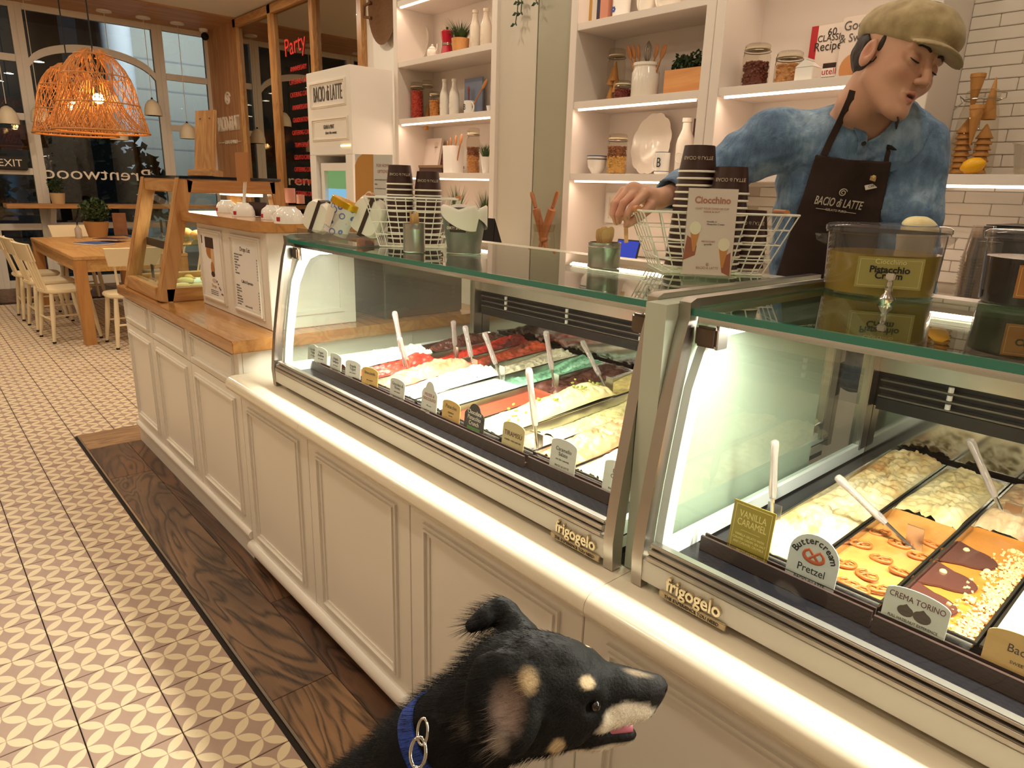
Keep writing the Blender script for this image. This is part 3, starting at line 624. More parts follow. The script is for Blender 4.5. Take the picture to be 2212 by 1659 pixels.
# =================================================================== GELATO PANS
def gmat(name, cols, rough=0.45, scale=7.0, specks=None, streak=0.0, sharp=False, sss=.12):
    if name in MATS: return MATS[name]
    n = N(name); v = n.coord(scale=(1, 0.45, 1), rot=(0, 0, .3)); f = n.noise(v, scale, 5, .6, 1.6)
    st = [(0.30+0.4*k/(max(1, len(cols)-1)), c) for k, c in enumerate(cols)]
    c = n.ramp(f, st, 'LINEAR' if not sharp else 'EASE')
    if specks:
        vo = n.new('ShaderNodeTexVoronoi'); n.link(n.coord(), vo.inputs['Vector']); vo.inputs['Scale'].default_value = specks[1]; vo.inputs['Randomness'].default_value = 1
        msk = n.ramp(vo.outputs['Distance'], [(specks[2], 1.0), (specks[2]+.05, 0.0)]); keep = n.ramp(n.noise(n.coord(), 45, 2), [(.5, 0.0), (.54, 1.0)])
        c = n.mix(n.math('MULTIPLY', msk, keep), c, specks[0])
    n.col(c); n.rough(rough); n.bump(n.noise(n.coord(), 160, 4, .7), .25, .003)
    n.b.inputs['Subsurface Weight'].default_value = sss; n.b.inputs['Subsurface Radius'].default_value = (.01, .007, .005); n.b.inputs['Subsurface Scale'].default_value = .4
    MATS[name] = n.m; return n.m
PANS = M_('pan_steel', 'C9C7C2', 0.22, 1.0, var=.05, vs=20)
def fbm(x, y, s, o=4): return mnoise.fractal(Vector((x*s, y*s, 3.7)), 1.0, 2.0, o)
PW = .1215
def pan(cx, y0, y1, z0, tilt, label, mats, prof, seed=0, amp=.012, swirl=.010, ncol='gelato'):
    """steel pan with a gelato heightfield; prof = list of (t, level relative to rim); mats = list of (t0,t1,material)"""
    t = thing('gelato_pan', label, 'gelato pan', (cx, (y0+y1)/2, .782), 'gelato pans'); Lx = PW; m = MB(); h = .075; r = .004
    zz = lambda y: z0+tilt*(y-1.05)
    xo, xi = PW/2, PW/2-.004; P = []
    for (hx, inset, dz) in ((xo-.006, .006, None), (xo, 0, 0), (xi, .004, .0), (xi-.006, .010, -h+.012)):
        pass
    def rect(hx, iy, dz, bot=False):
        return [(cx-hx, y0+iy, (.7825 if bot else zz(y0)+dz)), (cx+hx, y0+iy, (.7825 if bot else zz(y0)+dz)), (cx+hx, y1-iy, (.7825 if bot else zz(y1)+dz)), (cx-hx, y1-iy, (.7825 if bot else zz(y1)+dz))]
    rings = [rect(xo-.010, .010, 0, True), rect(xo-.004, .004, -.004), rect(xo, 0, -.004), rect(xo, 0, 0), rect(xi, .004, 0), rect(xi-.005, .009, -.022)]
    V = [p for rg in rings for p in rg]; F = []
    for k in range(len(rings)-1):
        for j in range(4): F.append((k*4+j, k*4+(j+1) % 4, (k+1)*4+(j+1) % 4, (k+1)*4+j))
    F.append((0, 1, 2, 3)); m.add(V, F); m.build('pan', PANS, t)
    def lev(tt):
        for (a, la), (b, lb) in zip(prof[:-1], prof[1:]):
            if a <= tt <= b:
                w = (tt-a)/(b-a+1e-9); w = w*w*(3-2*w); return la+(lb-la)*w
        return prof[-1][1]
    W2 = xi-.001
    for gi, (ta, tb, mt, rough_, sw) in enumerate(mats):
        nu, nv = 30, max(8, int((tb-ta)*150)); g = MB()
        def fn(u, v):
            tt = ta+(tb-ta)*v; y = y0+.006+(y1-y0-.012)*tt; s = 2*u-1; x = cx+s*W2
            dome = (1-abs(s)**3.0)
            n1 = fbm(x*1.0+seed*3.1, y+seed*7.7, 16, 4); n2 = fbm(x+seed, y-seed*2.3, 55, 4)
            wv = math.sin((y*30+x*22+n1*3.2+seed)*2.1)
            hgt = lev(tt)
            z = zz(y)+hgt*(.35+.65*dome) if hgt > 0 else zz(y)+hgt
            z += dome*(rough_*(n1*.8+n2*.35)+sw*(abs(wv)**.7-.5))
            edge = max(0, abs(s)-.9)/.1
            return (x, y, max(z-edge*.004, .784))
        g.grid(fn, nu, nv); g.build(ncol, mt, t, smooth=180)
    return t
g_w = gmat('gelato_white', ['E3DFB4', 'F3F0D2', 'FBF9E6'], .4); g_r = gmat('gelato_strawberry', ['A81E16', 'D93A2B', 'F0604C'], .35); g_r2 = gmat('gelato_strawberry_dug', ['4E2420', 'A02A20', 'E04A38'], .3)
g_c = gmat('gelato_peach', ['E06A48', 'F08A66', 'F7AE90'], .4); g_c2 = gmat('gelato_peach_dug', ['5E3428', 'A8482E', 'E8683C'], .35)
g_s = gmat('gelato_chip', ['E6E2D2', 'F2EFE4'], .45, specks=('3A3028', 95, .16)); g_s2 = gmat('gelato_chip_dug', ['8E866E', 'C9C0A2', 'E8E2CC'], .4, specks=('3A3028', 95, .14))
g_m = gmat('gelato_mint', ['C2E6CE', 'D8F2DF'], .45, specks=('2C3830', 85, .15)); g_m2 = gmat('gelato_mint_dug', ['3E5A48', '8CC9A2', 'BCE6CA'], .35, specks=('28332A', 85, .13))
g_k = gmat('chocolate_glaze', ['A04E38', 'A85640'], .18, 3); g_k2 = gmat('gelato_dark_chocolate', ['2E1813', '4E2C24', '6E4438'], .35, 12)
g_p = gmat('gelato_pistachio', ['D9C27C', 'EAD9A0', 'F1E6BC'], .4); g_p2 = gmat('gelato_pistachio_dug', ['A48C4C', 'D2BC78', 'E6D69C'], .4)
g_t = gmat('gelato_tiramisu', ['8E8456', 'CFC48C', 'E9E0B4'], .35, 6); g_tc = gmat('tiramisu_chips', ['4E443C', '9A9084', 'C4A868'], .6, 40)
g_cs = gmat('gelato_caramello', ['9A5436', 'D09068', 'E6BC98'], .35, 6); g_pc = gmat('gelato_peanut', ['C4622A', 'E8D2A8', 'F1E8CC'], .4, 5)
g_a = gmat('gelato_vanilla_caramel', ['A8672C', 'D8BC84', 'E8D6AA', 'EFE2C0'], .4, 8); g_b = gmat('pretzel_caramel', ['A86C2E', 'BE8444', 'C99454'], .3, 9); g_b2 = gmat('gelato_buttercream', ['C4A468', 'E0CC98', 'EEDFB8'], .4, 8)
g_d = gmat('caramel_glaze', ['B4702A', 'C4803A'], .22, 4); g_d2 = gmat('gelato_hazelnut', ['9A6C4C', 'D2B088', 'E6D0AE'], .45, 14); g_e = gmat('gelato_milk', ['F0E8D4', 'F8F3E6'], .4)
T1, Z1, YF, YB = .053, .811, 1.035, 1.72
def cx1(k): return -2.0125+.125*k
pan(cx1(0), YF, 1.37, Z1, T1, 'pan of pale lemon gelato at the far left of the left case', [(0, 1, g_w, .016, .008)], [(0, .008), (.4, .02), (1, .012)], 1)
pan(cx1(0), 1.38, YB, Z1, T1, 'pan of dark chocolate gelato behind the pale lemon pan', [(0, 1, g_k2, .014, .010)], [(0, -.01), (.5, .012), (1, -.005)], 2)
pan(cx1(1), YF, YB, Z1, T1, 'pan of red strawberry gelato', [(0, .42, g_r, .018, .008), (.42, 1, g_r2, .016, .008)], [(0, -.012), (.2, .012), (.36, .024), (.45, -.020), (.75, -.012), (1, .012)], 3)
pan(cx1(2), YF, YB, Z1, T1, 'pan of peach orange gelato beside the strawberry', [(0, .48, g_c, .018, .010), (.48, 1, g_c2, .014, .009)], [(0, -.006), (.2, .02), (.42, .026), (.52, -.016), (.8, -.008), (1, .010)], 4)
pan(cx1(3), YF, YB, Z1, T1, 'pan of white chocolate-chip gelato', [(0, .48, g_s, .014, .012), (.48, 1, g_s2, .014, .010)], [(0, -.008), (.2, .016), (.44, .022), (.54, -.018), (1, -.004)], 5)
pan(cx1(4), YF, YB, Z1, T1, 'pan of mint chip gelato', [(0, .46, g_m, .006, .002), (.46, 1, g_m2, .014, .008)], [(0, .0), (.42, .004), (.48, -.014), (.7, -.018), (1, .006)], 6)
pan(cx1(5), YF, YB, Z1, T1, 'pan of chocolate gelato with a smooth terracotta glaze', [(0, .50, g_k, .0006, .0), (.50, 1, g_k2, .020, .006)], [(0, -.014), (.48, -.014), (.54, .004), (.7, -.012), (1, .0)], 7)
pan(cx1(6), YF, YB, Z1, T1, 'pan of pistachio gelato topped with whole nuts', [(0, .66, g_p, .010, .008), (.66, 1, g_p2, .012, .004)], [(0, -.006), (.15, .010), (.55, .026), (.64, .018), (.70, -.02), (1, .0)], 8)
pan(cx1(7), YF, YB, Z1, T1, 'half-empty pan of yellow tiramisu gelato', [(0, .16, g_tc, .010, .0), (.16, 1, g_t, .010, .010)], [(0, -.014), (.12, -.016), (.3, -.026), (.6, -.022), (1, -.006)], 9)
pan(cx1(8), YF, YB, Z1, T1, 'pan of pinkish salted caramel gelato', [(0, 1, g_cs, .016, .014)], [(0, -.004), (.3, .02), (.6, .026), (1, .012)], 10)
pan(cx1(9), YF, YB, Z1, T1, 'pan of peanut gelato with orange caramel swirls', [(0, 1, g_pc, .014, .016)], [(0, .0), (.3, .018), (1, .014)], 11)
pan(cx1(10)-.006, YF, YB, Z1, T1, 'pan of cream gelato at the right end of the left case', [(0, 1, g_a, .014, .014)], [(0, .0), (.3, .014), (1, .012)], 12)
T2, Z2 = .012, .811
pan(-.482, YF, YB, Z2, T2, 'pan of vanilla caramel gelato with long scooped furrows', [(0, 1, g_a, .014, .014)], [(0, -.006), (.25, .004), (.5, -.008), (.8, -.004), (1, .008)], 13)
pan(-.357, YF, YB, Z2, T2, 'pan of buttercream gelato with a pretzel-topped caramel front', [(0, .52, g_b, .0015, .0), (.52, 1, g_b2, .014, .010)], [(0, -.010), (.48, -.008), (.58, .016), (.8, .004), (1, -.004)], 14)
pan(-.232, YF, YB, Z2, T2, 'pan of hazelnut gelato glazed with caramel and chocolate', [(0, .60, g_d, .0008, .0), (.60, 1, g_d2, .014, .008)], [(0, -.010), (.58, -.010), (.66, .016), (1, .010)], 15)
pan(-.107, YF, YB, Z2, T2, 'pan of white milk gelato at the right picture edge', [(0, 1, g_e, .010, .006)], [(0, .010), (.3, .026), (1, .02)], 16)
for k, lab in enumerate(['pan of pale cream gelato beyond the right picture edge', 'pan of cocoa gelato beyond the right picture edge']): pan(.018+.125*k, YF, YB, Z2, T2, lab, [(0, 1, (g_b2, g_k2)[k], .012, .008)], [(0, .0), (1, .01)], 17+k)
# toppings
random.seed(5)
NUT = M_('pistachio_nut', '8E9A3C', .55, var=.35, vs=60); HAZ = M_('blanched_hazelnut', 'E2C583', .5, var=.12, vs=50); PRZ = M_('baked_pretzel', 'A6602A', .25, var=.25, vs=40)
nme = MB().ball((0, 0, 0), (.0065, .0035, .0032), 8).mesh('pistachio', NUT, 60)
def topping(name, me, loc, rot, label, cat, group): o = put(name, me); o.location = loc; o.rotation_euler = rot; return tag(o, label, cat, group)
for k in range(24):
    tt = random.choice([.12, .2, .3, .36, .5, .6])+random.gauss(0, .02); y = YF+(YB-YF)*tt; x = cx1(6)+random.gauss(0, .018)
    topping('pistachio_nut', nme, (x, y, Z1+T1*(y-1.05)+.012+.022*min(1, tt*2)), (random.uniform(-.4, .4), random.uniform(-.3, .3), random.uniform(0, 6)), 'shelled pistachio scattered on the pistachio gelato', 'nut', 'pistachios on the pistachio gelato')
def pretzel_mesh():
    m = MB(); pts = []
    for k in range(41):
        a = k/40; th = -PI*.62+a*PI*1.24*2
        s = 2*a-1
        x = .0185*math.sin(s*PI*.88)*(1.05-.25*abs(s)); y = .013*math.cos(s*PI*.80)-.004
        if abs(s) > .72: w = (abs(s)-.72)/.28; sg = 1 if s > 0 else -1; x = sg*(.0116*(1-w)-.0105*w); y = -.0135*(1-w)+.008*w if w < 2 else y
        pts.append((x, -y, .0038+.003*max(0, 1-abs(abs(s)-.86)/.08)*(1 if s > 0 else .2)))
    m.tube(pts, [.0027+.0008*math.cos(2*PI*(i/40-.5))*.8 for i in range(41)], 8); return m.mesh('pretzel', PRZ, 60)
zme = pretzel_mesh()
for k, (u, v) in enumerate([(1902, 1153), (1860, 1178), (1942, 1178), (2015, 1180), (1903, 1210), (1985, 1204), (1945, 1238), (1872, 1245), (1825, 1220), (1832, 1262), (1852, 1272), (1900, 1275)]):
    p = AZ(u, v, Z2-.006); topping('pretzel', zme, (p[0], p[1], Z2-.0075), (random.uniform(-.15, .15), random.uniform(-.15, .15), random.uniform(-.5, .8)), 'small glazed pretzel lying on the caramel of the buttercream pan', 'pretzel', 'pretzels on the buttercream pan')
hme = MB().ball((0, 0, 0), (.0062, .0055, .005), 10).mesh('hazelnut', HAZ, 60)
for k, (u, v) in enumerate([(2128, 1138), (2087, 1190), (2188, 1192), (2037, 1236), (2132, 1236), (2098, 1298)]):
    p = AZ(u, v, Z2-.005); topping('hazelnut', hme, (p[0], p[1], Z2-.004), (0, 0, k), 'whole blanched hazelnut on the caramel glaze', 'nut', 'hazelnuts on the caramel glaze')
ch = MB(); rn = random.Random(8)
for k in range(900):
    y = YF+.008+(.36)*rn.random(); x = -.232+PW/2-.008-abs(rn.gauss(0, .014)) if rn.random() < .85 else -.232+rn.uniform(.0, .05)
    s = rn.uniform(.0012, .0030); M4 = Matrix.Translation((x, y, Z2-.010+s+rn.random()*.004)) @ Matrix.Rotation(rn.random()*6, 4, Vector((rn.random()-.5, rn.random()-.5, rn.random()-.5)).normalized()); ch.cbox((0, 0, 0), (s*2, s*1.5, s*1.3), M4)
o = ch.build('chopped_hazelnuts', M_('chopped_nut', 'D9B880', .6, var=.3, vs=90)); tag(o, 'chopped hazelnuts heaped along the glazed hazelnut pan', 'nuts'); o['kind'] = 'stuff'
# chocolate drips over the caramel
CHO = M_('dark_chocolate_glaze', '5A352C', .2, coat=.4)
for k, (ya, yb, lab) in enumerate([(1.07, 1.14, 'front chocolate glaze drip on the hazelnut pan'), (1.165, 1.235, 'second chocolate glaze drip on the hazelnut pan'), (1.27, 1.345, 'third chocolate glaze drip on the hazelnut pan')]):
    m = MB(); n = 16; xL = -.232-PW/2+.006; pts = [(xL, ya-.03), (xL, yb+.02)]
    P = [(xL, yb+.015)]+[(xL+.03+.042*math.cos(a), (ya+yb)/2+(yb-ya)/2*math.sin(a)) for a in [PI/2-PI*q/n for q in range(n+1)]]+[(xL, ya-.015)]
    zt_ = Z2-.008+T2*(ya-1.05); m.prism(P, 'z', zt_-.001, zt_+.0025); tag(m.build('chocolate_drip', CHO, bevel=.0012, smooth=60), lab, 'glaze', 'chocolate drips on the hazelnut pan')
# =================================================================== SPATULAS
SPC = M_('clear_plastic_handle', 'E9DDD8', .12, trans=.75); SPM = M_('spatula_steel', 'BDB8B0', .25, 1.0)
def spatula(ub, vb, ut, vt, zb_, dy, label, tip=None):
    b = Vector(AZ(ub, vb, zb_)); tp = Vector(AY(ut, vt, b.y+dy)); t = thing('gelato_spatula', label, 'spatula', b, 'clear-handled spatulas in the pans')
    d = (tp-b).normalized(); L = (tp-b).length; sd = d.cross(Vector((0, 0, 1)));
    h0 = b+d*L*.22; bow = Vector((0, 0, 1)).cross(d).normalized()*.0
    pts = [h0, h0+d*L*.10, h0+d*L*.3, h0+d*L*.55, b+d*L*.93, b+d*L*.985, tp]
    MB().tube(pts, [.0075, .0095, .0085, .0085, .0105, .0085, .003], 12, flat=.75).build('handle', SPC, t, smooth=70)
    MB().tube([b-d*.03, b+d*L*.22], [.004, .004], 8).build('shank', SPM, t); F = frame(b-d*.028, (1, 0, 0), d); MB().box(-.014, .014, -.03, .05, -.0008, .0008, F).build('blade', SPM, t, bevel=.0005)
    return t
spatula(873, 785, 852, 672, .835, .02, 'upright spatula in the pale lemon pan'); spatula(880, 790, 862, 728, .835, -.02, 'short leaning spatula beside the lemon pan')
spatula(984, 762, 979, 692, .845, .0, 'spatula in the dark chocolate pan at the back'); spatula(1022, 790, 1004, 703, .84, .0, 'spatula standing in the strawberry pan'); spatula(1078, 806, 1046, 718, .84, .0, 'spatula standing in the peach pan')
spatula(1196, 822, 1179, 714, .845, .0, 'spatula standing in the mint pan'); spatula(1306, 832, 1257, 735, .845, .0, 'spatula standing in the dark chocolate pan near the post'); spatula(1160, 955, 1142, 794, .815, .0, 'tall spatula standing in the tiramisu pan')
spatula(1668, 1110, 1674, 950, .82, .0, 'spatula behind the vanilla caramel tag'); spatula(1945, 1160, 1806, 1028, .82, -.02, 'spatula lying across the buttercream pan'); spatula(2165, 1110, 2094, 946, .83, .0, 'spatula standing in the hazelnut pan')
# =================================================================== FLAVOUR TAGS
TINK = M_('tag_ink', '4A433B', .6)
def flav(x, label, colr, lines, h=.066, w=.076, shape='dome', inkc=None, yaw=0.0, lean=.10, z0=.797, y=1.0065, extra=None):
    t = thing('flavour_tag', label, 'tag', (x, y, z0), 'flavour tags in the cases'); n = 14; P = [(-w/2, 0), (w/2, 0)]
    if shape == 'dome': P += [(w/2, h*.86)]+[(w/2*math.cos(a), h*.86+h*.16*math.sin(a)) for a in [PI*k/n for k in range(1, n)]]+[(-w/2, h*.86)]
    elif shape == 'round': P += [(w/2, h*.6)]+[(w/2*math.cos(a), h*.6+h*.42*math.sin(a)) for a in [PI*k/n for k in range(1, n)]]+[(-w/2, h*.6)]
    elif shape == 'crest': P += [(w/2, h*.66), (w*.40, h*.76), (w*.30, h*.80)]+[(w*.27*math.cos(a), h*.80+h*.22*math.sin(a)) for a in [PI*k/n for k in range(1, n)]]+[(-w*.30, h*.80), (-w*.40, h*.76), (-w/2, h*.66)]
    else: P += [(w/2, h), (-w/2, h)]
    F = frame((x, y, z0), (math.cos(yaw), math.sin(yaw), 0), (0, lean, 1)); m = MB()
    m.prism(P, 'z', -.0009, .0009, F); m.build('card', M_('tag_card_'+colr, colr, .35), t)
    for (s, zz, size, mt, sx) in lines:
        put('lettering', text_mesh(s, size, mt or inkc or TINK, F @ Matrix.Translation((0, zz, .0011)), .0002, sx=sx), t)
    if extra: extra(t, F)
    return t
ml = 'BACIO di LATTE'
def std(a, b=None): return [(a, .050, .0125, None, .85)]+([(b, .040, .0125, None, .85)] if b else [])+[('gelato artigianale', .028, .0045, None, 1), (ml, .012, .0055, None, 1)]
GRY = 'D6D2C4'
flav(-2.165, 'pale tag at the far left of the left case', GRY, std('Cioccolato', 'Vegano')); flav(-2.105, 'second pale tag from the left, overlapping the first', GRY, std('Yogurt', 'Amarena'), yaw=.1)
flav(-2.0, 'pale tag third from the left in the case', GRY, std('Fragola', 'Lampone')); flav(-1.885, 'tilted pale tag in front of the lemon pan', GRY, std('Fragola', 'Yogurt'), yaw=.15); flav(-1.78, 'amber tag in front of the strawberry pan', 'D2A65C', std('Stracciatella'), yaw=.15)
flav(-1.625, 'pale tag in front of the peach pan', GRY, std('Cioccolato di', 'Nonna')); flav(-1.465, 'tall crest-shaped pale tag with red lettering', GRY, [('MOUSSE di', .058, .012, M_('tag_red', 'A04A3C', .5), .8), ('CIOCCOLATO', .046, .012, MATS['tag_red'], .75), ('70% cocoa', .028, .005, None, 1), (ml, .014, .005, None, 1)], .094, .072, 'crest')
flav(-1.365, 'amber tag lettered Pistacchio', 'D2A65C', [('Pistacchio', .050, .014, None, .85), ('PREMIUM', .034, .006, None, 1), ('naturale', .026, .005, None, 1), (ml, .012, .006, None, 1)])
LT = M_('tag_cream_ink', 'EFE6CF', .5); GRN = M_('tag_green', '5E9A4A', .5)
flav(-1.268, 'dark crest-shaped tag lettered Chocolate Pistacchio Crunch', '3E3730', [('Chocolate', .060, .0155, LT, .85), ('Pistacchio', .046, .0155, LT, .85), ('Crunch', .032, .0155, LT, .85)], .082, .078, 'crest', extra=lambda t, F: MB().box(-.025, .025, .004, .022, .0008, .0012, F).build('green_patch', GRN, t))
flav(-1.12, 'tan tag lettered TIRAMISU', 'CDB784', [('TIRAMIS\u00da', .046, .017, M_('tag_brown', '5A2F22', .5), .85), ('COFFEE + MASCARPONE', .030, .0058, None, .9), (ml, .012, .0065, None, 1)], .074)
flav(-.955, 'pale tag lettered Caramello Salato', GRY, [('Caramello', .050, .0125, None, .9), ('Salato', .039, .0125, None, .9), ('SALTED CARAMEL', .026, .005, None, 1), (ml, .012, .006, None, 1)], .072, z0=.806)
flav(-.80, 'pale tag lettered Peanut Caramel behind the steel post', GRY, [('Peanut', .050, .0125, None, .9), ('Caramel', .039, .0125, None, .9), (ml, .012, .006, None, 1)], .072, z0=.806)
GOLDI = M_('tag_gold_print', 'E3CF7E', .35)
def vc(t, F):
    m = MB(); 
    for (a, b, c, d) in ((-.033, -.0324, .006, .093), (.0324, .033, .006, .093), (-.033, .033, .006, .0066), (-.033, .033, .0924, .093), (-.018, .018, .0485, .049)): m.box(a, b, c, d, .0008, .0012, F)
    m.build('printed_border', GOLDI, t)
flav(-.508, 'square gold tag lettered Vanilla Caramel', 'A08A34', [('VANILLA', .077, .0175, GOLDI, .72), ('CARAMEL', .062, .0175, GOLDI, .70), ('VANILLA GELATO WITH', .040, .0058, GOLDI, .85), ('CARAMEL CREAM, SEA SALT', .033, .0058, GOLDI, .85), ('AND CARAMEL CRUMBLE', .026, .0058, GOLDI, .85), (ml, .011, .006, GOLDI, .9)], .098, .076, 'square', extra=vc)
BK = M_('tag_black_ink', '1E1B19', .5); PRT = M_('print_pretzel', 'B4552C', .45)
def bp(t, F):
    for k, chx in enumerate('Buttercream'):
        a = PI*.87-PI*.74*k/10; R_ = .036; put('lettering', text_mesh(chx, .0155, BK, F @ Matrix.Translation((R_*math.cos(a)*.92, .043+R_*math.sin(a), .0011)) @ Matrix.Rotation(a-PI/2, 4, 'Z'), .0002, off=.0003), t)
    me = zme.copy(); me.transform(F @ Matrix.Translation((0, .053, .0008)) @ Matrix.Diagonal((.95, .95, .15, 1))); me.materials.clear(); me.materials.append(PRT); put('printed_pretzel', me, t)
flav(-.398, 'arched pale tag lettered Buttercream Pretzel with a pretzel drawing', 'C9CBC4', [('Pretzel', .030, .018, BK, .9), (ml, .011, .0078, BK, .9)], .088, .080, 'round', extra=bp)
PLUM = M_('tag_plum', '6B3A3A', .5)
def ct(t, F):
    for (dx, r) in ((-.012, .011), (.010, .012)): m = MB(); m.add([F @ Vector((dx+r*math.cos(2*PI*k/16), .041+r*.75*math.sin(2*PI*k/16)+(.003 if k == 4 else 0), .0011)) for k in range(16)], [tuple(range(16))]); m.build('printed_hazelnut', M_('print_sepia', '5B4F44', .6), t)
flav(-.244, 'pale tag lettered Crema Torino with hazelnuts', 'CFD0C2', [('CREMA TORINO', .060, .0125, PLUM, .80), ('FULL HAZELNUT EXPERIENCE', .027, .0058, TINK, .85), ('REGION OF PIEDMONT, ITALY', .020, .0045, PLUM, .85), (ml, .010, .0075, TINK, .9)], .074, .084, 'dome', z0=.790, y=.9995, extra=ct)
flav(-.118, 'amber tag lettered Bacio at the right picture edge', 'CBA565', [('Bacio', .052, .016, TINK, .9), ('SWEET', .034, .006, None, 1), (ml, .010, .0075, TINK, .9)], .074, .08, 'dome', z0=.790, y=.9995)
# =================================================================== BACK SHELVING
SY0, SY1 = 2.85, 3.165; ZS = (1.49, 1.858, 2.235); TH = .036
SHW = M_('shelf_paint', 'E9DED4', .45, var=.02, vs=3); LED = emit('led_strip', 'FFE3C4', 8)
def depth(p): return float((RW.T @ (np.array(p)-EYE))[2])
def ib(u0, u1, v0, v1, y, zs):
    """pixel box + depth plane -> (x, y, z), radius, height of something standing on height zs"""
    um = (u0+u1)/2; p = AY(um, v1, y); d = depth(p); return (float(p[0]), y, zs+.0005), (u1-u0)*d/FPX/2, (v1-v0)*d/FPX*1.03
def shelving(x0, x1, label, zlist, leds, back=SHW, ztop=3.3, zbot=1.05):
    t = thing('shelving_unit', label, 'shelving', ((x0+x1)/2, 3.0, zbot)); 
    MB().box(x0, x1, SY1-.012, SY1, zbot, ztop).build('back_panel', back, t)
    for a, b in ((x0-.05, x0), (x1, x1+.05)): MB().box(a, b, SY0-.004, SY1, zbot if not (x1 > -1.2 and a > x0) else 1.496, ztop).build('side_panel', SHW, t, bevel=.002)
    for k, z in enumerate(zlist):
        s = MB().box(x0, x1, SY0, SY1-.012, z-TH, z).build('shelf', SHW, t, bevel=.0015)
        if leds[k]: MB().box(x0+.03, x1-.02, SY0+.004, SY0+.016, z-TH-.010, z-TH-.0005).build('led_strip', LED, s)
        if leds[k]: area('shelf_led_lamp', ((x0+x1)/2, SY0+.02, z-TH-.014), x1-x0-.06, 1.25*(x1-x0), (1, .72, .55), (math.radians(-25), 0, 0), sy=.012)
    return t
shelving(-4.50, -3.46, 'white lit shelving bay left of the pale pier', (1.49, 1.858, 2.235, 2.62), (1, 1, 0, 1)); shelving(-2.755, -1.967, 'white lit shelving bay between the pier and the barista', (1.49, 1.858, 2.242, 2.62), (1, 1, 0, 1)); 
shelving(-1.865, -1.05, 'white lit shelving bay behind the barista', (1.495, 1.858, 2.50), (0, 1, 1))
# pier between the bays
pr = struct(MB().box(-3.41, -2.806, 2.90, 3.165, 0, 3.3).build('wall_pier', M_('groove_dark', '3A352E', .7)))
MB().box(-3.41, -3.088, 2.872, 2.90, 0, 3.3).build('panel', TAUPE, pr); MB().box(-3.078, -2.806, 2.872, 2.90, 0, 3.3).build('panel', M_('grey_green_panel', 'A9A48F', .25, var=.03), pr)
struct(MB().box(-4.55, 2.6, 2.86, 3.165, 3.3, CEIL).build('trim_1', SHW)); 
# subway tile wall on the right
tw = struct(MB().box(-1.0, 2.6, 3.150, 3.17, 1.0, 3.3).build('wall_tiled', M_('tile_grout', 'CFC3B2', .8)))
tl = struct(MB().box(-1.865, -1.0, 3.140, 3.1525, 1.0, 1.46).build('wall_tiled_low', MATS['tile_grout']))
BRK = M_('glazed_brick', 'EFE6DA', .14, var=.05, vs=5, coat=.3); bw, bh = .193, .0445; bg = .0012
bme = MB().box(bg, bw-bg, 0, .010, bg, bh-bg).mesh('brick', BRK, bevel=.002)
for r in range(0, 28):
    for c in range(0, 5):
        x = -1.0+c*bw-(bw/2 if r % 2 else 0); z = 1.085+r*bh
        if x < -1.0-.001:
            o = put('brick', MB().box(-1.0+bg, x+bw-bg, 3.142, 3.152, z+bg, z+bh-bg).mesh('brick', BRK, bevel=.002), tw); continue
        if x > -.30: continue
        o = put('brick', bme, tw); o.location = (x, 3.142, z)
for r in range(0, 9):
    for c in range(0, 5):
        x = -1.86+c*bw-(bw/2 if r % 2 else 0); z = 1.085+r*bh
        if x < -1.87 or x+bw > -.99: continue
        o = put('brick', bme, tl); o.location = (x, 3.132, z)
rs = thing('long_shelf', 'white shelf with light strip on the tiled wall', 'shelf', (-.3, 3.0, 1.46)); MB().box(-1.045, 1.2, SY0, 3.14, 1.459, 1.495).build('board', SHW, rs, bevel=.0015); MB().box(-1.03, 1.18, SY0+.004, SY0+.016, 1.449, 1.4585).build('led_strip', LED, rs)
area('shelf_led_lamp', (-.3, SY0+.02, 1.445), 1.6, 1.6, (1, .72, .55), (math.radians(-25), 0, 0), sy=.012)
# back counter
bk = thing('back_counter', 'pale back counter below the shelving', 'counter', (-2, 2.8, 0)); MB().box(-4.40, 2.4, 2.46, 2.84, 0, 1.0).build('carcass', CABW, bk); MB().box(-4.40, 2.4, 2.44, 3.13, 1.0005, 1.045).build('top', M_('counter_quartz', 'DDD2C2', .2), bk)
# tower with fridge
tx0, tx1, ty0 = -5.23, -4.56, 2.50
tr = thing('branded_tower', 'white tower cabinet with the shop name and an alcove fridge', 'tower cabinet', (-4.9, 2.68, 0))
za = 1.60
MB().box(tx0, tx1, ty0, 2.84, za, 2.185).build('upper_body', WHITE, tr, bevel=.003); MB().box(tx0, tx0+.10, ty0, 2.84, 0, za).build('side_panel', WHITE, tr); MB().box(tx1-.10, tx1, ty0, 2.84, 0, za).build('side_panel', WHITE, tr); MB().box(tx0+.10, tx1-.10, 2.80, 2.84, 0, za).build('back_panel', DARK, tr)
def yframe(x0, x1, z0, z1, y, parent, w=.018): return molding(x0, x1, z0, z1, y, parent, 'frame_molding', w)
ya = AY(669, 172, ty0); yb = AY(748, 218, ty0); yframe(float(ya[0]), float(yb[0]), 1.93, 2.11, ty0, tr); yframe(float(ya[0])+.01, float(yb[0])+.02, 1.70, 1.86, ty0, tr)
xm = (float(ya[0])+float(yb[0]))/2
put('lettering', text_mesh('BACIO di LATTE', .155, M_('tower_ink', '5A5248', .5), frame((xm, ty0-.003, 2.02), (1, 0, 0), (0, 0, 1)), .002, sx=.40, off=-.002), tr); put('lettering', text_mesh('GRAB A PINT', .04, MATS['tower_ink'], frame((xm, ty0-.003, 1.795), (1, 0, 0), (0, 0, 1)), .001, sx=.7), tr); put('lettering', text_mesh('share the sweet', .03, MATS['tower_ink'], frame((xm+.03, ty0-.003, 1.755), (1, 0, 0), (0, 0, 1)), .001, sx=.9), tr)
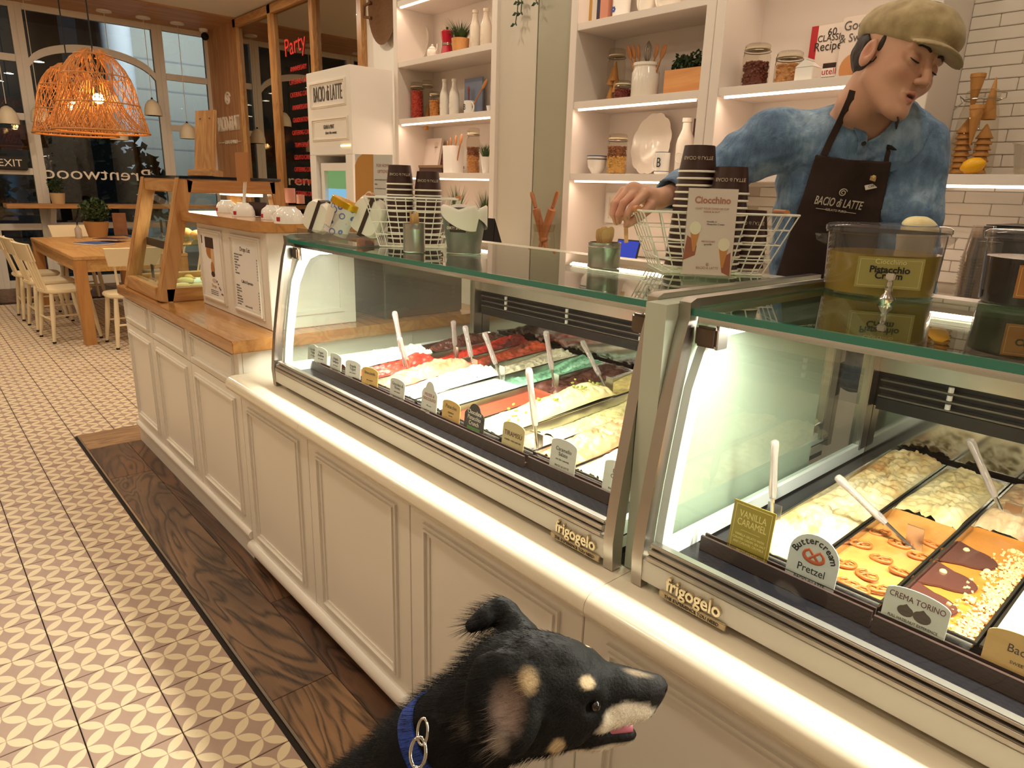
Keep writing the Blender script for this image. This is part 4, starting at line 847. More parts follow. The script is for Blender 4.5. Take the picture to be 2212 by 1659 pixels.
MB().box(tx1-.16, tx1-.02, ty0-.006, ty0-.001, 1.655, 1.665).build('glow_strip', emit('warm_glow', 'FFD890', 4), tr)
fr = thing('fridge', 'white framed fridge with a glowing screen door in the tower', 'fridge', (-4.9, 2.6, 0)); fx0, fx1 = tx0+.115, tx1-.115
for (a, b, c, d) in ((fx0, fx0+.05, .3, 1.545), (fx1-.05, fx1, .3, 1.545), (fx0+.05, fx1-.05, 1.49, 1.545), (fx0+.05, fx1-.05, .3, .36)): MB().box(a, b, 2.53, 2.78, c, d).build('door_frame', WHITE, fr)
MB().box(fx0+.05, fx1-.05, 2.56, 2.57, 1.36, 1.49).build('green_screen', emit('screen_green', '7CA86A', .75), fr); MB().box(fx0+.05, fx1-.05, 2.56, 2.57, .95, 1.36).build('blue_screen', emit('screen_blue', '7EB9D9', 1.0), fr); MB().box(fx0+.05, fx1-.05, 2.56, 2.57, .36, .95).build('dark_glass', SMOKE, fr)
# wicker basket hanging on the back wall
wk = thing('hanging_basket', 'dark oval wicker tray hanging on the white wall', 'basket', (-6.0, 3.62, 2.95)); WIC = M_('dark_wicker', '6E4A28', .7, var=.35, vs=50, bump=.6, bs=90)
c = AY(826, 10, 3.6); 
MB().lathe([(0, 0), (.17, 0), (.2, .02), (.235, .05), (.245, .05), (.21, .015), (.18, -.01), (0, -.01)], 30, M=Matrix.Translation((c[0], 3.645, c[2])) @ Matrix.Rotation(PI/2, 4, 'X') @ Matrix.Diagonal((1, 1.35, 1, 1))).build('tray', WIC, wk, smooth=50)
MB().tube([(c[0]-.2, 3.6, c[2]+.05), (c[0]-.29, 3.58, c[2]+.03), (c[0]-.30, 3.58, c[2]-.06), (c[0]-.2, 3.6, c[2]-.08)], .014, 8).build('handle', WIC, wk, smooth=60)
# hanging vine at the pier
vn = thing('trailing_vine', 'green trailing vine hanging in front of the pale pier', 'plant', (-3.2, 2.84, 2.5)); LEAFG = M_('vine_leaf', '33452A', .5, var=.3, vs=20)
for k, (u, v) in enumerate([(1113, 52), (1121, 30), (1154, 8)]):
    p = AY(u, v, 2.83); m = MB(); st = [(p[0]+.02*math.sin(q*.8+k), 2.83, p[2]+q*.055) for q in range(8)]; MB().tube(st, .003, 6).build('stem', LEAFG, vn)
    for q, s in enumerate(st[:-1]):
        for sg in (-1, 1):
            d = Vector((sg*.03, -.012, -.012)); b = Vector(s); w = Vector((.0, .0, .013)); lf = MB().add([b, b+d*.5+w, b+d, b+d*.5-w*.6], [(0, 1, 2, 3)]); lf.add([b+Vector((0, .001, 0)), b+d*.5+w, b+d, b+d*.5-w*.6], [(3, 2, 1, 0)]); lf.build('leaf', LEAFG, vn)
# =================================================================== SHELF OBJECTS
JG = glass('jar_glass', 'F6F4EE', 1.35, gain=1.0); CER = M_('glazed_cream_ceramic', 'F0E8DC', .15); CERW = M_('glazed_white_ceramic', 'F5F1EA', .12); GSK = M_('jar_seal', 'D9C9A8', .5); WIRE = M_('jar_wire', '9C958A', .3, 1.0)
def jar(u0, u1, v0, v1, y, zs, label, fill=None, layers=(), nuts=None, cones=False, lidh=.14, tapered=.0):
    p, r, h = ib(u0, u1, v0, v1, y, zs); t = thing('glass_jar', label, 'jar', p, 'glass jars on the shelves'); hb = h*(1-lidh)
    MB().lathe([(0, .002), (r*.9, .002), (r*(1-.0), .012), (r*(1-tapered*.5), hb*.8), (r*(.86-tapered*.5), hb*.95), (r*(.86-tapered*.5), hb)], 28, p).build('body', JG, t, smooth=50)
    rt = r*(.86-tapered*.5)
    MB().lathe([(rt*.99, hb), (rt*1.05, hb+.002), (rt*1.05, hb+.008), (rt*.99, hb+.009)], 24, p).build('seal', GSK, t, smooth=40)
    MB().lathe([(rt, hb+.010), (rt*1.08, hb+.012), (rt*1.06, h-.006), (rt*.9, h), (0, h)], 24, p).build('lid', JG, t, smooth=40)
    MB().tube([(p[0]+rt*1.12*math.cos(a), p[1]+rt*1.12*math.sin(a), p[2]+hb-.006) for a in [2*PI*k/20 for k in range(21)]], .0018, 6).build('wire_ring', WIRE, t)
    MB().tube([(p[0]-rt*1.1, p[1], p[2]+hb-.006), (p[0]-rt*1.3, p[1], p[2]+hb+.006), (p[0]-rt*1.16, p[1], p[2]+hb+.022), (p[0]-rt*1.3, p[1], p[2]+hb-.02)], .0018, 6).build('clip', WIRE, t)
    z = .006
    for (hh, colr, sz) in layers:
        m = MB(); rn = random.Random(int(u0)+int(sz*1e5)); rr = r*.93; n = int(min(420, 3.2*(rr*rr*hh*hb)/(sz**3)*.25)+60)
        for _ in range(n):
            a = rn.random()*2*PI; q = rr*math.sqrt(rn.uniform(.45, 1))-sz*.5; m.ball((p[0]+q*math.cos(a), p[1]+q*math.sin(a), p[2]+z+rn.random()*hh*hb), (sz, sz*.85, sz*.8), 6)
        for _ in range(40): a = rn.random()*2*PI; q = rr*math.sqrt(rn.random())-sz*.5; m.ball((p[0]+q*math.cos(a), p[1]+q*math.sin(a), p[2]+z+hh*hb), (sz, sz*.85, sz*.8), 6)
        m.lathe([(0, 0), (rr*.86, 0), (rr*.86, hh*hb), (0, hh*hb)], 20, (p[0], p[1], p[2]+z)); o = m.build('contents', M_('fill_'+colr, colr, .45, var=.35, vs=70), t, smooth=60); o['kind'] = 'stuff'; z += hh*hb
    return t, p, r, h
CONE = M_('wafer_cone', 'C98F4E', .6, var=.15, vs=60, bump=.5, bs=60)
def cone(loc, r, L, R_, label, group):
    t = thing('wafer_cone', label, 'cone', loc, group); m = MB(); m.lathe([(0, 0), (r*.12, .002), (r*.93, L*.9), (r, L*.9), (r, L), (r*.9, L), (r*.08, .01)], 14); m.build('wafer', CONE, t, smooth=40); kids(t)[0].location = (0, 0, 0); t.rotation_euler = R_; return t
zs1, zs2, zs3 = ZS
# ---- left bay
def plate_lean(u, v0, v1, y, zs, label, asp=1.0, scal=0, mat=CER):
    p, r, h = ib(u-30, u+30, v0, v1, y, zs); R_ = h/2; t = thing('display_plate', label, 'plate', p); n = 60
    M4 = Matrix.Translation((p[0], p[1]+.02, p[2]+R_*.99+.002)) @ Matrix.Rotation(math.radians(90-12), 4, 'X')
    prof = [(0, .004), (.58, .004), (.62, .008), (.72, .010), (.95, .022), (1.0, .026), (.99, .020), (.72, .004), (.6, 0), (0, 0)]; m = MB(); P = []; F = []
    for (q, z) in prof:
        for k in range(n):
            a = 2*PI*k/n; sc = (1+scal*abs(math.sin(a*6))*max(0, q-.6)/.4); P.append((q*R_*asp*math.cos(a)*sc, q*R_*math.sin(a)*sc, z))
    for j in range(len(prof)-1):
        for k in range(n): F.append((j*n+k, j*n+(k+1) % n, (j+1)*n+(k+1) % n, (j+1)*n+k))
    m.add(P, F, M4); m.build('dish', mat, t, smooth=60); return t
plate_lean(908, 50, 130, 3.06, zs3, 'round white plate leaning beside the red moka pot', .72)
p, r, h = ib(922, 946, 96, 124, 2.93, zs3); t = thing('sugar_bowl', 'small cream lidded sugar bowl in front of the leaning plate', 'bowl', p); MB().lathe([(0, 0), (r*.7, 0), (r, h*.3), (r*.95, h*.55), (r*.8, h*.6), (r*.82, h*.66), (r*.3, h*.85), (0, h*.86)], 20, p).build('bowl', CER, t, smooth=50); MB().ball((p[0], p[1], p[2]+h*.92), h*.09, 10).build('knob', CER, t, smooth=180); MB().tube([(p[0]+r*.9, p[1], p[2]+h*.4), (p[0]+r*1.4, p[1], p[2]+h*.6), (p[0]+r*1.5, p[1], p[2]+h*.95)], .005, 8).build('spout', CER, t, smooth=60)
p, r, h = ib(950, 982, 57, 114, 2.96, zs3); REDM = M_('red_enamel', 'B5122E', .25); t = thing('moka_pot', 'red stovetop moka pot with black knob', 'moka pot', p); 
MB().lathe([(0, 0), (r*.92, 0), (r*.72, h*.36), (r*.70, h*.38)], 8, p).build('boiler', REDM, t); MB().lathe([(r*.74, h*.38), (r*.74, h*.46), (0, h*.46)], 20, p).build('collar', CHROME, t, smooth=40); MB().lathe([(r*.68, h*.46), (r*.9, h*.84), (r*.5, h*.90), (0, h*.92)], 8, p).build('jug', REDM, t); MB().lathe([(0, 0), (.008, 0), (.009, h*.1), (0, h*.11)], 10, (p[0], p[1], p[2]+h*.9)).build('knob', DARK, t); MB().add([(p[0]-r*.8, p[1]-.01, p[2]+h*.82), (p[0]-r*1.2, p[1], p[2]+h*.84), (p[0]-r*.8, p[1]+.01, p[2]+h*.82), (p[0]-r*.72, p[1], p[2]+h*.62)], [(0, 1, 3), (1, 2, 3), (0, 2, 1)]).build('spout', REDM, t); MB().tube([(p[0]+r*.8, p[1]+.01, p[2]+h*.8), (p[0]+r*1.3, p[1]+.03, p[2]+h*.78), (p[0]+r*1.25, p[1]+.03, p[2]+h*.4)], .006, 8).build('handle', DARK, t)
def tuft(m, c, n, L, spread, w, seed):
    rn = random.Random(seed)
    for _ in range(n):
        a = rn.random()*2*PI; s = rn.random()**.5*spread; b = Vector(c)+Vector((math.cos(a)*s*.35, math.sin(a)*s*.35, 0)); l = L*rn.uniform(.6, 1.1); d = Vector((math.cos(a)*s, math.sin(a)*s, l)); wd = Vector((-math.sin(a), math.cos(a), 0))*w
        m.add([b-wd, b+wd, b+d*.55+wd*.8, b+d*.55-wd*.8, b+d+Vector((math.cos(a)*s*.5, math.sin(a)*s*.5, -l*.08))], [(0, 1, 2, 3), (3, 2, 4)])
    return m
GRASS = M_('grass_green', '3E5526', .55, var=.35, vs=30); SHRUB = M_('shrub_green', '2F4322', .5, var=.35, vs=30)
def potted(p, r, h, potm, label, leaf='grass', ph=.55, tap=.8, L=None, sq=False, n=160):
    t = thing('potted_plant', label, 'plant', p)
    if sq: MB().box(p[0]-r, p[0]+r, p[1]-r, p[1]+r, p[2], p[2]+h*ph).build('pot', potm, t, bevel=.002)
    else: MB().lathe([(0, 0), (r*tap, 0), (r, h*ph), (r*.92, h*ph), (r*.88, h*ph-.01), (0, h*ph-.01)], 24, p).build('pot', potm, t, smooth=50)
    m = MB()
    if leaf == 'grass': tuft(m, (p[0], p[1], p[2]+h*ph-.01), n, h*(1-ph)*1.05 if L is None else L, r*1.3, .0022, int(abs(p[0])*100))
    else: foliage(m, (p[0], p[1], p[2]+h*(ph+(1-ph)*.5)), max(r*1.15, h*(1-ph)*.5), n, max(.012, h*.10), int(abs(p[0])*90), squash=min(1.0, h*(1-ph)*.55/max(r*1.15, h*(1-ph)*.5)))
    o = m.build('foliage', GRASS if leaf == 'grass' else SHRUB, t); o['kind'] = 'stuff'; return t
WKP = M_('light_wicker', 'C98E52', .7, var=.2, vs=40, bump=.8, bs=70)
potted(*ib(975, 1014, 42, 108, 2.98, zs3), WKP, 'bushy grass plant in a woven pot beside the moka pot', 'grass', .48, .85, n=260)
def bottle(u0, u1, v0, v1, y, zs, label, mat, grp='milk bottles'):
    p, r, h = ib(u0, u1, v0, v1, y, zs); t = thing('milk_bottle', label, 'bottle', p, grp); MB().lathe([(0, 0), (r*.92, 0), (r, .01), (r, h*.55), (r*.9, h*.64), (r*.5, h*.80), (r*.45, h*.92), (r*.56, h*.93), (r*.56, h), (r*.44, h), (r*.40, h*.9)], 26, p).build('body', mat, t, smooth=45)
    MB().tube([(p[0]+r*.52*math.cos(a), p[1]-math.sqrt(max(0, r*r*1.01-(r*.52*math.cos(a))**2)), p[2]+h*.30+r*.52*math.sin(a)) for a in [2*PI*k/20 for k in range(21)]], .0012, 5).build('embossed_ring', mat, t); return t
MILKG = M_('frosted_milk_glass', 'EFE4D2', .18, trans=.35); 
bottle(1014, 1038, 18, 100, 3.0, zs3, 'left clear milk bottle at the end of the top shelf', MILKG); bottle(1037, 1062, 14, 95, 3.0, zs3, 'right clear milk bottle at the end of the top shelf', MILKG)
jar(887, 915, 183, 256, 2.97, zs2, 'jar of red candies at the left of the middle shelf', layers=[(.85, 'C2402F', .009)]); 
t_, p_, r_, h_ = jar(911, 936, 174, 252, 3.04, zs2, 'tall jar of wafer cones behind the candy jar'); 
for k in range(3): cone((p_[0]+(.014*(k-1)), p_[1]-.006, p_[2]+.03+.045*k), r_*.42, h_*.34, (PI, .08*(k-1), 0), 'wafer cone standing in the tall jar on the left bay', 'cones in the left bay jar')
jar(927, 951, 199, 251, 2.96, zs2, 'small jar of orange biscuits beside the milk bottles', layers=[(.7, 'D28A44', .009)])
bottle(950, 971, 178, 252, 2.97, zs2, 'left of two cream milk bottles on the middle shelf', CER); bottle(970, 992, 177, 250, 2.97, zs2, 'right of two cream milk bottles on the middle shelf', CER)
def mug(u0, u1, v0, v1, y, zs, label, hs=1, letter='B', enamel=False):
    p, r, h = ib(u0, u1, v0, v1, y, zs); t = thing('letter_mug', label, 'mug', p); MB().lathe([(0, 0), (r*.92, 0), (r, .006), (r, h), (r*.93, h), (r*.93, .008), (0, .008)], 26, p).build('body', CERW, t, smooth=45)
    MB().tube([(p[0]+hs*r*(.95+.55*math.sin(a)), p[1]-.004, p[2]+h*(.5+.34*math.cos(a))) for a in [PI*k/10 for k in range(11)]], .005, 8).build('handle', CERW, t, smooth=60)
    put('lettering', text_mesh(letter, h*.62, M_('mug_ink', '2A2A2E', .5), frame((p[0]-hs*r*.15, p[1]-r*1.0, p[2]+h*.5), (1, .12*hs, 0), (0, 0, 1)), .001, sx=.8), t)
    if enamel:
        for zz in (.012, h-.003): MB().lathe([(r*1.003, zz), (r*1.01, zz+.001), (r*1.003, zz+.003)], 26, p).build('blue_rim', M_('enamel_blue', '2B3A5C', .3), t)
    return t, p, r, h
t_, p_, r_, h_ = mug(1002, 1025, 219, 245, 2.93, zs2, 'white letter mug holding wooden spoons on the left bay')
def spoon(a, b, label, r=.011, mt=None, cat='spoon', grp=None):
    t = thing('wooden_spoon', label, cat, a, grp); a = Vector(a); b = Vector(b); d = (b-a).normalized(); L = (b-a).length; mt = mt or M_('beech_wood', 'B97A42', .5, var=.12, vs=30)
    MB().tube([a, a+d*L*.74], [.0045, .0045], 8).build('shaft', mt, t, smooth=60); sd = d.cross(Vector((.3, 1, .1))).normalized(); up = sd.cross(d)
    M4 = Matrix(((sd.x, up.x, d.x, 0), (sd.y, up.y, d.y, 0), (sd.z, up.z, d.z, 0), (0, 0, 0, 1))); M4.translation = a+d*L*.86; MB().ball((0, 0, 0), (r*1.7, .005, L*.16), 12, M4).build('bowl', mt, t, smooth=180); return t
for k, (u, v, lab, mt) in enumerate([(1012, 186, 'dark red spoon in the letter mug on the left bay', M_('red_wood', '7E2E22', .4)), (1052, 172, 'pale wooden spoon leaning out of the letter mug', None)]):
    b = AY(u, v, 2.92); spoon((p_[0]+(.0 if k == 0 else .012), p_[1], p_[2]+.02), b, lab, .010, mt, grp='utensils in the left bay mug')
q0 = AY(1003, 238, 3.1); q1 = AY(1042, 165, 3.1); t = thing('small_picture', 'small blue-grey picture leaning behind the letter mug', 'picture', (q0[0], 3.1, zs2)); MB().box(float(q0[0]), float(q1[0]), 3.10, 3.112, zs2+.0005, float(q1[2])).build('board', M_('blue_print', '8E9BB8', .5, var=.2, vs=12), t)
p, r, h = ib(1050, 1063, 226, 240, 2.95, zs2); tag(MB().lathe([(0, 0), (r*.6, 0), (r, h), (r*.85, h), (r*.5, .004), (0, .004)], 18, p).build('espresso_cup', CERW, smooth=50), 'tiny white cup at the right end of the middle shelf', 'cup')
# shelf 3 of the left bay
def book(x0, x1, y, z0, h, label, colr, th=.02, lean=0.0, cover=None, rz=0.0):
    t = thing('book', label, 'book', (x0, y, z0), 'books on the shelves'); M4 = Matrix.Translation((x0, y, z0+.0008)) @ Matrix.Rotation(rz, 4, 'Z') @ Matrix.Rotation(lean, 4, 'X'); w = x1-x0
    cm = M_('book_'+colr, colr, .4); MB().box(0, w, 0, th*.12, 0, h, M4).build('front_cover', cm, t); MB().box(0, w, th*.88, th, 0, h, M4).build('back_cover', cm, t); MB().box(0, th*.1, th*.12, th*.88, 0, h, M4).build('spine', cm, t); MB().box(th*.1, w-.004, th*.12, th*.88, .003, h-.003, M4).build('pages', M_('book_pages', 'E9E2D2', .8), t)
    return t, M4, w, h
a = AY(900, 378, 3.0); b = AY(945, 300, 3.0); t, M4, w, h = book(float(a[0]), float(a[0])+.20, 3.05, zs1+.0525, .20, 'white booklet leaning on the lower shelf of the left bay', 'E6D6CC', .02, -.2)
a = AY(914, 380, 2.92); b = AY(959, 380, 2.92); t = thing('storage_box', 'flat dark brown box under the leaning booklet', 'box', (float(a[0]), 2.95, zs1)); MB().box(float(a[0])-.02, float(b[0]), 2.90, 3.09, zs1+.0005, zs1+.035).build('base', M_('dark_brown_box', '4A2E20', .5), t); MB().box(float(a[0])-.024, float(b[0])+.004, 2.896, 3.094, zs1+.0352, zs1+.052).build('lid', M_('tan_box_lid', '8B6A48', .5), t)
jar(938, 962, 300, 362, 3.11, zs1, 'jar of pink candies behind the white spoon pot', layers=[(.7, 'B06A62', .008)])
def crock(u0, u1, v0, v1, y, zs, label, mat, utens, sq=False, rim=True):
    p, r, h = ib(u0, u1, v0, v1, y, zs); t = thing('utensil_pot', label, 'pot', p)
    if sq: MB().lathe([(r*.98, 0), (r*1.05, h), (r*.95, h), (r*.9, .01), (0, .01)], 4, p, Matrix.Identity(4), a0=PI/4, a1=PI/4+2*PI).build('pot', mat, t)
    else: MB().lathe([(0, 0), (r*.9, 0), (r, .012), (r, h*.72), (r*.88, h*.84), (r*.88, h*.9), (r*.95, h*.92), (r*.95, h), (r*.86, h), (r*.8, h*.8), (r*.8, .02), (0, .02)], 28, p).build('pot', mat, t, smooth=50)
    for k, (u, v, rr, lab) in enumerate(utens):
        b = AY(u, v, y-.01); spoon((p[0]+(b[0]-p[0])*.25, p[1], p[2]+.03), b, lab, rr, grp='wooden utensils in pots')
    return t, p, r, h
crock(957, 1001, 328, 382, 2.95, zs1, 'white square pot of wooden spoons on the left bay', CERW, [(966, 305, .008, 'thin wooden spoon at the left of the square white pot'), (973, 298, .009, 'second wooden spoon in the square white pot'), (985, 293, .012, 'broad wooden spoon in the middle of the square white pot'), (998, 290, .013, 'big wooden spoon at the right of the square white pot')], sq=True)
jar(1007, 1036, 290, 379, 2.95, zs1, 'jar with two layers of nuts at the right of the left bay', layers=[(.42, 'C98F58', .007), (.22, '7E4A2C', .007)])
potted(*ib(1037, 1060, 318, 381, 2.93, zs1), CERW, 'small dark grass plant in a white tapered pot', 'grass', .52, .55, n=120)
# under the left bay: boards and grasses on the back counter
ZB = 1.0455
a = AY(939, 395, 3.10); t = thing('cutting_board', 'paddle-shaped wooden cutting board leaning under the left bay', 'cutting board', (a[0], 3.1, ZB)); hh = float(a[2])-ZB; m = MB(); x = float(a[0])-.02; P = [(x-.075, ZB), (x+.075, ZB), (x+.075, ZB+hh*.55), (x+.03, ZB+hh*.70), (x+.024, ZB+hh*.9), (x+.02, ZB+hh), (x-.02, ZB+hh), (x-.024, ZB+hh*.9), (x-.03, ZB+hh*.70), (x-.075, ZB+hh*.55)]; m.prism(P, 'y', 3.10, 3.115); m.build('board', wood('paddle_wood', '8E5A30', 'B87C48', 'z', .5), t, bevel=.002)
for (u0, u1, v0, v1, lab) in [(968, 1004, 410, 512, 'tall thin grass plant behind the bucket'), (1032, 1062, 418, 520, 'tall thin grass plant at the right end of the left bay')]:
    p, r, h = ib(u0, u1, v0, v1, 2.93, ZB); potted(p, r*.8, h*1.1, CERW, lab, 'grass', .34, .75, n=130)
t = thing('card_reader', 'small black card reader behind the bucket', 'card reader', (-3.1, 2.6, ZB)); a = AY(1052, 520, 2.6); MB().prism([(2.56, ZB), (2.66, ZB), (2.645, ZB+.02), (2.575, ZB+.19)], 'x', float(a[0])-.03, float(a[0])+.10).build('body', M_('black_plastic', '151619', .35), t, bevel=.004)
# jar with rolling pins before the pier
p, r, h = ib(1144, 1200, 486, 545, 2.78, ZB); t = thing('utensil_jar', 'glass jar of rolling pins before the pale pier', 'jar', p); MB().lathe([(0, .002), (r*.8, .002), (r*.95, .02), (r*.8, h*.75), (r*.9, h), (r*.86, h), (r*.76, h*.75)], 26, p).build('body', JG, t, smooth=50)
PIN = M_('rolling_pin_wood', '9A5F34', .5, var=.15, vs=30)
for k, (u, v, lab) in enumerate([(1148, 415, 'dark rolling pin at the left of the glass jar'), (1205, 413, 'rolling pin leaning to the right in the glass jar')]):
    b = Vector(AY(u, v, 2.77)); a = Vector((p[0]+(.035 if k == 0 else -.03), p[1], p[2]+.015)); d = (b-a); tt = thing('rolling_pin', lab, 'rolling pin', a, 'rolling pins in the jar'); MB().tube([a, a+d*.14], .012, 10).build('handle', PIN, tt, smooth=50); MB().tube([a+d*.15, a+d*.17, a+d*.70, a+d*.72], [.014, .023, .023, .014], 12).build('barrel', PIN, tt, smooth=50); MB().tube([a+d*.73, a+d*.95, b], [.010, .013, .008], 10).build('handle', PIN, tt, smooth=50)
b = Vector(AY(1160, 462, 2.75)); spoon((p[0]+.01, p[1]-.02, p[2]+.015), b+Vector((0, 0, .03)), 'big round wooden ladle in the rolling pin jar', .022, PIN)
# ---- mid bay, top shelf
for k, (u0, u1, colr, lab) in enumerate([(1270, 1284, 'C79A4A', 'mustard book at the left end of the top shelf'), (1284, 1294, 'E6DFD2', 'white book beside the mustard book'), (1294, 1300, '2F3550', 'thin navy book on the top shelf'), (1301, 1318, 'C9876E', 'salmon book leaning on the top shelf')]):
    a = AY(u0, 35, 2.95); b = AY(u1, 35, 2.95); t = thing('book', lab, 'book', (a[0], 2.95, 2.2425), 'books on the top shelf'); w = float(b[0]-a[0]); cm = M_('book_'+colr, colr, .5); x = float(a[0]); MB().box(x, x+w, 2.93, 2.934, 2.2425, 2.47).build('spine', cm, t); MB().box(x, x+.003, 2.934, 3.09, 2.2425, 2.47).build('front_cover', cm, t); MB().box(x+w-.003, x+w, 2.934, 3.09, 2.2425, 2.47).build('back_cover', cm, t); MB().box(x+.003, x+w-.003, 2.934, 3.085, 2.2455, 2.466).build('pages', MATS['book_pages'], t)
p, r, h = ib(1322, 1361, -5, 35, 2.95, 2.2425); t = potted(p, r, h*2.0, CERW, 'plant in a white enamel mug with a blue flower', 'shrub', .5, .97, n=160)
m = MB()
for k in range(6): a = 2*PI*k/6; ellp(m, 0, 0, 0, 0, 3) if False else m.add([(p[0]-.3*r+.009*math.cos(a)+.006*math.cos(b_), p[1]-r*1.0, p[2]+h*.45+.009*math.sin(a)+.006*math.sin(b_)) for b_ in [2*PI*q/8 for q in range(8)]], [tuple(range(8))])
m.build('blue_flower', M_('flower_blue', '3F5FA8', .5), t)
for k, (u0, u1, lab) in enumerate([(1378, 1414, 'left cream pitcher on the top shelf'), (1418, 1470, 'round cream teapot beside the pitcher on the top shelf')]):
    p, r, h = ib(u0, u1, -40, 22-k*6, 2.95, 2.2425); t = thing('cream_pitcher', lab, 'pitcher', p, 'cream pitchers'); MB().lathe([(0, 0), (r*.7, 0), (r, h*.3), (r*.9, h*.6), (r*.7, h*.85), (r*.8, h), (r*.7, h), (0, h*.5)], 24, p).build('body', CER, t, smooth=60); MB().tube([(p[0]-r*(.9+.45*math.sin(q)), p[1], p[2]+h*(.5+.3*math.cos(q))) for q in [PI*j/8 for j in range(9)]], .007, 8).build('handle', CER, t, smooth=60)
# mid bay, middle shelf
t_, p_, r_, h_ = jar(1308, 1347, 104, 208, 3.02, zs2, 'tall clip jar of wafer cones at the left of the middle bay')
for k, (dx, dz, ry) in enumerate([(-.012, .01, .1), (.010, .05, -.12), (-.008, .09, .15), (.006, .11, .05)]): cone((p_[0]+dx, p_[1]-.012, p_[2]+dz+h_*.36), r_*.5, h_*.36, (PI, ry, 0), 'wafer cone stacked in the clip jar of the middle bay', 'cones in the middle bay jar')
jar(1326, 1363, 172, 208, 2.92, zs2, 'short clip jar of red berries before the cone jar', layers=[(.6, '7A2A22', .006)], lidh=.25)
t_, p_, r_, h_ = crock(1362, 1421, 138, 206, 2.96, zs2, 'glazed cream crock of wooden utensils on the middle bay', CER, [(1356, 100, .010, 'wooden spatula at the far left of the cream crock'), (1366, 97, .010, 'second wooden spatula at the left of the cream crock'), (1378, 98, .009, 'thin wooden spatula in the cream crock'), (1421, 96, .010, 'wooden spatula at the right of the cream crock'), (1438, 97, .012, 'wooden spatula at the far right of the cream crock')])
b = Vector(AY(1402, 88, 2.96)); a = Vector((p_[0], p_[1], p_[2]+h_*.5)); t = thing('whisk', 'wire whisk standing in the cream crock', 'whisk', a); d = (b-a)
MB().tube([a, a+d*.45], .004, 8).build('handle', STEEL, t)
for k in range(6):
    an = PI*k/6; ax = Vector((math.cos(an), math.sin(an), 0)); MB().tube([a+d*.45+ax*(.020*math.sin(PI*q/14)**.8 if q < 14 else 0)*1+d*.55*(q/14) for q in range(15)], .0012, 5).build('wire_loop', STEEL, t); MB().tube([a+d*.45-ax*(.020*math.sin(PI*q/14)**.8 if q < 14 else 0)+d*.55*(q/14) for q in range(15)], .0012, 5).build('wire_loop', STEEL, t)
a = AY(1432, 198, 2.93); b = AY(1512, 193, 2.93); x0, x1 = float(a[0]), min(float(b[0]), -1.975); t = thing('planter_box', 'pale wooden planter box with a low shrub on the middle bay', 'planter', ((x0+x1)/2, 3.0, zs2)); hp = .115
PLW = wood('planter_wood', 'D08A4C', 'E3A566', 'x', .45, rings=5)
for bx in ((x0, x1, 2.93, 2.938), (x0, x1, 3.07, 3.078)): MB().box(bx[0], bx[1], bx[2], bx[3], zs2+.0005, zs2+hp).build('board', PLW, t, bevel=.001)
for bx in ((x0, x0+.008), (x1-.008, x1)): MB().box(bx[0], bx[1], 2.9385, 3.0695, zs2+.0005, zs2+hp).build('board', PLW, t, bevel=.001)
MB().box(x0+.008, x1-.008, 2.94, 3.069, zs2+.0006, zs2+hp*.85).build('soil', M_('dark_soil', '2A2018', .9), t); m = MB()
for q in range(7): foliage(m, (x0+.03+(x1-x0-.06)*q/6, 3.0, zs2+hp+.025+.012*math.sin(q*2)), .045, 70, .022, q+50)
o = m.build('foliage', SHRUB, t); o['kind'] = 'stuff'
# mid bay, lower shelf
p, r, h = ib(1266, 1310, 341, 377, 2.95, zs1)
for k in range(2):
    tt = thing('blue_rim_bowl', ('lower', 'upper')[k]+' of two nested white bowls with blue rims', 'bowl', (p[0], p[1], p[2]+k*.016), 'nested blue-rim bowls'); zz = k*.016; pp = (p[0], p[1], p[2]+zz); hh = h-.016
    MB().lathe([(0, .0), (r*.45, 0), (r*.5, .004), (r*.86, hh*.45), (r*(.98+.02*k), hh), (r*.95, hh), (r*.82, hh*.5), (r*.4, .008), (0, .008)], 30, pp).build('bowl', CERW, tt, smooth=50); MB().lathe([(r*(.985+.02*k), hh-.004), (r*(1.0+.02*k), hh-.003), (r*(1.0+.02*k), hh+.0005), (r*.95, hh+.0008)], 30, pp).build('blue_rim', M_('enamel_blue', '2B3A5C', .3), tt)
jar(1308, 1352, 298, 377, 2.96, zs1, 'clip jar with two layers of nuts beside the bowls', layers=[(.46, 'D6A95E', .0085), (.30, '8E5A38', .006)])
plate_lean(1402, 254, 374, 3.07, zs1, 'large scalloped cream plate leaning on the middle bay', .80, .05)
mug(1412, 1444, 335, 379, 2.93, zs1, 'white enamel letter mug with blue rims on the middle bay', -1, 'B', True)
bottle(1455, 1494, 266, 377, 2.97, zs1, 'tall cream milk bottle at the right of the middle bay', CER)
a = AY(1488, 376, 3.06); t = thing('book', 'dark maroon book standing behind the milk bottle', 'book', (a[0], 3.06, zs1)); MB().box(float(a[0]), -1.97, 3.06, 3.085, zs1+.0005, zs1+.27).build('cover', M_('maroon_cover', '5A2A2A', .5), t); MB().box(float(a[0])+.004, -1.972, 3.063, 3.082, zs1+.27, zs1+.272).build('pages', MATS['book_pages'], t)
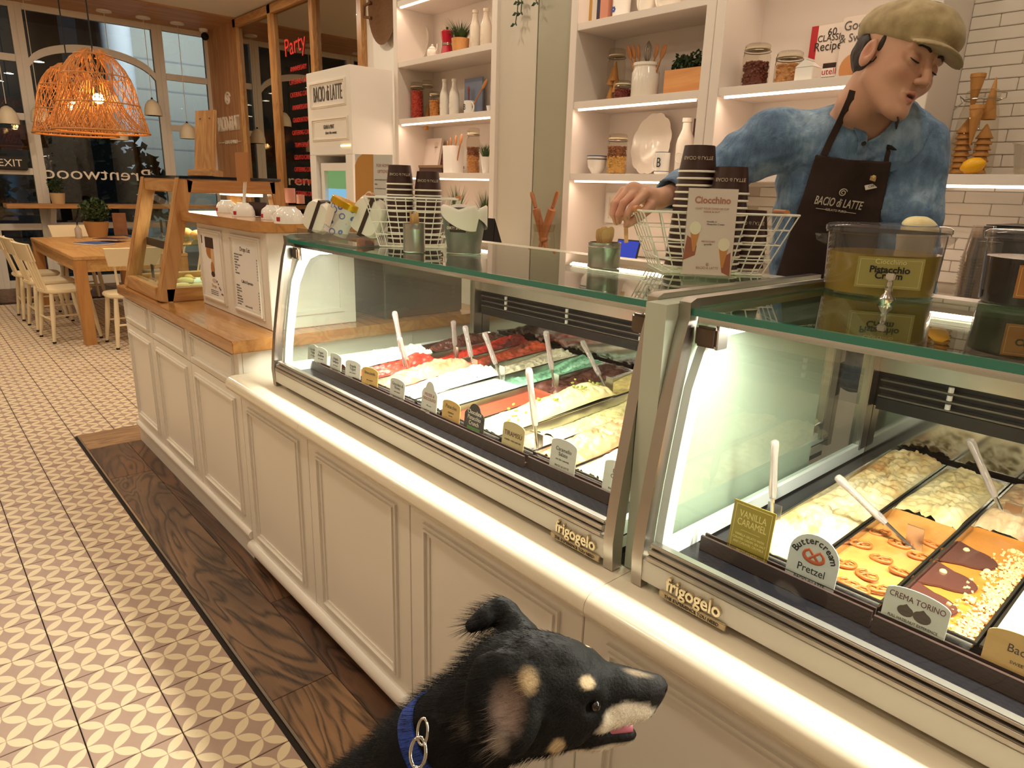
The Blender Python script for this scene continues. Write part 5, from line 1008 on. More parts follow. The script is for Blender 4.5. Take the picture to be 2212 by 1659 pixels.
# under the mid bay: picture frame, tablet, box
q0 = AY(1305, 480, 3.13); q1 = AY(1370, 418, 3.13); t = thing('picture_frame', 'white framed small picture below the middle bay', 'picture', (float(q0[0]), 3.13, float(q0[2]))); x0, x1, z0, z1 = float(q0[0]), float(q1[0]), float(q0[2]), float(q1[2])
for bx in ((x0, x1, z0, z0+.022), (x0, x1, z1-.022, z1), (x0, x0+.022, z0+.022, z1-.022), (x1-.022, x1, z0+.022, z1-.022)): MB().box(bx[0], bx[1], 3.135, 3.152, bx[2], bx[3]).build('frame_bar', WHITE, t)
MB().box(x0+.022, x1-.022, 3.142, 3.152, z0+.022, z1-.022).build('mat_board', M_('mat_board', 'EDE6DA', .7), t); MB().box(x0+.06, x1-.06, 3.139, 3.1415, z0+.06, z1-.055).build('print', M_('print_grey', 'A79C90', .7), t)
a = AY(1345, 535, 2.62); x = float(a[0]); t = thing('blue_tablet', 'tilted blue screen of a register behind the spoon cup', 'register', (x, 2.62, ZB)); F = frame((x, 2.62, ZB), (1, .1, 0), (0, .35, 1)); MB().box(-.06, .07, .0, .14, -.008, .0, F).build('housing', M_('black_plastic', '151619', .35), t); MB().box(-.055, .065, .008, .132, .0005, .002, F).build('screen', emit('tablet_blue', '1E3FBF', .8), t)
a = AY(1410, 560, 2.62); x = float(a[0]); t = thing('wood_stand', 'low wooden stand with blue trays behind the wire basket', 'stand', (x, 2.62, ZB)); MB().box(x-.12, x+.10, 2.56, 2.70, ZB+.0, ZB+.02).build('blue_tray', M_('blue_tray_plastic', '2450C0', .4), t); MB().box(x-.12, x+.14, 2.57, 2.69, ZB+.021, ZB+.035).build('wood_top', OAK, t)
# ---- right bay
jar(1601, 1658, 90, 174, 2.95, zs2, 'clip jar of hazelnuts at the left of the bay behind the barista', layers=[(.62, '6E3426', .0075)]); jar(1672, 1730, 106, 170, 2.95, zs2, 'clip jar of almonds beside the hazelnut jar', layers=[(.66, 'C68E58', .0085)], lidh=.2)
p, r, h = ib(1719, 1769, 122, 166, 2.92, zs2); r *= .8; t = thing('milk_carton', 'white ceramic milk carton on the shelf behind the barista', 'carton', p); x, y, z = p; MB().box(x-r, x+r, y-r, y+r, z, z+h*.62).build('body', CERW, t, bevel=.003); MB().prism([(x-r, z+h*.62), (x+r, z+h*.62), (x, z+h*.95)], 'y', y-r, y+r).build('gable', CERW, t); MB().box(x-.004, x+.004, y-r, y+r, z+h*.93, z+h*1.02).build('ridge', CERW, t)
def cover(u0, u1, v0, v1, y, label, colr, lines, spine=None, extra=None):
    a = AY(u0, v1, y); b = AY(u1, v1-8, y); x0, x1 = float(a[0]), float(b[0]); h = (v1-v0)*depth(a)/FPX*1.03; t = thing('cook_book', label, 'book', (x0, y, zs2), 'cook books facing out behind the barista'); cm = M_('cover_'+colr, colr, .3); z0 = zs2+.0008
    MB().box(x0, x1, y, y+.003, z0, z0+h).build('front_cover', cm, t); MB().box(x0, x1, y+.018, y+.021, z0, z0+h).build('back_cover', cm, t); MB().box(x0+.003, x1-.003, y+.003, y+.018, z0+.003, z0+h-.003).build('pages', MATS['book_pages'], t)
    if spine: MB().box(x0, x0+.03, y-.001, y-.0002, z0, z0+h).build('spine_band', M_('cover_band_'+spine, spine, .3), t)
    for (s, fx, fz, size, ink, sx) in lines: put('lettering', text_mesh(s, size, ink, frame((x0+(x1-x0)*fx, y-.0016, z0+h*fz), (1, 0, 0), (0, 0, 1)), .0003, sx=sx), t)
    if extra: extra(t, x0, x1, y-.0012, z0, h)
    return t
INKB = M_('cover_ink', '2E2522', .5); WHT = M_('cover_white_ink', 'F2ECE2', .5)
def ex1(t, x0, x1, y, z0, h):
    w = x1-x0; MB().box(x0+w*.48, x0+w*.86, y, y+.001, z0+h*.05, z0+h*.38).build('print_jar', M_('print_choc', '3A1F16', .4), t); MB().box(x0+w*.46, x0+w*.88, y-.0005, y+.0005, z0+h*.16, z0+h*.30).build('print_label', WHT, t); put('lettering', text_mesh('nutella', .036, M_('cover_red_ink', 'B8202A', .4), frame((x0+w*.67, y-.001, z0+h*.24), (1, 0, 0), (0, 0, 1)), .0003), t)
cover(1741, 1815, 42, 160, 3.09, 'white cook book with a red spine band', 'E8D8CC', [('60', .62, .87, .04, INKB, 1), ('CLASSIC', .62, .78, .036, INKB, .9), ('Recipes', .60, .65, .05, INKB, .9)], 'B8202A', ex1)
def ex2(t, x0, x1, y, z0, h): MB().lathe([(.045, 0), (.06, 0), (.06, .001), (.045, .001)], 24, M=Matrix.Translation((x0+.07, y, z0+h*.22)) @ Matrix.Rotation(PI/2, 4, 'X')).build('print_ring', M_('print_orange', 'C98A54', .5), t)
cover(1806, 1880, 32, 160, 3.062, 'pale cook book titled Good and Sweet', 'E2D2C6', [('Good', .42, .86, .05, MATS['menu_ink'], .9), ('& Sweet', .45, .68, .045, MATS['menu_ink'], .9)], None, ex2)
def ex3(t, x0, x1, y, z0, h):
    rn = random.Random(4)
    for k in range(14):
        xx, zz2 = x0+rn.uniform(.02, .09), z0+h*rn.uniform(.25, .6); m = MB(); m.add([(xx+.004*math.cos(q), y, zz2+.004*math.sin(q)) for q in [2*PI*j/8 for j in range(8)]], [tuple(range(8))]); m.build('print_dot', M_('dot%d' % (k % 3), ('E8E2D0', 'D4A040', 'C44A6A')[k % 3], .5), t)
    MB().box(x0+.05, x0+.10, y, y+.0008, z0+.02, z0+h*.36).build('print_pink_jar', M_('print_pink', 'C23A5E', .4), t)
cover(1842, 1915, 60, 158, 3.034, 'black cook book with coloured dots titled Desserts', '1E1A1C', [('JAR', .62, .78, .04, WHT, .9), ('DESSERTS', .62, .62, .036, WHT, .85)], None, ex3)
# ---- tiled wall shelf
p, r, h = ib(2040, 2140, 208, 373, 2.98, 1.4955); r *= .86
t = thing('cone_jar', 'large clip jar of wafer cones beside the lemon', 'jar', p); hb = h*.90
MB().lathe([(0, .002), (r*.95, .002), (r, .015), (r*.98, hb*.45), (r*.80, hb*.82), (r*.66, hb*.97), (r*.66, hb)], 32, p).build('body', JG, t, smooth=50); MB().lathe([(r*.67, hb+.004), (r*.73, hb+.006), (r*.72, h-.006), (r*.6, h), (0, h)], 28, p).build('lid', JG, t, smooth=40); MB().tube([(p[0]+r*.76*math.cos(a), p[1]+r*.76*math.sin(a), p[2]+hb-.004) for a in [2*PI*k/24 for k in range(25)]], .002, 6).build('wire_ring', WIRE, t)
MB().tube([(p[0]-r*.74, p[1], p[2]+hb-.004), (p[0]-r*.95, p[1]-.01, p[2]+hb+.012), (p[0]-r*.8, p[1]-.01, p[2]+hb-.01), (p[0]-r*1.1, p[1]-.02, p[2]+hb-.035)], .002, 6).build('clip', WIRE, t); MB().tube([(p[0]+r*.74, p[1], p[2]+hb-.004), (p[0]+r*.98, p[1], p[2]+hb), (p[0]+r*.98, p[1], p[2]+hb+.016), (p[0]+r*.74, p[1], p[2]+hb+.018)], .002, 6).build('clip', WIRE, t)
for k in range(9): cone((p[0]-r*.42, p[1]-r*.1, p[2]+.055+.020*k), r*.40, .05 if k < 8 else .10, (PI, 0, 0) if k < 8 else (0, 0, 0), 'wafer cone in the left nested stack of the large jar', 'cones in the large jar, left stack') if k < 8 else cone((p[0]-r*.38, p[1], p[2]+.215), r*.34, .13, (0, 0, 0), 'upright wafer cone on the left stack in the large jar', 'cones in the large jar')
for k in range(7): cone((p[0]+r*.42, p[1], p[2]+.055+.020*k), r*.38, .05, (PI, 0, 0), 'wafer cone in the right nested stack of the large jar', 'cones in the large jar, right stack')
cone((p[0]+.002, p[1]-r*.58, p[2]+.10), r*.34, .135, (0, 0, 0), 'wafer cone point-down at the front of the large jar', 'cones in the large jar'); cone((p[0]+r*.36, p[1]+.01, p[2]+.33), r*.34, .14, (PI, 0, 0), 'wafer cone point-up at the right of the large jar', 'cones in the large jar')
p, r, h = ib(2070, 2126, 337, 372, 2.88, 1.4955); t = thing('lemon', 'bright yellow lemon before the cone jar', 'lemon', p); LEM = M_('lemon_peel', 'F2B200', .35, bump=.3, bs=300)
MB().lathe([(0, -.042), (.006, -.040), (.010, -.034), (.022, -.024), (.0275, -.006), (.0275, .008), (.022, .026), (.012, .036), (.007, .041), (0, .043)], 24, M=Matrix.Translation((p[0], p[1], p[2]+.0275)) @ Matrix.Rotation(PI/2-.25, 4, 'Y') @ Matrix.Rotation(.2, 4, 'X')).build('fruit', LEM, t, smooth=180)
a = AY(2200, 372, 2.95); t = thing('clear_container', 'clear plastic container at the right edge of the tiled shelf', 'container', (a[0], 2.95, 1.4955)); MB().lathe([(.055, 0), (.075, .10), (.08, .10), (.08, .104), (.073, .104), (.053, .003), (0, .003)], 4, (float(a[0])+.03, 2.97, 1.4957), a0=PI/4, a1=PI/4+2*PI).build('tub', glass('clear_plastic', 'F2EEE6', 1.45, gain=1.6, haze=.12, hazecol='EDE6DA'), t)
# stack of clear cups and box on the back counter at the right
PLC = glass('clear_cup_plastic', 'F3EEE8', 1.45, gain=1.8, haze=.06, hazecol='F2EAE0')
cupm = MB().lathe([(0, .0), (.032, 0), (.046, -.10), (.049, -.10), (.049, -.103), (.046, -.103)], 20).mesh('cup', PLC, 50)
a = AY(2095, 640, 2.62)
for k in range(20):
    o = put('plastic_cup', cupm); o.location = (float(a[0]), 2.62, ZB+.1035+k*.0095); tag(o, 'clear plastic cup in the tall upside-down stack behind the dispensers', 'cup', 'stack of clear cups')
a = AY(2150, 500, 2.9); t = thing('black_machine', 'black box machine at the right edge of the back counter', 'machine', (a[0], 2.9, ZB)); MB().box(float(a[0]), float(a[0])+.5, 2.75, 3.1, ZB, float(AY(2170, 487, 2.75)[2])).build('body', M_('black_plastic', '151619', .35), t, bevel=.006)
for k, (u, lab) in enumerate([(2040, 'left clear dome lid behind the pistachio dispenser'), (2108, 'right clear dome lid behind the dispensers')]):
    b = AY(u, 640, 2.56); tag(MB().lathe([(0, .05), (.02, .048), (.04, .035), (.05, .01), (.053, .0), (.05, .0)], 22, (float(b[0]), 2.53, ZB+.0005)).build('dome_lid', PLC, smooth=50), lab, 'lid', 'clear dome lids')
# =================================================================== THINGS ON THE CASE TOPS
ZT = 1.2232; CUPB = M_('brown_paper_cup', '3C211B', .4); RIMW = M_('white_paper_rim', 'F0E7D6', .5); PRN = M_('cup_print', 'C9B8A0', .5)
TIN = M_('satin_tin', 'B5B1A6', .28, .9, var=.05, vs=20); GALV = M_('galvanised_zinc', '8C8E84', .42, .75, var=.18, vs=45); BIRCH = M_('birch_stick', 'D9AE74', .6, var=.12, vs=60); WWIRE = M_('white_wire', 'EFEAE0', .35); ACR = glass('acrylic', 'F1F0EC', 1.45, gain=1.2, haze=.05, hazecol='E9E2DA')
body_me = MB().lathe([(.0455, .004), (.037, .064), (.035, .064), (.0345, .060), (0, .060)], 24).mesh('body', CUPB, 40)
rim_me = MB().lathe([(.0450, 0), (.0475, .001), (.0478, .0035), (.0455, .0055), (.0445, .004)], 24).mesh('rim', RIMW, 60)
def cupstack(cx, cy, zt, where, rs=1.0, lean=(0, 0), pitch=.0158):
    n = max(1, int(round((zt-ZT-.004-.064*rs)/pitch))+1); group = 'paper cups stacked '+where
    for k in range(n):
        o = thing('paper_cup', 'brown paper cup '+where, 'cup', (cx+lean[0]*k, cy+lean[1]*k, ZT+.004+k*pitch), group); o.scale = (rs, rs, rs)
        b = put('body', body_me, o, True); put('rim', rim_me, o, True)
        if k == n-1:
            o['label'] = 'topmost brown paper cup '+where
            d = Vector((-o.location.x, -o.location.y, 0)).normalized(); s = Vector((d.y, -d.x, 0)); F = frame(d*.0398+Vector((0, 0, .030)), s, (-d.x*.14, -d.y*.14, -1)); 
            F2 = frame(d*.0415+Vector((0, 0, .034)), -s if False else -s, (d.x*.15, d.y*.15, -1)); put('lettering', text_mesh('BACIO di LATTE', .012, PRN, F2, .0004, sx=.8), o, True)
CAMYAW = math.atan2(.751, .660)
def basket(c, rz, bx, by, tx, ty, h, label, nx, ny, handle=True):
    t = thing('wire_basket', label, 'basket', (c[0], c[1], ZT)); R4 = Matrix.Translation((c[0], c[1], ZT+.002)) @ Matrix.Rotation(rz, 4, 'Z'); r = .0016
    def P(fx, fy, fz): return R4 @ Vector((fx*(bx+(tx-bx)*fz), fy*(by+(ty-by)*fz), h*fz))
    def ring(fz, rr=r): MB().tube([P(-1, -1, fz), P(1, -1, fz), P(1, 1, fz), P(-1, 1, fz), P(-1, -1, fz)], rr, 6).build('ring_wire', WWIRE, t)
    for fz in (0, .25, .5, .75): ring(fz)
    ring(1.0, .003)
    for k in range(nx+1):
        f = -1+2*k/nx; MB().tube([P(f, -1, 1), P(f, -1, 0), P(f, 1, 0), P(f, 1, 1)], r, 6).build('upright_wire', WWIRE, t)
    for k in range(1, ny):
        f = -1+2*k/ny; MB().tube([P(-1, f, 1), P(-1, f, 0), P(1, f, 0), P(1, f, 1)], r, 6).build('upright_wire', WWIRE, t)
    for sx_ in (-1, 1): a = P(sx_*.98, -.35, 1.02); b = P(sx_*.98, .35, 1.02); MB().tube([a, b], .008, 10).build('wood_handle', M_('handle_wood', 'C98A5C', .5), t, smooth=50)
    return t
def yawp(c, lx, ly, rz=CAMYAW): return (c[0]+lx*math.cos(rz)-ly*math.sin(rz), c[1]+lx*math.sin(rz)+ly*math.cos(rz))
B2 = (-.945, 1.455)
basket(B2, CAMYAW, .115, .085, .175, .105, .135, 'white wire basket of paper cups in front of the barista', 9, 5)
for (lx, ly, zt, wh, ln) in [(-.045, .025, 1.517, 'of the tallest stack in the front basket', (.0009, .0006)), (.028, -.035, 1.455, 'of the middle stack in the front basket', (.0004, .0003)), (.038, .05, 1.462, 'of the rear stack in the front basket', (0, 0)), (.105, .01, 1.372, 'of the short right stack in the front basket', (0, 0))]:
    a = yawp(B2, lx, ly); cupstack(a[0], a[1], zt, wh, .95, ln)
B1 = (-1.79, 1.185)
basket(B1, CAMYAW, .095, .07, .135, .085, .14, 'white wire basket of paper cups at the left rear', 9, 5)
for (lx, ly, zt, wh) in [(-.045, .01, 1.462, 'of the left stack in the rear basket'), (.040, .0, 1.437, 'of the right stack in the rear basket')]:
    a = yawp(B1, lx, ly); cupstack(a[0], a[1], zt, wh, .88)
# sign before the front basket
def stand_sign(c, w, h, label, build, rz, lean=.10, mat='D9C7BC'):
    t = thing('counter_sign', label, 'sign', (c[0], c[1], ZT)); x = Vector((math.cos(rz), math.sin(rz), 0)); n = Vector((math.sin(rz), -math.cos(rz), 0)); F = frame((c[0], c[1], ZT+.006), x, Vector((0, 0, 1))-n*lean)
    MB().box(-w/2, w/2, 0, h, -.003, .0, F).build('acrylic_sheet', ACR, t); MB().box(-w/2+.001, w/2-.001, .001, h-.001, .0002, .0012, F).build('print_sheet', M_('sheet_'+mat, mat, .35), t); MB().box(-w/2, w/2, -.004, -.001, -.04, .045, F).build('foot', ACR, t); build(t, F @ Matrix.Translation((0, 0, .0014)), w, h); return t
def poly(t, F, pts, mat, nm='print', dz=0.0): MB().add([F @ Vector((a, b, dz)) for a, b in pts], [tuple(range(len(pts)))]).build(nm, mat, t)
def ell(cx, cy, rx, ry, n=18, rot=0): return [(cx+rx*math.cos(a)*math.cos(rot)-ry*math.sin(a)*math.sin(rot), cy+rx*math.cos(a)*math.sin(rot)+ry*math.sin(a)*math.cos(rot)) for a in [2*PI*k/n for k in range(n)]]
def txt(t, F, s, x, y, size, mat, sx=1.0, al='CENTER', off=0.0): put('lettering', text_mesh(s, size, mat, F @ Matrix.Translation((x, y, .0003)), .0001, al, sx=sx, off=off), t)
ROSE = M_('print_rose', 'B0735C', .5); SKNP = M_('print_skin', '9A5A44', .5); CONP = M_('print_cone', 'C9854A', .5); CRMP = M_('print_ivory', 'E9DDC4', .5)
def ciocc(t, F, w, h):
    txt(t, F, 'Ciocchino', 0, h*.86, h*.105, ROSE, .95, off=.0006); txt(t, F, 'COAT YOUR CONE OR CUP', 0, h*.765, h*.030, ROSE, 1); txt(t, F, 'INSIDE & OUT', 0, h*.73, h*.030, ROSE, 1)
    for (x, y, s) in ((-.30, .50, 1), (.30, .32, 1)):
        X, Y = x*w, y*h; poly(t, F, [(X-.010, Y), (X+.010, Y), (X+.002, Y-.042), (X-.002, Y-.042)], CONP, dz=.0002); poly(t, F, ell(X, Y+.008, .0125, .014), CRMP, dz=.0003); poly(t, F, [(X-.016*s, Y-.008), (X-.004, Y-.016), (X+.006, Y-.030), (X+.004, Y-.050), (X-.022, Y-.062)] if x < 0 else [(X+.016, Y-.008), (X+.004, Y-.016), (X-.004, Y-.032), (X+.0, Y-.052), (X+.018, Y-.060)], SKNP, dz=.0001)
    txt(t, F, 'Nutella or', .02*w, h*.62, h*.028, INKD, 1); txt(t, F, 'Pistacchio Cream', .10*w, h*.59, h*.028, INKD, 1); txt(t, F, 'PISTACCHIO', -.02*w, h*.39, h*.028, ROSE, 1); txt(t, F, 'granella', -.02*w, h*.36, h*.028, INKD, 1); txt(t, F, 'BACIO di LATTE', 0, h*.085, h*.040, ROSE, .9); txt(t, F, '@', 0, h*.13, h*.04, ROSE, .9)
sgc = AZ(1530, 600, ZT); sgp = Vector((sgc[0], sgc[1], 0)); stand_sign((sgp.x-.0, sgp.y-.01), .106, .185, 'Ciocchino advert standing before the cup stacks', ciocc, CAMYAW-.12)
def home(t, F, w, h):
    poly(t, F, [(-w/2, 0), (0, 0), (0, h), (-w/2+.03, h), (-w/2+.012, h*.95), (-w/2, h*.86)], M_('print_ochre', 'B98240', .4), dz=.0001)
    for (x, y, rx, ry, r_, m_) in ((-.32, .32, .022, .030, .4, CRMP), (-.17, .40, .020, .038, -.3, CRMP), (-.38, .22, .024, .014, 0, CONP), (-.20, .23, .026, .012, .3, INKD), (-.26, .13, .030, .022, .1, SKNP), (-.14, .15, .020, .016, .5, INKD), (-.30, .34, .016, .022, .4, CONP), (-.17, .41, .012, .026, -.3, SKNP)): poly(t, F, ell(x*w, y*h, rx, ry, 18, r_), m_, dz=.0002+.0001*(m_ is not CRMP))
    txt(t, F, 'FOR HOME', .25*w, h*.86, h*.06, SKNP, .62); txt(t, F, 'OPTIONS', .25*w, h*.785, h*.06, SKNP, .62)
    for k in range(9): txt(t, F, ['HAND-PACKED GELATO', '500ml', 'up to three flavors of your choice', '', '1 Litre', 'up to four flavors of your choice', '', 'Cakes', 'ask our team'][k], .03*w, h*(.68-.055*k), h*.026, INKD, .62, 'LEFT')
hm = AY(806, 400, 1.33); stand_sign((float(hm[0])+.0, 1.33), .152, .275, 'tall home options board between the takeaway boxes and cups', home, CAMYAW-.32, .03, 'C9C4BE')
# tins, bucket
def sticks(t_base, r, z, n, L, seed, label, grp, kind):
    rn = random.Random(seed)
    for k in range(n):
        a = 2*PI*k/n+rn.uniform(-.2, .2); q = r*(.45+.5*rn.random()); b = Vector((t_base[0]+q*math.cos(a)*.55, t_base[1]+q*math.sin(a)*.55, z)); tp = Vector((t_base[0]+q*math.cos(a)*1.05, t_base[1]+q*math.sin(a)*1.05, z+L*rn.uniform(.9, 1.1))); d = (tp-b).normalized(); F = frame(b, (.66*math.cos(rn.uniform(-.5, .5)), .75, 0), d); m = MB(); w = .0045; Lx = (tp-b).length
        if kind == 'paddle': P = [(-w*.6, 0), (w*.6, 0), (w*.7, Lx*.55), (w*1.7, Lx*.72)]+[(w*1.75*math.cos(q_), Lx*.86+w*2.0*math.sin(q_)) for q_ in [PI*j/8 for j in range(9)]]+[(-w*1.7, Lx*.72), (-w*.7, Lx*.55)]
        else: P = [(-w*.5, 0), (w*.5, 0), (w*.5, Lx), (-w*.5, Lx)]
        m.prism(P, 'z', -.0008, .0008, F); tag(m.build('wooden_'+kind, BIRCH), label, kind, grp)
def tin(c, r, h, label):
    t = thing('silver_tin', label, 'tin', (c[0], c[1], ZT)); MB().lathe([(0, .001), (r, .001), (r*1.012, .003), (r*1.012, .005), (r, .007), (r, h*.80), (r*1.012, h*.81), (r*1.012, h*.83), (r, h*.84), (r, h-.003), (r*1.015, h), (r*.96, h), (r*.96, .004), (0, .004)], 36, (c[0], c[1], ZT)).build('can', TIN, t, smooth=40); return t
c1 = AZ(1303, 578, ZT); tin(c1, .0385, .060, 'silver tin of wooden spoons under the barista hand'); sticks(c1, .036, ZT+.006, 12, .088, 4, 'flat wooden spoon standing in the silver tin by the hand', 'wooden spoons in the front tin', 'paddle')
c2 = AZ(887, 545, ZT); c2 = (float(c2[0]), float(c2[1])+.012, 0); tin(c2, .030, .078, 'taller silver tin of stirrers before the rear basket'); sticks(c2, .028, ZT+.006, 16, .095, 9, 'thin wooden stirrer standing in the rear silver tin', 'stirrers in the rear tin', 'stirrer')
c3 = AZ(1002, 546, ZT); t = thing('zinc_bucket', 'zinc bucket with a dirty spoons label', 'bucket', (c3[0], c3[1], ZT)); r0, r1, h = .046, .062, .112; cc = (float(c3[0]), float(c3[1]), ZT)
MB().lathe([(0, .003), (r0, 0), (r0*1.05, .002), (r0*1.06, .010), (r0*1.02, .014), (r1, h-.004), (r1*1.03, h), (r1*1.02, h+.002), (r1*.98, h), (r0*.98, .012), (0, .012)], 40, cc).build('pail', GALV, t, smooth=40)
d = Vector((-cc[0], -cc[1], 0)).normalized(); al = math.atan2(d.y, d.x)-.42; m = MB(); zl = h*.62
m.grid(lambda u, v: (cc[0]+(r0+(r1-r0)*(zl-.011+.022*v)/h+.0012)*math.cos(al-.35+.85*u), cc[1]+(r0+(r1-r0)*(zl-.011+.022*v)/h+.0012)*math.sin(al-.35+.85*u), ZT+zl-.011+.022*v), 14, 2); m.build('label_band', CUPB, t)
am = al+.075; put('lettering', text_mesh('DIRTY SPOONS', .0108, LET, frame((cc[0]+(r0+(r1-r0)*.62+.0028)*math.cos(am), cc[1]+(r0+(r1-r0)*.62+.0028)*math.sin(am), ZT+zl), (-math.sin(am), math.cos(am), 0), (.12*math.cos(am), .12*math.sin(am), 1)), .0006, sx=.75), t)
m = MB(); rn = random.Random(2)
m.grid(lambda u, v: (cc[0]+(r1*(.90+.14*min(v*2, 1)))*math.cos(2*PI*u), cc[1]+(r1*(.90+.14*min(v*2, 1)))*math.sin(2*PI*u), ZT+h+(.006 if v < .5 else 0)+(.018*abs(math.sin(u*11))*(1-abs(v-.4)*2) if v < .9 else 0)-(.05*abs(math.sin(u*4.3+.6))**2 if v > .9 else 0)), 48, 5, closeu=True); m.build('bin_liner', M_('white_liner', 'EDE6DA', .4), t, smooth=60)
# acrylic rack with takeaway boxes and a tub
t = thing('acrylic_rack', 'clear acrylic rack on the left end of the case top', 'rack', (-2.0, 1.05, ZT)); MB().box(-2.16, -1.80, .975, 1.16, ZT, ZT+.004).build('base', ACR, t); MB().box(-2.16, -1.80, .975, .978, ZT+.004, ZT+.035).build('front_lip', ACR, t); MB().add([(-1.955, .98, ZT+.004), (-1.955, 1.15, ZT+.004), (-1.90, 1.15, ZT+.09), (-1.90, .98, ZT+.09)], [(0, 1, 2, 3)]).build('divider', ACR, t)
FOAM = M_('white_foam_box', 'F1EADC', .45)
def sup(a, n=3.2): c, s = math.cos(a), math.sin(a); return (abs(c)**(2/n)*(1 if c > 0 else -1), abs(s)**(2/n)*(1 if s > 0 else -1))
def foambox(u, v, y, W_, H_, D_, roll, yaw, label):
    p = Vector(AY(u, v, y)); t = thing('takeaway_box', label, 'box', p, 'white takeaway boxes'); F = Matrix.Translation(p) @ Matrix.Rotation(yaw, 4, 'Z') @ Matrix.Rotation(roll, 4, 'Y'); prof = [(.90, -D_*.5), (.96, -D_*.30), (1.0, -D_*.06), (1.06, -D_*.03), (1.06, D_*.03), (1.0, D_*.06), (.96, D_*.34), (.88, D_*.5)]
    for nm, pr in (('base', prof[:4]), ('lid', prof[4:])):
        m = MB(); P = []; n = 36
        for (s, dd) in pr:
            for k in range(n): a = sup(2*PI*k/n); P.append((a[0]*W_/2*s, dd, a[1]*H_/2*s))
        Fc = [(j*n+k, j*n+(k+1) % n, (j+1)*n+(k+1) % n, (j+1)*n+k) for j in range(len(pr)-1) for k in range(n)]+[tuple(range(n)), tuple(range((len(pr)-1)*n, len(pr)*n))]
        m.add(P, Fc, F); m.build(nm, FOAM, t, smooth=40)
    MB().box(-.006, .006, -D_*.53, D_*.53, -H_*.53, H_*.53, F).build('brown_band', M_('band_brown', '3B2A20', .5), t); return t
foambox(690, 468, 1.06, .088, .105, .058, .42, CAMYAW-.3, 'white oval takeaway box with brown band at the left of the tub'); foambox(800, 468, 1.09, .10, .115, .07, .42, CAMYAW-.2, 'white oval takeaway box with brown band at the right of the tub')
p = Vector(AY(737, 470, 1.02)); t = thing('gelato_tub', 'tilted printed gelato tub with a gold lid', 'tub', p); F = Matrix.Translation(p) @ Matrix.Rotation(CAMYAW, 4, 'Z') @ Matrix.Rotation(.42, 4, 'Y')
def tubm():
    n = N('printed_tub'); v = n.coord('Object'); vo = n.new('ShaderNodeTexVoronoi', feature='F1'); n.link(v, vo.inputs['Vector']); vo.inputs['Scale'].default_value = 36
    f = n.ramp(vo.outputs['Distance'], [(.26, 0.0), (.31, 1.0), (.37, 1.0), (.42, 0.0)]); n.col(n.mix(f, 'DDD8D4', '5A66A8')); n.rough(.35); return n.m
MB().lathe([(0, -.052), (.036, -.052), (.045, .036), (.0, .036)], 32, M=F).build('pot', tubm(), t, smooth=40); MB().lathe([(.0475, .034), (.0475, .052), (.045, .054), (.040, .0535), (0, .0535)], 32, M=F).build('lid', M_('gold_lid', 'D8A81E', .22, .55), t, smooth=40)
MB().grid(lambda u, v: F @ Vector(((.0405+.0465*0+.0012+(.008*v))*math.cos(-PI*.85+.8*u), (.0405+.0012+.008*v)*math.sin(-PI*.85+.8*u), -.034+.055*v)), 8, 2).build('label_patch', M_('tub_label', 'E4DCCB', .4), t)
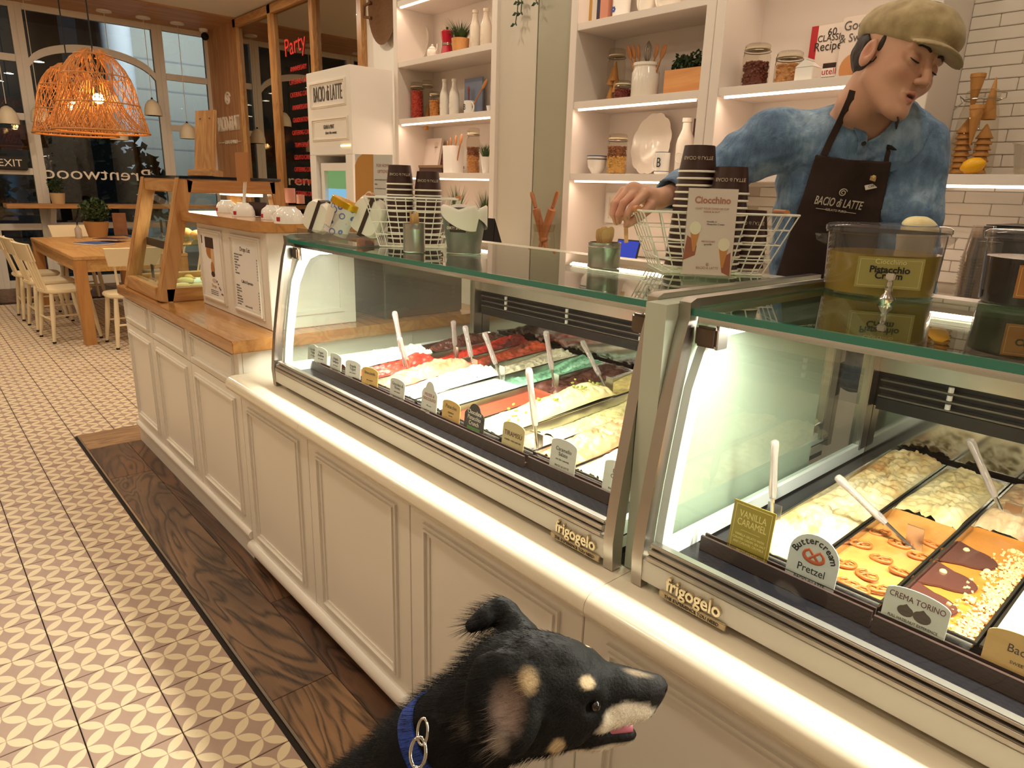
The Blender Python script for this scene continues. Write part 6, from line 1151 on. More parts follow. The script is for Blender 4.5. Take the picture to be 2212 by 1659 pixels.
# ---- sauce dispensers
LIQ1 = M_('pistachio_sauce', 'A88A1C', .15); LIQ2 = M_('chocolate_sauce', '2A120C', .12); TUBP = glass('clear_polycarbonate', 'ECEAE8', 1.45, gain=1.2, haze=.05, hazecol='CFC8CC')
def dispenser(c, r, h, liq, lev, label, card, lines):
    t = thing('sauce_dispenser', label, 'dispenser', (c[0], c[1], ZT), 'clear sauce dispensers'); cc = (c[0], c[1], ZT)
    MB().lathe([(0, .003), (r*.90, .001), (r*.95, .006), (r, h*.86), (r*1.045, h*.87), (r*1.045, h*.90)], 56, cc).build('tub', TUBP, t, smooth=40); MB().lathe([(0, .005), (r*.925, .005), (r*.925+r*.055*lev, h*lev), (0, h*lev)], 48, cc).build('sauce', liq, t, smooth=40)
    MB().lathe([(r*1.06, h*.90), (r*1.06, h*.96), (r*1.0, h*.99), (r*.9, h*1.0), (0, h*1.0)], 56, cc).build('lid', TUBP, t, smooth=40)
    rx = Vector((math.cos(CAMYAW), math.sin(CAMYAW), 0)); fw = Vector((-rx.y, rx.x, 0))
    for s in (-1, 1):
        b = Vector(cc)+rx*s*r*1.03+Vector((0, 0, h*.84)); MB().add([b+fw*.018, b-fw*.018, b+rx*s*.026-fw*.014, b+rx*s*.026+fw*.014, b+fw*.018-Vector((0, 0, .022)), b-fw*.018-Vector((0, 0, .022)), b+rx*s*.028-Vector((0, 0, .012))], [(0, 1, 2, 3), (0, 3, 6, 4), (1, 5, 6, 2), (2, 6, 3)]).build('ear_handle', TUBP, t)
    d = Vector((-cc[0]-.0, -cc[1], 0)).normalized(); d = (d*.8+rx*.12).normalized(); s = Vector((-d.y, d.x, 0)); F = frame(Vector(cc)+d*(r*1.03)+Vector((0, 0, h*.16)), s, Vector((-d.x*.0, -d.y*.0, 1)))
    w, ch = r*1.05, h*.42; MB().box(-w/2, w/2, 0, ch, -.001, .0006, F).build('label_card', M_('card_'+card, card, .35), t)
    m = MB(); e = .004
    for bx in ((-w/2+e, w/2-e, e, e+.0005), (-w/2+e, w/2-e, ch-e-.0005, ch-e), (-w/2+e, -w/2+e+.0005, e, ch-e), (w/2-e-.0005, w/2-e, e, ch-e)): m.box(bx[0], bx[1], bx[2], bx[3], .0007, .001, F)
    m.build('card_border', M_('card_border', 'DCCB9A', .4), t)
    for (tx_, fy_, sz, mm, off) in lines: put('lettering', text_mesh(tx_, sz, mm, F @ Matrix.Translation((0, ch*fy_, .0009)), .0002, off=off), t)
    sp_ = Vector(cc)+d*(r*1.0)+Vector((0, 0, h*.16)); MB().tube([sp_, sp_+d*.03], .006, 12).build('tap_body', CHROME, t, smooth=50); q = sp_+d*.028
    MB().lathe([(.004, .018), (.006, .012), (.005, .004), (.006, -.004), (.013, -.012), (.0145, -.016), (.010, -.022), (.008, -.030), (.005, -.036), (.0055, -.040), (0, -.040)][::-1], 20, tuple(q)).build('tap_spout', CHROME, t, smooth=35); MB().cbox((q.x, q.y, q.z+.024), (.016, .007, .012)).build('tap_lever', CHROME, t, bevel=.002)
    return t
k1 = AZ(1893, 632, ZT); dispenser((float(k1[0]), float(k1[1])), .103, .132, LIQ1, .60, 'clear dispenser of pistachio cream with a chrome tap', '9A8B4E', [('Ciocchino', .86, .0125, M_('card_pale_ink', 'D9C98C', .5), .0), ('Pistacchio', .60, .0165, BK, .0005), ('Cream', .40, .0165, BK, .0005)])
k2 = AZ(2245, 660, ZT); dispenser((float(k2[0]), float(k2[1])), .10, .132, LIQ2, .64, 'clear dispenser of dark chocolate sauce at the right edge', 'A86A34', [('Chocolate', .55, .0165, BK, .0005)])
# gelato cup behind the dispenser
p = AY(1982, 500, 1.60); t = thing('gelato_cup', 'white cup heaped with cream gelato behind the pistachio dispenser', 'gelato cup', p); c = (float(p[0]), 1.60, ZT)
zc = float(p[2])-.005; MB().lathe([(0, 0), (.028, 0), (.038, zc-ZT), (.0395, zc-ZT+.002), (.036, zc-ZT), (.0, .01)], 28, c).build('cup', RIMW, t, smooth=40); m = MB(); m.grid(lambda u, v: (c[0]+(.036*math.cos(v*PI/2)**.7*(1+.10*math.sin(3*2*PI*u+v*5)))*math.cos(2*PI*u), c[1]+(.036*math.cos(v*PI/2)**.7*(1+.10*math.sin(3*2*PI*u+v*5)))*math.sin(2*PI*u), zc+.036*math.sin(v*PI/2)), 32, 14, closeu=True); m.build('gelato_scoop', g_p, t, smooth=180)
# ---- porcelain cups on the menu box
ZM = 1.2625
def uppcup(u, v, y, rz, label, r=.044, h=.052):
    p = AY(u, v, y); c = (float(p[0]), y, ZM); t = thing('porcelain_cup', label, 'cup', c, 'upturned cups on the menu box'); MB().lathe([(r, .0), (r*1.0, .004), (r*.97, h*.4), (r*.80, h*.75), (r*.52, h*.93), (r*.5, h), (0, h)], 32, c).build('bowl', CERW, t, smooth=60)
    dx, dy = math.cos(rz), math.sin(rz); MB().tube([(c[0]+dx*r*(.92+.42*math.sin(a)), c[1]+dy*r*(.92+.42*math.sin(a)), ZM+h*(.42+.30*math.cos(a))) for a in [PI*k/10 for k in range(11)]], .0045, 8).build('handle', CERW, t, smooth=60)
    a = rz+PI*.42; F = frame((c[0]+r*1.0*math.cos(a), c[1]+r*1.0*math.sin(a), ZM+h*.26), (-math.sin(a), math.cos(a), 0), (0, 0, 1)); MB().box(-.007, .007, -.007, .007, -.004, .0006, F).build('red_logo', M_('logo_red', 'B4262A', .4), t)
uppcup(490, 455, 1.10, PI*1.10, 'upturned white cup at the far left of the menu box'); uppcup(526, 458, 1.05, PI*1.2, 'second upturned white cup from the left on the menu box'); uppcup(590, 466, 1.07, PI*1.10, 'upturned white cup right of the brown card'); uppcup(624, 470, 1.02, PI*1.2, 'upturned white cup at the right end of the menu box', .05, .056)
a = AY(537, 460, 1.09); t = thing('brown_card', 'dark brown card standing between the upturned cups', 'card', (a[0], 1.09, ZM)); F = frame((float(a[0])+.055, 1.10, ZM), (.9, .35, 0), (0, .1, 1)); MB().box(-.055, .055, 0, .055, -.001, .001, F).build('card', CUPB, t)
t = thing('coffee_tray', 'steel espresso machine top behind the cups', 'coffee machine', (-2.75, 1.6, .866)); MB().box(-2.95, -2.42, 1.45, 1.85, .866, 1.285).build('body', STEEL, t, bevel=.006); MB().box(-2.94, -2.43, 1.455, 1.845, 1.2855, 1.292).build('cup_tray', CHROME, t)
for k, (u, lab) in enumerate([(628, 'pink candle jar on the espresso machine'), (650, 'small pink jar beside the candle jar')]):
    b = AY(u, 450, 1.6); tag(MB().lathe([(0, 0), (.028-.007*k, 0), (.028-.007*k, .075-.03*k), (.02, .075-.03*k), (0, .06-.03*k)], 20, (float(b[0]), 1.6, 1.2925)).build('candle_jar', M_('pink_jar', 'C98A78', .3), smooth=40), lab, 'jar', 'jars on the espresso machine')
# =================================================================== DINING AREA
TBW = wood('table_oak', 'A9793F', 'C79A5F', 'x', .4, rings=6); TBZ = wood('table_oak_leg', 'A9713A', 'C08A4E', 'z', .4, rings=6); CHR = M_('cream_chair_paint', 'E6D3AE', .45, var=.04, vs=10)
tb = thing('dining_table', 'long oak dining table by the window', 'table', (-7.75, 1.5, 0)); X0, X1, Y0, Y1 = -8.95, -6.66, 1.05, 1.95
MB().box(X0, X1, Y0, Y1, .722, .750).build('tabletop', TBW, tb, bevel=.003)
for (a, b) in ((X0+.003, Y0+.003), (X1-.093, Y0+.003), (X0+.003, Y1-.093), (X1-.093, Y1-.093)): MB().box(a, a+.09, b, b+.09, 0, .7215).build('leg', TBZ, tb, bevel=.003)
for (a, b, c, d) in ((X0+.093, X1-.093, Y0+.02, Y0+.045), (X0+.093, X1-.093, Y1-.045, Y1-.02), (X1-.045, X1-.02, Y0+.093, Y1-.093), (X0+.02, X0+.045, Y0+.093, Y1-.093)): MB().box(a, b, c, d, .62, .7215).build('apron', TBW, tb)
def make_chair(label):
    """front towards +y local, back at -y"""
    t = thing('dining_chair', label, 'chair', (0, 0, 0), 'cream dining chairs'); sp = []
    for k in range(28):
        a = 2*PI*k/28; c, s = math.cos(a), math.sin(a); sp.append((.205*abs(c)**.7*(1 if c > 0 else -1), .20*abs(s)**.7*(1 if s > 0 else -1)))
    MB().prism(sp, 'z', .425, .455).build('seat', CHR, t, bevel=.008, smooth=40)
    for (x, y) in ((-.15, .14), (.15, .14), (-.145, -.14), (.145, -.14)):
        MB().tube([(x, y, .425), (x*1.10, y*1.10, .25), (x*1.28, y*1.30, .015)], [.016, .021, .013], 10).build('leg', CHR, t, smooth=50); MB().lathe([(.014, .0), (.014, .016), (0, .016)], 10, (x*1.28, y*1.30, 0)).build('foot_pad', DARK, t)
    for y in (-.168, .168): MB().tube([(-.17, y, .2), (.17, y, .2)], .009, 8).build('stretcher', CHR, t)
    MB().tube([(0, -.168, .2), (0, .168, .2)], .009, 8).build('stretcher', CHR, t)
    for x in (-.145, -.05, .05, .145): MB().tube([(x*.8, -.165, .45), (x, -.235, .72)], [.011, .009], 8).build('spindle', CHR, t, smooth=50)
    MB().grid(lambda u, v: (.215*math.sin((u-.5)*2.0)/math.sin(1.0)*(.88+.12*v), -.225-.05*math.cos((u-.5)*2.0)-.035*v, .70+.145*v), 16, 2).grid(lambda u, v: (.215*math.sin((u-.5)*2.0)/math.sin(1.0)*(.88+.12*v), -.207-.05*math.cos((u-.5)*2.0)-.035*v, .70+.145*v), 16, 2).build('top_rail', CHR, t)
    rl = kids(t)[-1]; md = rl.modifiers.new('thick', 'SOLIDIFY'); md.thickness = .012
    return t
ch0 = make_chair('cream chair with spindle back at the near end of the table'); ch0.location = (-6.55, 1.42, 0); ch0.rotation_euler = (0, 0, PI/2)
for (x, y, rz, lab) in [(-7.10, 1.02, 0.12, 'nearest cream chair on the aisle side of the table'), (-7.72, 1.0, 0.05, 'second cream chair on the aisle side of the table'), (-8.35, .98, 0.0, 'third cream chair on the aisle side of the table'), (-9.15, 1.5, -PI/2, 'cream chair at the far end of the table by the window'), (-7.3, 2.08, PI, 'nearer cream chair on the wall side of the table'), (-8.1, 2.08, PI, 'farther cream chair on the wall side of the table')]:
    dup(ch0, (x, y, 0), rz, lab)
# things on the table
px = AZ(212, 512, .75); t = potted((float(px[0]), float(px[1]), .7505), .125, .40, M_('tan_ceramic_pot', 'A87C4C', .5, var=.1, vs=20), 'bushy green plant in a tan pot on the dining table', 'shrub', .42, .72, n=620)
for k, (u, v, w, d_, h, colr, lab) in enumerate([(205, 528, .30, .22, .018, '33508E', 'blue book on the dining table'), (240, 522, .26, .20, .014, '4A2430', 'maroon book lying beside the plant')]):
    b = AZ(u, v, .75); c0 = b; t = thing('table_book', lab, 'book', (b[0], b[1], .7505)); M4 = Matrix.Translation((float(b[0]), float(b[1]), .7505+k*.019)) @ Matrix.Rotation(.5+.3*k, 4, 'Z'); cm = M_('book_'+colr, colr, .4); MB().box(-w/2, w/2, -d_/2, d_/2, 0, .002, M4).build('back_cover', cm, t); MB().box(-w/2, w/2, -d_/2, d_/2, h-.002, h, M4).build('front_cover', cm, t); MB().box(-w/2+.003, w/2-.003, -d_/2+.002, d_/2-.003, .002, h-.002, M4).build('pages', MATS['book_pages'], t)
b = AZ(171, 515, .75); t = thing('sanitizer_bottle', 'small clear pump bottle on the dining table', 'bottle', b); c = (float(b[0]), float(b[1]), .7505); MB().lathe([(0, 0), (.03, 0), (.032, .01), (.032, .10), (.012, .125), (.012, .14), (0, .14)], 18, c).build('body', M_('soap_bottle', 'C9BEB4', .2, trans=.4), t, smooth=50); MB().tube([(c[0], c[1], .89), (c[0], c[1], .92), (c[0]+.03, c[1], .92)], .006, 8).build('pump', DARK, t)
b = AZ(262, 508, .75); t = thing('table_card', 'tall brown printed card on the dining table', 'card', b); c = (float(b[0]), float(b[1])); MB().box(c[0]-.004, c[0]+.004, c[1]-.07, c[1]+.07, .7505, 1.0).build('card', M_('printed_brown_card', '8A5A3C', .5, var=.4, vs=14), t); MB().box(c[0]-.03, c[0]+.03, c[1]-.07, c[1]+.07, .7502, .756).build('foot', ACR, t)
# window bar with potted plant
br = thing('window_bar', 'narrow oak bar shelf along the arched window', 'bar shelf', (-10.4, 2.2, 1.0)); MB().box(-10.60, -10.22, 1.02, 3.55, 1.0, 1.05).build('board', OAKY, br, bevel=.003)
for y in (1.5, 3.0): MB().prism([(-10.60, 1.0), (-10.60, .72), (-10.56, .72), (-10.32, .97), (-10.32, 1.0)], 'y', y-.03, y+.03).build('bracket', FRW, br)
b = AX(126, 436, -10.4); potted((-10.4, float(b[1]), 1.0505), .085, .31, M_('pale_clay_pot', 'C9A97E', .6), 'leafy green plant in a pale pot on the window bar', 'shrub', .42, .8, n=240)
# ---- pendant lamps
def pend(x, y, zb_, label):
    t = thing('pendant_lamp', label, 'lamp', (x, y, CEIL-.015), 'small cream pendant lamps'); MB().lathe([(0, 0), (.085, 0), (.085, -.016), (.02, -.022), (0, -.022)], 20, (x, y, CEIL-.0155)).build('canopy', WHITE, t, smooth=40); MB().tube([(x, y, CEIL-.035), (x, y, zb_+.22)], .004, 6).build('cord', M_('white_cord', 'D9CFC0', .6), t)
    MB().lathe([(.105, 0), (.104, .06), (.088, .13), (.05, .18), (.014, .20), (.012, .20), (.046, .175), (.082, .125), (.098, .058), (.098, 0)], 26, (x, y, zb_)).build('shade', M_('cream_shade', 'DFD0B4', .5), t, smooth=60); MB().lathe([(0, .22), (.012, .22), (.014, .20), (0, .198)], 12, (x, y, zb_)).build('cap', DARK, t); MB().lathe([(0, .03), (.094, .03), (.094, .026), (0, .026)], 20, (x, y, zb_)).build('lamp_glow', emit('pendant_glow', 'FFE6BE', 5), t)
for (u, v, lab) in [(90, 265, 'cream pendant lamp at the left behind the wicker lamps'), (258, 303, 'cream pendant lamp peeking under the wicker lamps'), (332, 250, 'cream pendant lamp right of the wicker lamps'), (407, 300, 'cream pendant lamp behind the clipboard'), (20, 268, 'cream pendant lamp at the left picture edge')]:
    p = AX(u, v, -10.28); pend(-10.28, float(p[1]), float(p[2]), lab)
for (y, zb_) in ((.75, 2.0), (.2, 2.05), (-.4, 2.0), (-1.1, 2.05)): pend(-10.28, y, zb_, 'cream pendant lamp in the window row beyond the left picture edge')
# wicker lamps
WKL = M_('lamp_rattan', 'B0743A', .6, var=.3, vs=30)
def wicker(c, R_, h, label, seed):
    t = thing('wicker_lamp', label, 'lamp', c, 'big wicker pendant lamps'); x, y, z = c
    def prof(v):
        return R_*max(.10, (1-max(0, v)**3.2)**.62)*(.86+.16*max(0, 1-v*2.2)**1.5)
    def P(a, v, dr=0): r = prof(v)+dr; return (x+r*math.cos(a), y+r*math.sin(a), z+h*v)
    m = MB(); rn = random.Random(seed); n = 60
    for sgn in (-1, 1):
        for k in range(n):
            a0 = 2*PI*k/n+rn.uniform(-.02, .02); tw = sgn*rn.uniform(.7, 1.2); m.tube([P(a0+tw*q/9+.03*math.sin(q*1.7+k), .97*q/9, rn.uniform(-.004, .004)) for q in range(10)], .0030, 3, caps=False)
    o = m.build('woven_shade', WKL, t); o['kind'] = 'stuff'
    for v in (0.0, .33, .66, .9): MB().tube([P(2*PI*k/40, v) for k in range(41)], .006 if v else .010, 6).build('hoop', WKL, t)
    m = MB()
    for k in range(60):
        a0 = 2*PI*k/60; m.tube([(x+q_*math.cos(a0+.25*j/5*(1 if k % 2 else -1)), y+q_*math.sin(a0+.25*j/5*(1 if k % 2 else -1)), z+zz) for j, (q_, zz) in enumerate([(R_*.98, .03*h), (R_*.75, .12*h), (R_*.55, .25*h), (R_*.40, .42*h), (R_*.30, .58*h), (R_*.27, .62*h)])], .0035, 3, caps=False)
    o = m.build('inner_shade', WKL, t); o['kind'] = 'stuff'
    MB().ball((x, y, z+h*.40), .045, 14).build('bulb', emit('bulb_glow', 'FFC873', 70), t, smooth=180); MB().lathe([(0, 0), (.02, 0), (.02, .07), (0, .07)], 12, (x, y, z+h*.40+.04)).build('socket', DARK, t); MB().tube([(x, y, z+h*.5), (x, y, CEIL-.001)], .006, 6).build('cord', DARK, t); MB().lathe([(0, 0), (.06, 0), (.06, -.03), (0, -.03)], 18, (x, y, CEIL-.001)).build('canopy', WHITE, t)
    l = bpy.data.lights.new('wicker_bulb', 'POINT'); l.energy = 38; l.color = (1, .62, .28); l.shadow_soft_size = .05; lo = bpy.data.objects.new('wicker_bulb', l); COL.objects.link(lo); lo.location = (x, y, z+h*.40)
w1 = AD(222, 285, 6.15); w2 = AD(166, 291, 6.95)
wicker((float(w1[0]), float(w1[1]), float(w1[2])), .375, .70, 'nearer big wicker pendant lamp over the dining table', 1); wicker((float(w2[0]), float(w2[1]), float(w2[2])), .37, .68, 'farther big wicker pendant lamp over the dining table', 2)
# security camera under the soffit
t = thing('security_camera', 'small white security camera in the soffit corner', 'camera', (-10.4, 3.5, CEIL-.015)); p = AX(440, 66, -10.4); MB().lathe([(0, 0), (.06, 0), (.055, -.03), (.03, -.05), (0, -.05)], 18, (-10.4, float(p[1]), CEIL-.0155)).build('mount', WHITE, t, smooth=50); MB().ball((-10.37, float(p[1])-.0, CEIL-.11), .05, 14).build('lens_ball', DARK, t, smooth=180)
# grass plant behind the pastry case
p = AY(600, 405, 2.2); 
# =================================================================== ORGANIC SURFACES (signed-distance modelling)
def v3(p): return np.array([float(p[0]), float(p[1]), float(p[2])])
def smin(a, b, k): h = np.clip(.5+.5*(b-a)/k, 0, 1); return b*(1-h)+a*h-k*h*(1-h)
def smax(a, b, k): return -smin(-a, -b, k)
def d_ell(P, c, r, R=None):
    q = P-v3(c)
    if R is not None: q = q @ R          # rows of R.T are the local axes: local = q @ R
    r = np.array(r); k0 = np.linalg.norm(q/r, axis=1); k1 = np.linalg.norm(q/(r*r), axis=1); return k0*(k0-1)/np.maximum(k1, 1e-9)
def d_cone(P, a, b, ra, rb):
    a, b = v3(a), v3(b); ab = b-a; t = np.clip(((P-a) @ ab)/max(ab @ ab, 1e-12), 0, 1); return np.linalg.norm(P-a-t[:, None]*ab, axis=1)-(ra+(rb-ra)*t)
def d_chain(P, pts, rs, k=.01):
    d = None
    for (a, b, ra, rb) in zip(pts[:-1], pts[1:], rs[:-1], rs[1:]):
        e = d_cone(P, a, b, ra, rb); d = e if d is None else smin(d, e, k)
    return d
def sdf_mesh(f, lo, hi, h, name, mat, smooth=180, B=10, slack=1.7):
    lo = np.array(lo, float); hi = np.array(hi, float); nb = np.ceil((hi-lo)/(h*B)).astype(int); n = nb*B+1
    ax = [lo[i]+h*B*(np.arange(nb[i])+.5) for i in range(3)]; C = np.stack(np.meshgrid(*ax, indexing='ij'), -1).reshape(-1, 3); dc = f(C); act = np.abs(dc) < h*B*.87*slack
    vol = np.repeat(np.repeat(np.repeat(np.where(dc < 0, -1., 1.).reshape(nb), B, 0), B, 1), B, 2).astype(np.float32); vol = np.pad(vol, ((0, 1), (0, 1), (0, 1)), mode='edge')
    off = np.stack(np.meshgrid(np.arange(B+1), np.arange(B+1), np.arange(B+1), indexing='ij'), -1).reshape(-1, 3); bi = np.argwhere(act.reshape(nb))*B
    for s in range(0, len(bi), 160):
        I = (bi[s:s+160, None, :]+off[None]).reshape(-1, 3); vol[I[:, 0], I[:, 1], I[:, 2]] = f(lo+I*h)
    S_ = vol < 0; cs = np.zeros(tuple(n-1), np.int8); cor = [(i, j, k) for i in (0, 1) for j in (0, 1) for k in (0, 1)]
    for (i, j, k) in cor: cs += S_[i:n[0]-1+i, j:n[1]-1+j, k:n[2]-1+k]
    idx = np.argwhere((cs > 0) & (cs < 8)); acc = np.zeros((len(idx), 3)); cnt = np.zeros(len(idx))
    for a in cor:
        for q in range(3):
            if a[q] == 0:
                b = list(a); b[q] = 1; va = vol[idx[:, 0]+a[0], idx[:, 1]+a[1], idx[:, 2]+a[2]]; vb = vol[idx[:, 0]+b[0], idx[:, 1]+b[1], idx[:, 2]+b[2]]; m = (va < 0) != (vb < 0); t = np.where(m, va/np.where(m, va-vb, 1), 0)
                p = np.array(a, float)[None, :].repeat(len(idx), 0); p[:, q] += t; acc += p*m[:, None]; cnt += m
    V = lo+(idx+acc/np.maximum(cnt, 1)[:, None])*h; ids = -np.ones(tuple(n-1), np.int32); ids[idx[:, 0], idx[:, 1], idx[:, 2]] = np.arange(len(idx)); Fs = []
    for q in range(3):
        sl0 = [slice(None)]*3; sl1 = [slice(None)]*3; sl0[q] = slice(0, n[q]-1); sl1[q] = slice(1, n[q]); e = np.argwhere(S_[tuple(sl0)] != S_[tuple(sl1)]); u, w = [(1, 2), (2, 0), (0, 1)][q]
        e = e[(e[:, u] > 0) & (e[:, w] > 0) & (e[:, u] < n[u]-1) & (e[:, w] < n[w]-1)]; inv = S_[e[:, 0], e[:, 1], e[:, 2]]; qd = []
        for (du, dw) in ((-1, -1), (0, -1), (0, 0), (-1, 0)):
            c = e.copy(); c[:, u] += du; c[:, w] += dw; qd.append(ids[c[:, 0], c[:, 1], c[:, 2]])
        Q = np.stack(qd, 1); Q[~inv] = Q[~inv][:, ::-1]; Fs.append(Q)
    F = np.concatenate(Fs); F = F[(F >= 0).all(1)]
    me = bpy.data.meshes.new(name); me.vertices.add(len(V)); me.vertices.foreach_set('co', V.astype(np.float32).ravel()); me.loops.add(len(F)*4); me.loops.foreach_set('vertex_index', F.astype(np.int32).ravel()); me.polygons.add(len(F)); me.polygons.foreach_set('loop_start', np.arange(0, len(F)*4, 4, dtype=np.int32)); me.polygons.foreach_set('use_smooth', np.ones(len(F), bool)); me.update(calc_edges=True); me.validate()
    if mat: me.materials.append(mat)
    return me, V
def paint_verts(me, cols, name='Col'):
    a = me.color_attributes.new(name, 'BYTE_COLOR', 'CORNER'); li = np.empty(len(me.loops), np.int32); me.loops.foreach_get('vertex_index', li); c = np.concatenate([cols, np.ones((len(cols), 1))], 1)[li]; a.data.foreach_set('color', c.astype(np.float32).ravel())
def attr_mat(name, rough=.5, sss=0.0, spec=.5, bump=0.0, bs=300, sheen=0.0):
    n = N(name); at = n.new('ShaderNodeVertexColor', layer_name='Col'); n.link(at.outputs[0], n.b.inputs['Base Color']); n.rough(rough); n.b.inputs['Specular IOR Level'].default_value = spec
    if sss: n.b.inputs['Subsurface Weight'].default_value = sss; n.b.inputs['Subsurface Radius'].default_value = (.012, .005, .003); n.b.inputs['Subsurface Scale'].default_value = .5
    if bump: n.bump(n.noise(n.coord(), bs, 3), bump, .002)
    if sheen: n.b.inputs['Sheen Weight'].default_value = sheen
    return n.m
def snoise(P, s, seed=0.0):
    """cheap smooth pseudo-noise from summed sines"""
    x, y, z = (P*s).T; return (np.sin(x*1.0+1.7*np.sin(y*.9+seed)+seed*2)+np.sin(y*1.3+1.5*np.sin(z*1.1+seed*.7)+seed)+np.sin(z*1.2+1.6*np.sin(x*.8-seed)+seed*3))/3
# =================================================================== BARISTA
cR, cU, cT = RW[:, 0], -RW[:, 1], -RW[:, 2]      # camera right / up / towards-viewer, used only to orient the pose
def camdir(r, u, t): q = cR*r+cU*u+cT*t; return q/np.linalg.norm(q)
yaw, pit, rol = math.radians(20), math.radians(24), math.radians(14)
F0 = np.array([math.sin(yaw)*math.cos(pit), -math.sin(pit), math.cos(yaw)*math.cos(pit)]); L0 = np.array([math.cos(yaw), 0, -math.sin(yaw)]); U0 = np.cross(F0, L0)
Lh = L0*math.cos(rol)-U0*math.sin(rol); Uh = U0*math.cos(rol)+L0*math.sin(rol); Fw, Lw, Uw = camdir(*F0), camdir(*Lh), camdir(*Uh)
HR = np.stack([Lw, -Fw, Uw], 1)                   # columns: head x (his left), y (back), z (up)
eyes = AD(2000, 137, 1.50); HC = eyes-HR @ np.array([0, -.083, 0])
def H(p): return HC+HR @ np.array(p, float)
def toH(P): return (P-HC) @ HR
nb_ = AD(1893, 268, 1.69); chU = AD(1868, 330, 1.745); chM = AD(1848, 410, 1.80); wst = AD(1812, 600, 1.93); hip = AD(1800, 760, 2.02); shR = AD(1672, 300, 1.77); shL = AD(1972, 335, 1.70)
lat = (shL-shR)/np.linalg.norm(shL-shR); elR = AD(1556, 378, 1.87); wrR = AD(1428, 428, 1.715); elL = AD(1975, 560, 1.74); wrL = AD(1960, 700, 1.62)
bfw = np.cross(lat, (chU-wst)/np.linalg.norm(chU-wst)); bfw = bfw if bfw @ (EYE-chM) > 0 else -bfw
def head_sdf(Q):
    x = Q.copy(); x[:, 0] = np.abs(x[:, 0])        # symmetric features
    d = d_ell(Q, (0, .018, .040), (.074, .094, .086)); d = smin(d, d_ell(Q, (0, -.026, -.022), (.060, .060, .088)), .03)
    d = smin(d, d_cone(Q, (0, -.03, -.055), (0, -.070, -.104), .044, .021), .025); d = smin(d, d_cone(x, (.052, .0, -.050), (.020, -.064, -.103), .018, .014), .022); d = smin(d, d_ell(x, (.040, -.060, -.030), (.022, .020, .022)), .02)
    d = smin(d, d_cone(x, (.010, -.086, .020), (.044, -.074, .020), .007, .008), .014); d = smax(d, -d_ell(x, (.031, -.102, -.002), (.018, .020, .012)), .010); d = smin(d, d_ell(x, (.031, -.076, -.003), (.0145, .0125, .0125)), .004)
    d = smin(d, d_cone(Q, (0, -.084, .012), (0, -.108, -.038), .0075, .0105), .010); d = smin(d, d_ell(x, (.0105, -.098, -.043), (.0085, .010, .0075)), .006); d = smax(d, -d_ell(x, (.006, -.103, -.052), (.0035, .006, .0035)), .003)
    d = smin(d, d_cone(x, (0, -.0935, -.066), (.019, -.083, -.070), .0055, .0030), .006); d = smin(d, d_cone(x, (0, -.0915, -.082), (.015, -.082, -.078), .0062, .0030), .007); d = smax(d, -d_ell(Q, (0, -.100, -.0735), (.017, .016, .0028)), .003); d = smin(d, d_ell(Q, (0, -.083, -.108), (.016, .012, .012)), .012)
    e = d_ell(x, (.077, .012, -.008), (.009, .019, .031)); e = smax(e, -d_ell(x, (.090, .006, -.004), (.012, .011, .019)), .004); d = smin(d, e, .005)
    return d
fing = [[(1393, 418, 1.665), (1368, 444, 1.638), (1357, 462, 1.642), (1351, 473, 1.655)], [(1377, 410, 1.672), (1347, 439, 1.648), (1337, 464, 1.655), (1337, 479, 1.665)], [(1361, 408, 1.685), (1332, 440, 1.672), (1327, 464, 1.676), (1331, 481, 1.685)], [(1347, 413, 1.70), (1326, 440, 1.695), (1324, 462, 1.695), (1329, 473, 1.70)]]
fing = [[AD(*q) for q in f_] for f_ in fing]; thumb = [AD(1404, 447, 1.675), AD(1382, 467, 1.655), AD(1362, 480, 1.655), AD(1353, 487, 1.662)]
ruin = AD(1412, 430, 1.712)
def body_sdf(P):
    d = np.full(len(P), 9.0); near = np.linalg.norm(P-HC, axis=1) < .26
    d[near] = head_sdf(toH(P[near])); d[~near] = np.linalg.norm(P[~near]-HC, axis=1)-.12
    d = smin(d, d_chain(P, [H((0, .035, -.035)), H((0, .048, -.10)), nb_, (nb_+chU)/2], [.052, .050, .056, .066]), .018)
    d = smin(d, d_cone(P, nb_-lat*.02, shR+(shL-shR)*.06, .05, .045), .03); d = smin(d, d_cone(P, nb_+lat*.02, shL-(shL-shR)*.06, .05, .045), .03)
    for s in (-1, 1): d = smin(d, d_chain(P, [chU+lat*s*.085, chM+lat*s*.08, wst+lat*s*.075, hip+lat*s*.07], [.072, .085, .080, .09]), .05)
    d = smin(d, d_chain(P, [shR, elR, wrR], [.045, .036, .024]), .02); d = smin(d, d_chain(P, [shL, elL, wrL], [.045, .036, .024]), .02)
    hd = d_chain(P, [wrR, ruin, (fing[1][0]+fing[2][0])/2], [.0235, .0235, .019])
    for f_ in fing: hd = smin(hd, d_cone(P, ruin, f_[0], .018, .0115), .010)
    hd = smin(hd, d_cone(P, ruin, thumb[0], .016, .014), .012)
    for f_ in fing: hd = smin(hd, d_chain(P, f_, [.0115, .0098, .0088, .0072], .003), .0035)
    hd = smin(hd, d_chain(P, thumb, [.014, .0115, .010, .008], .003), .004)
    return smin(d, hd, .008)
allp = np.array([HC+.17, HC-.17, shR-.08, shL+.08, hip-.15, hip+.15, elR-.06, wrR-.06, fing[1][3]-.03, fing[3][1]-.03, elL+.06, wrL-.05])
me, V = sdf_mesh(body_sdf, allp.min(0)-.02, allp.max(0)+.02, .0036, 'body', attr_mat('skin', .48, .18, .35, .06, 400))
SK = np.array(lin('D3A288')[:3]); cols = np.tile(SK, (len(V), 1)); Q = toH(V); QX = np.abs(Q[:, 0])
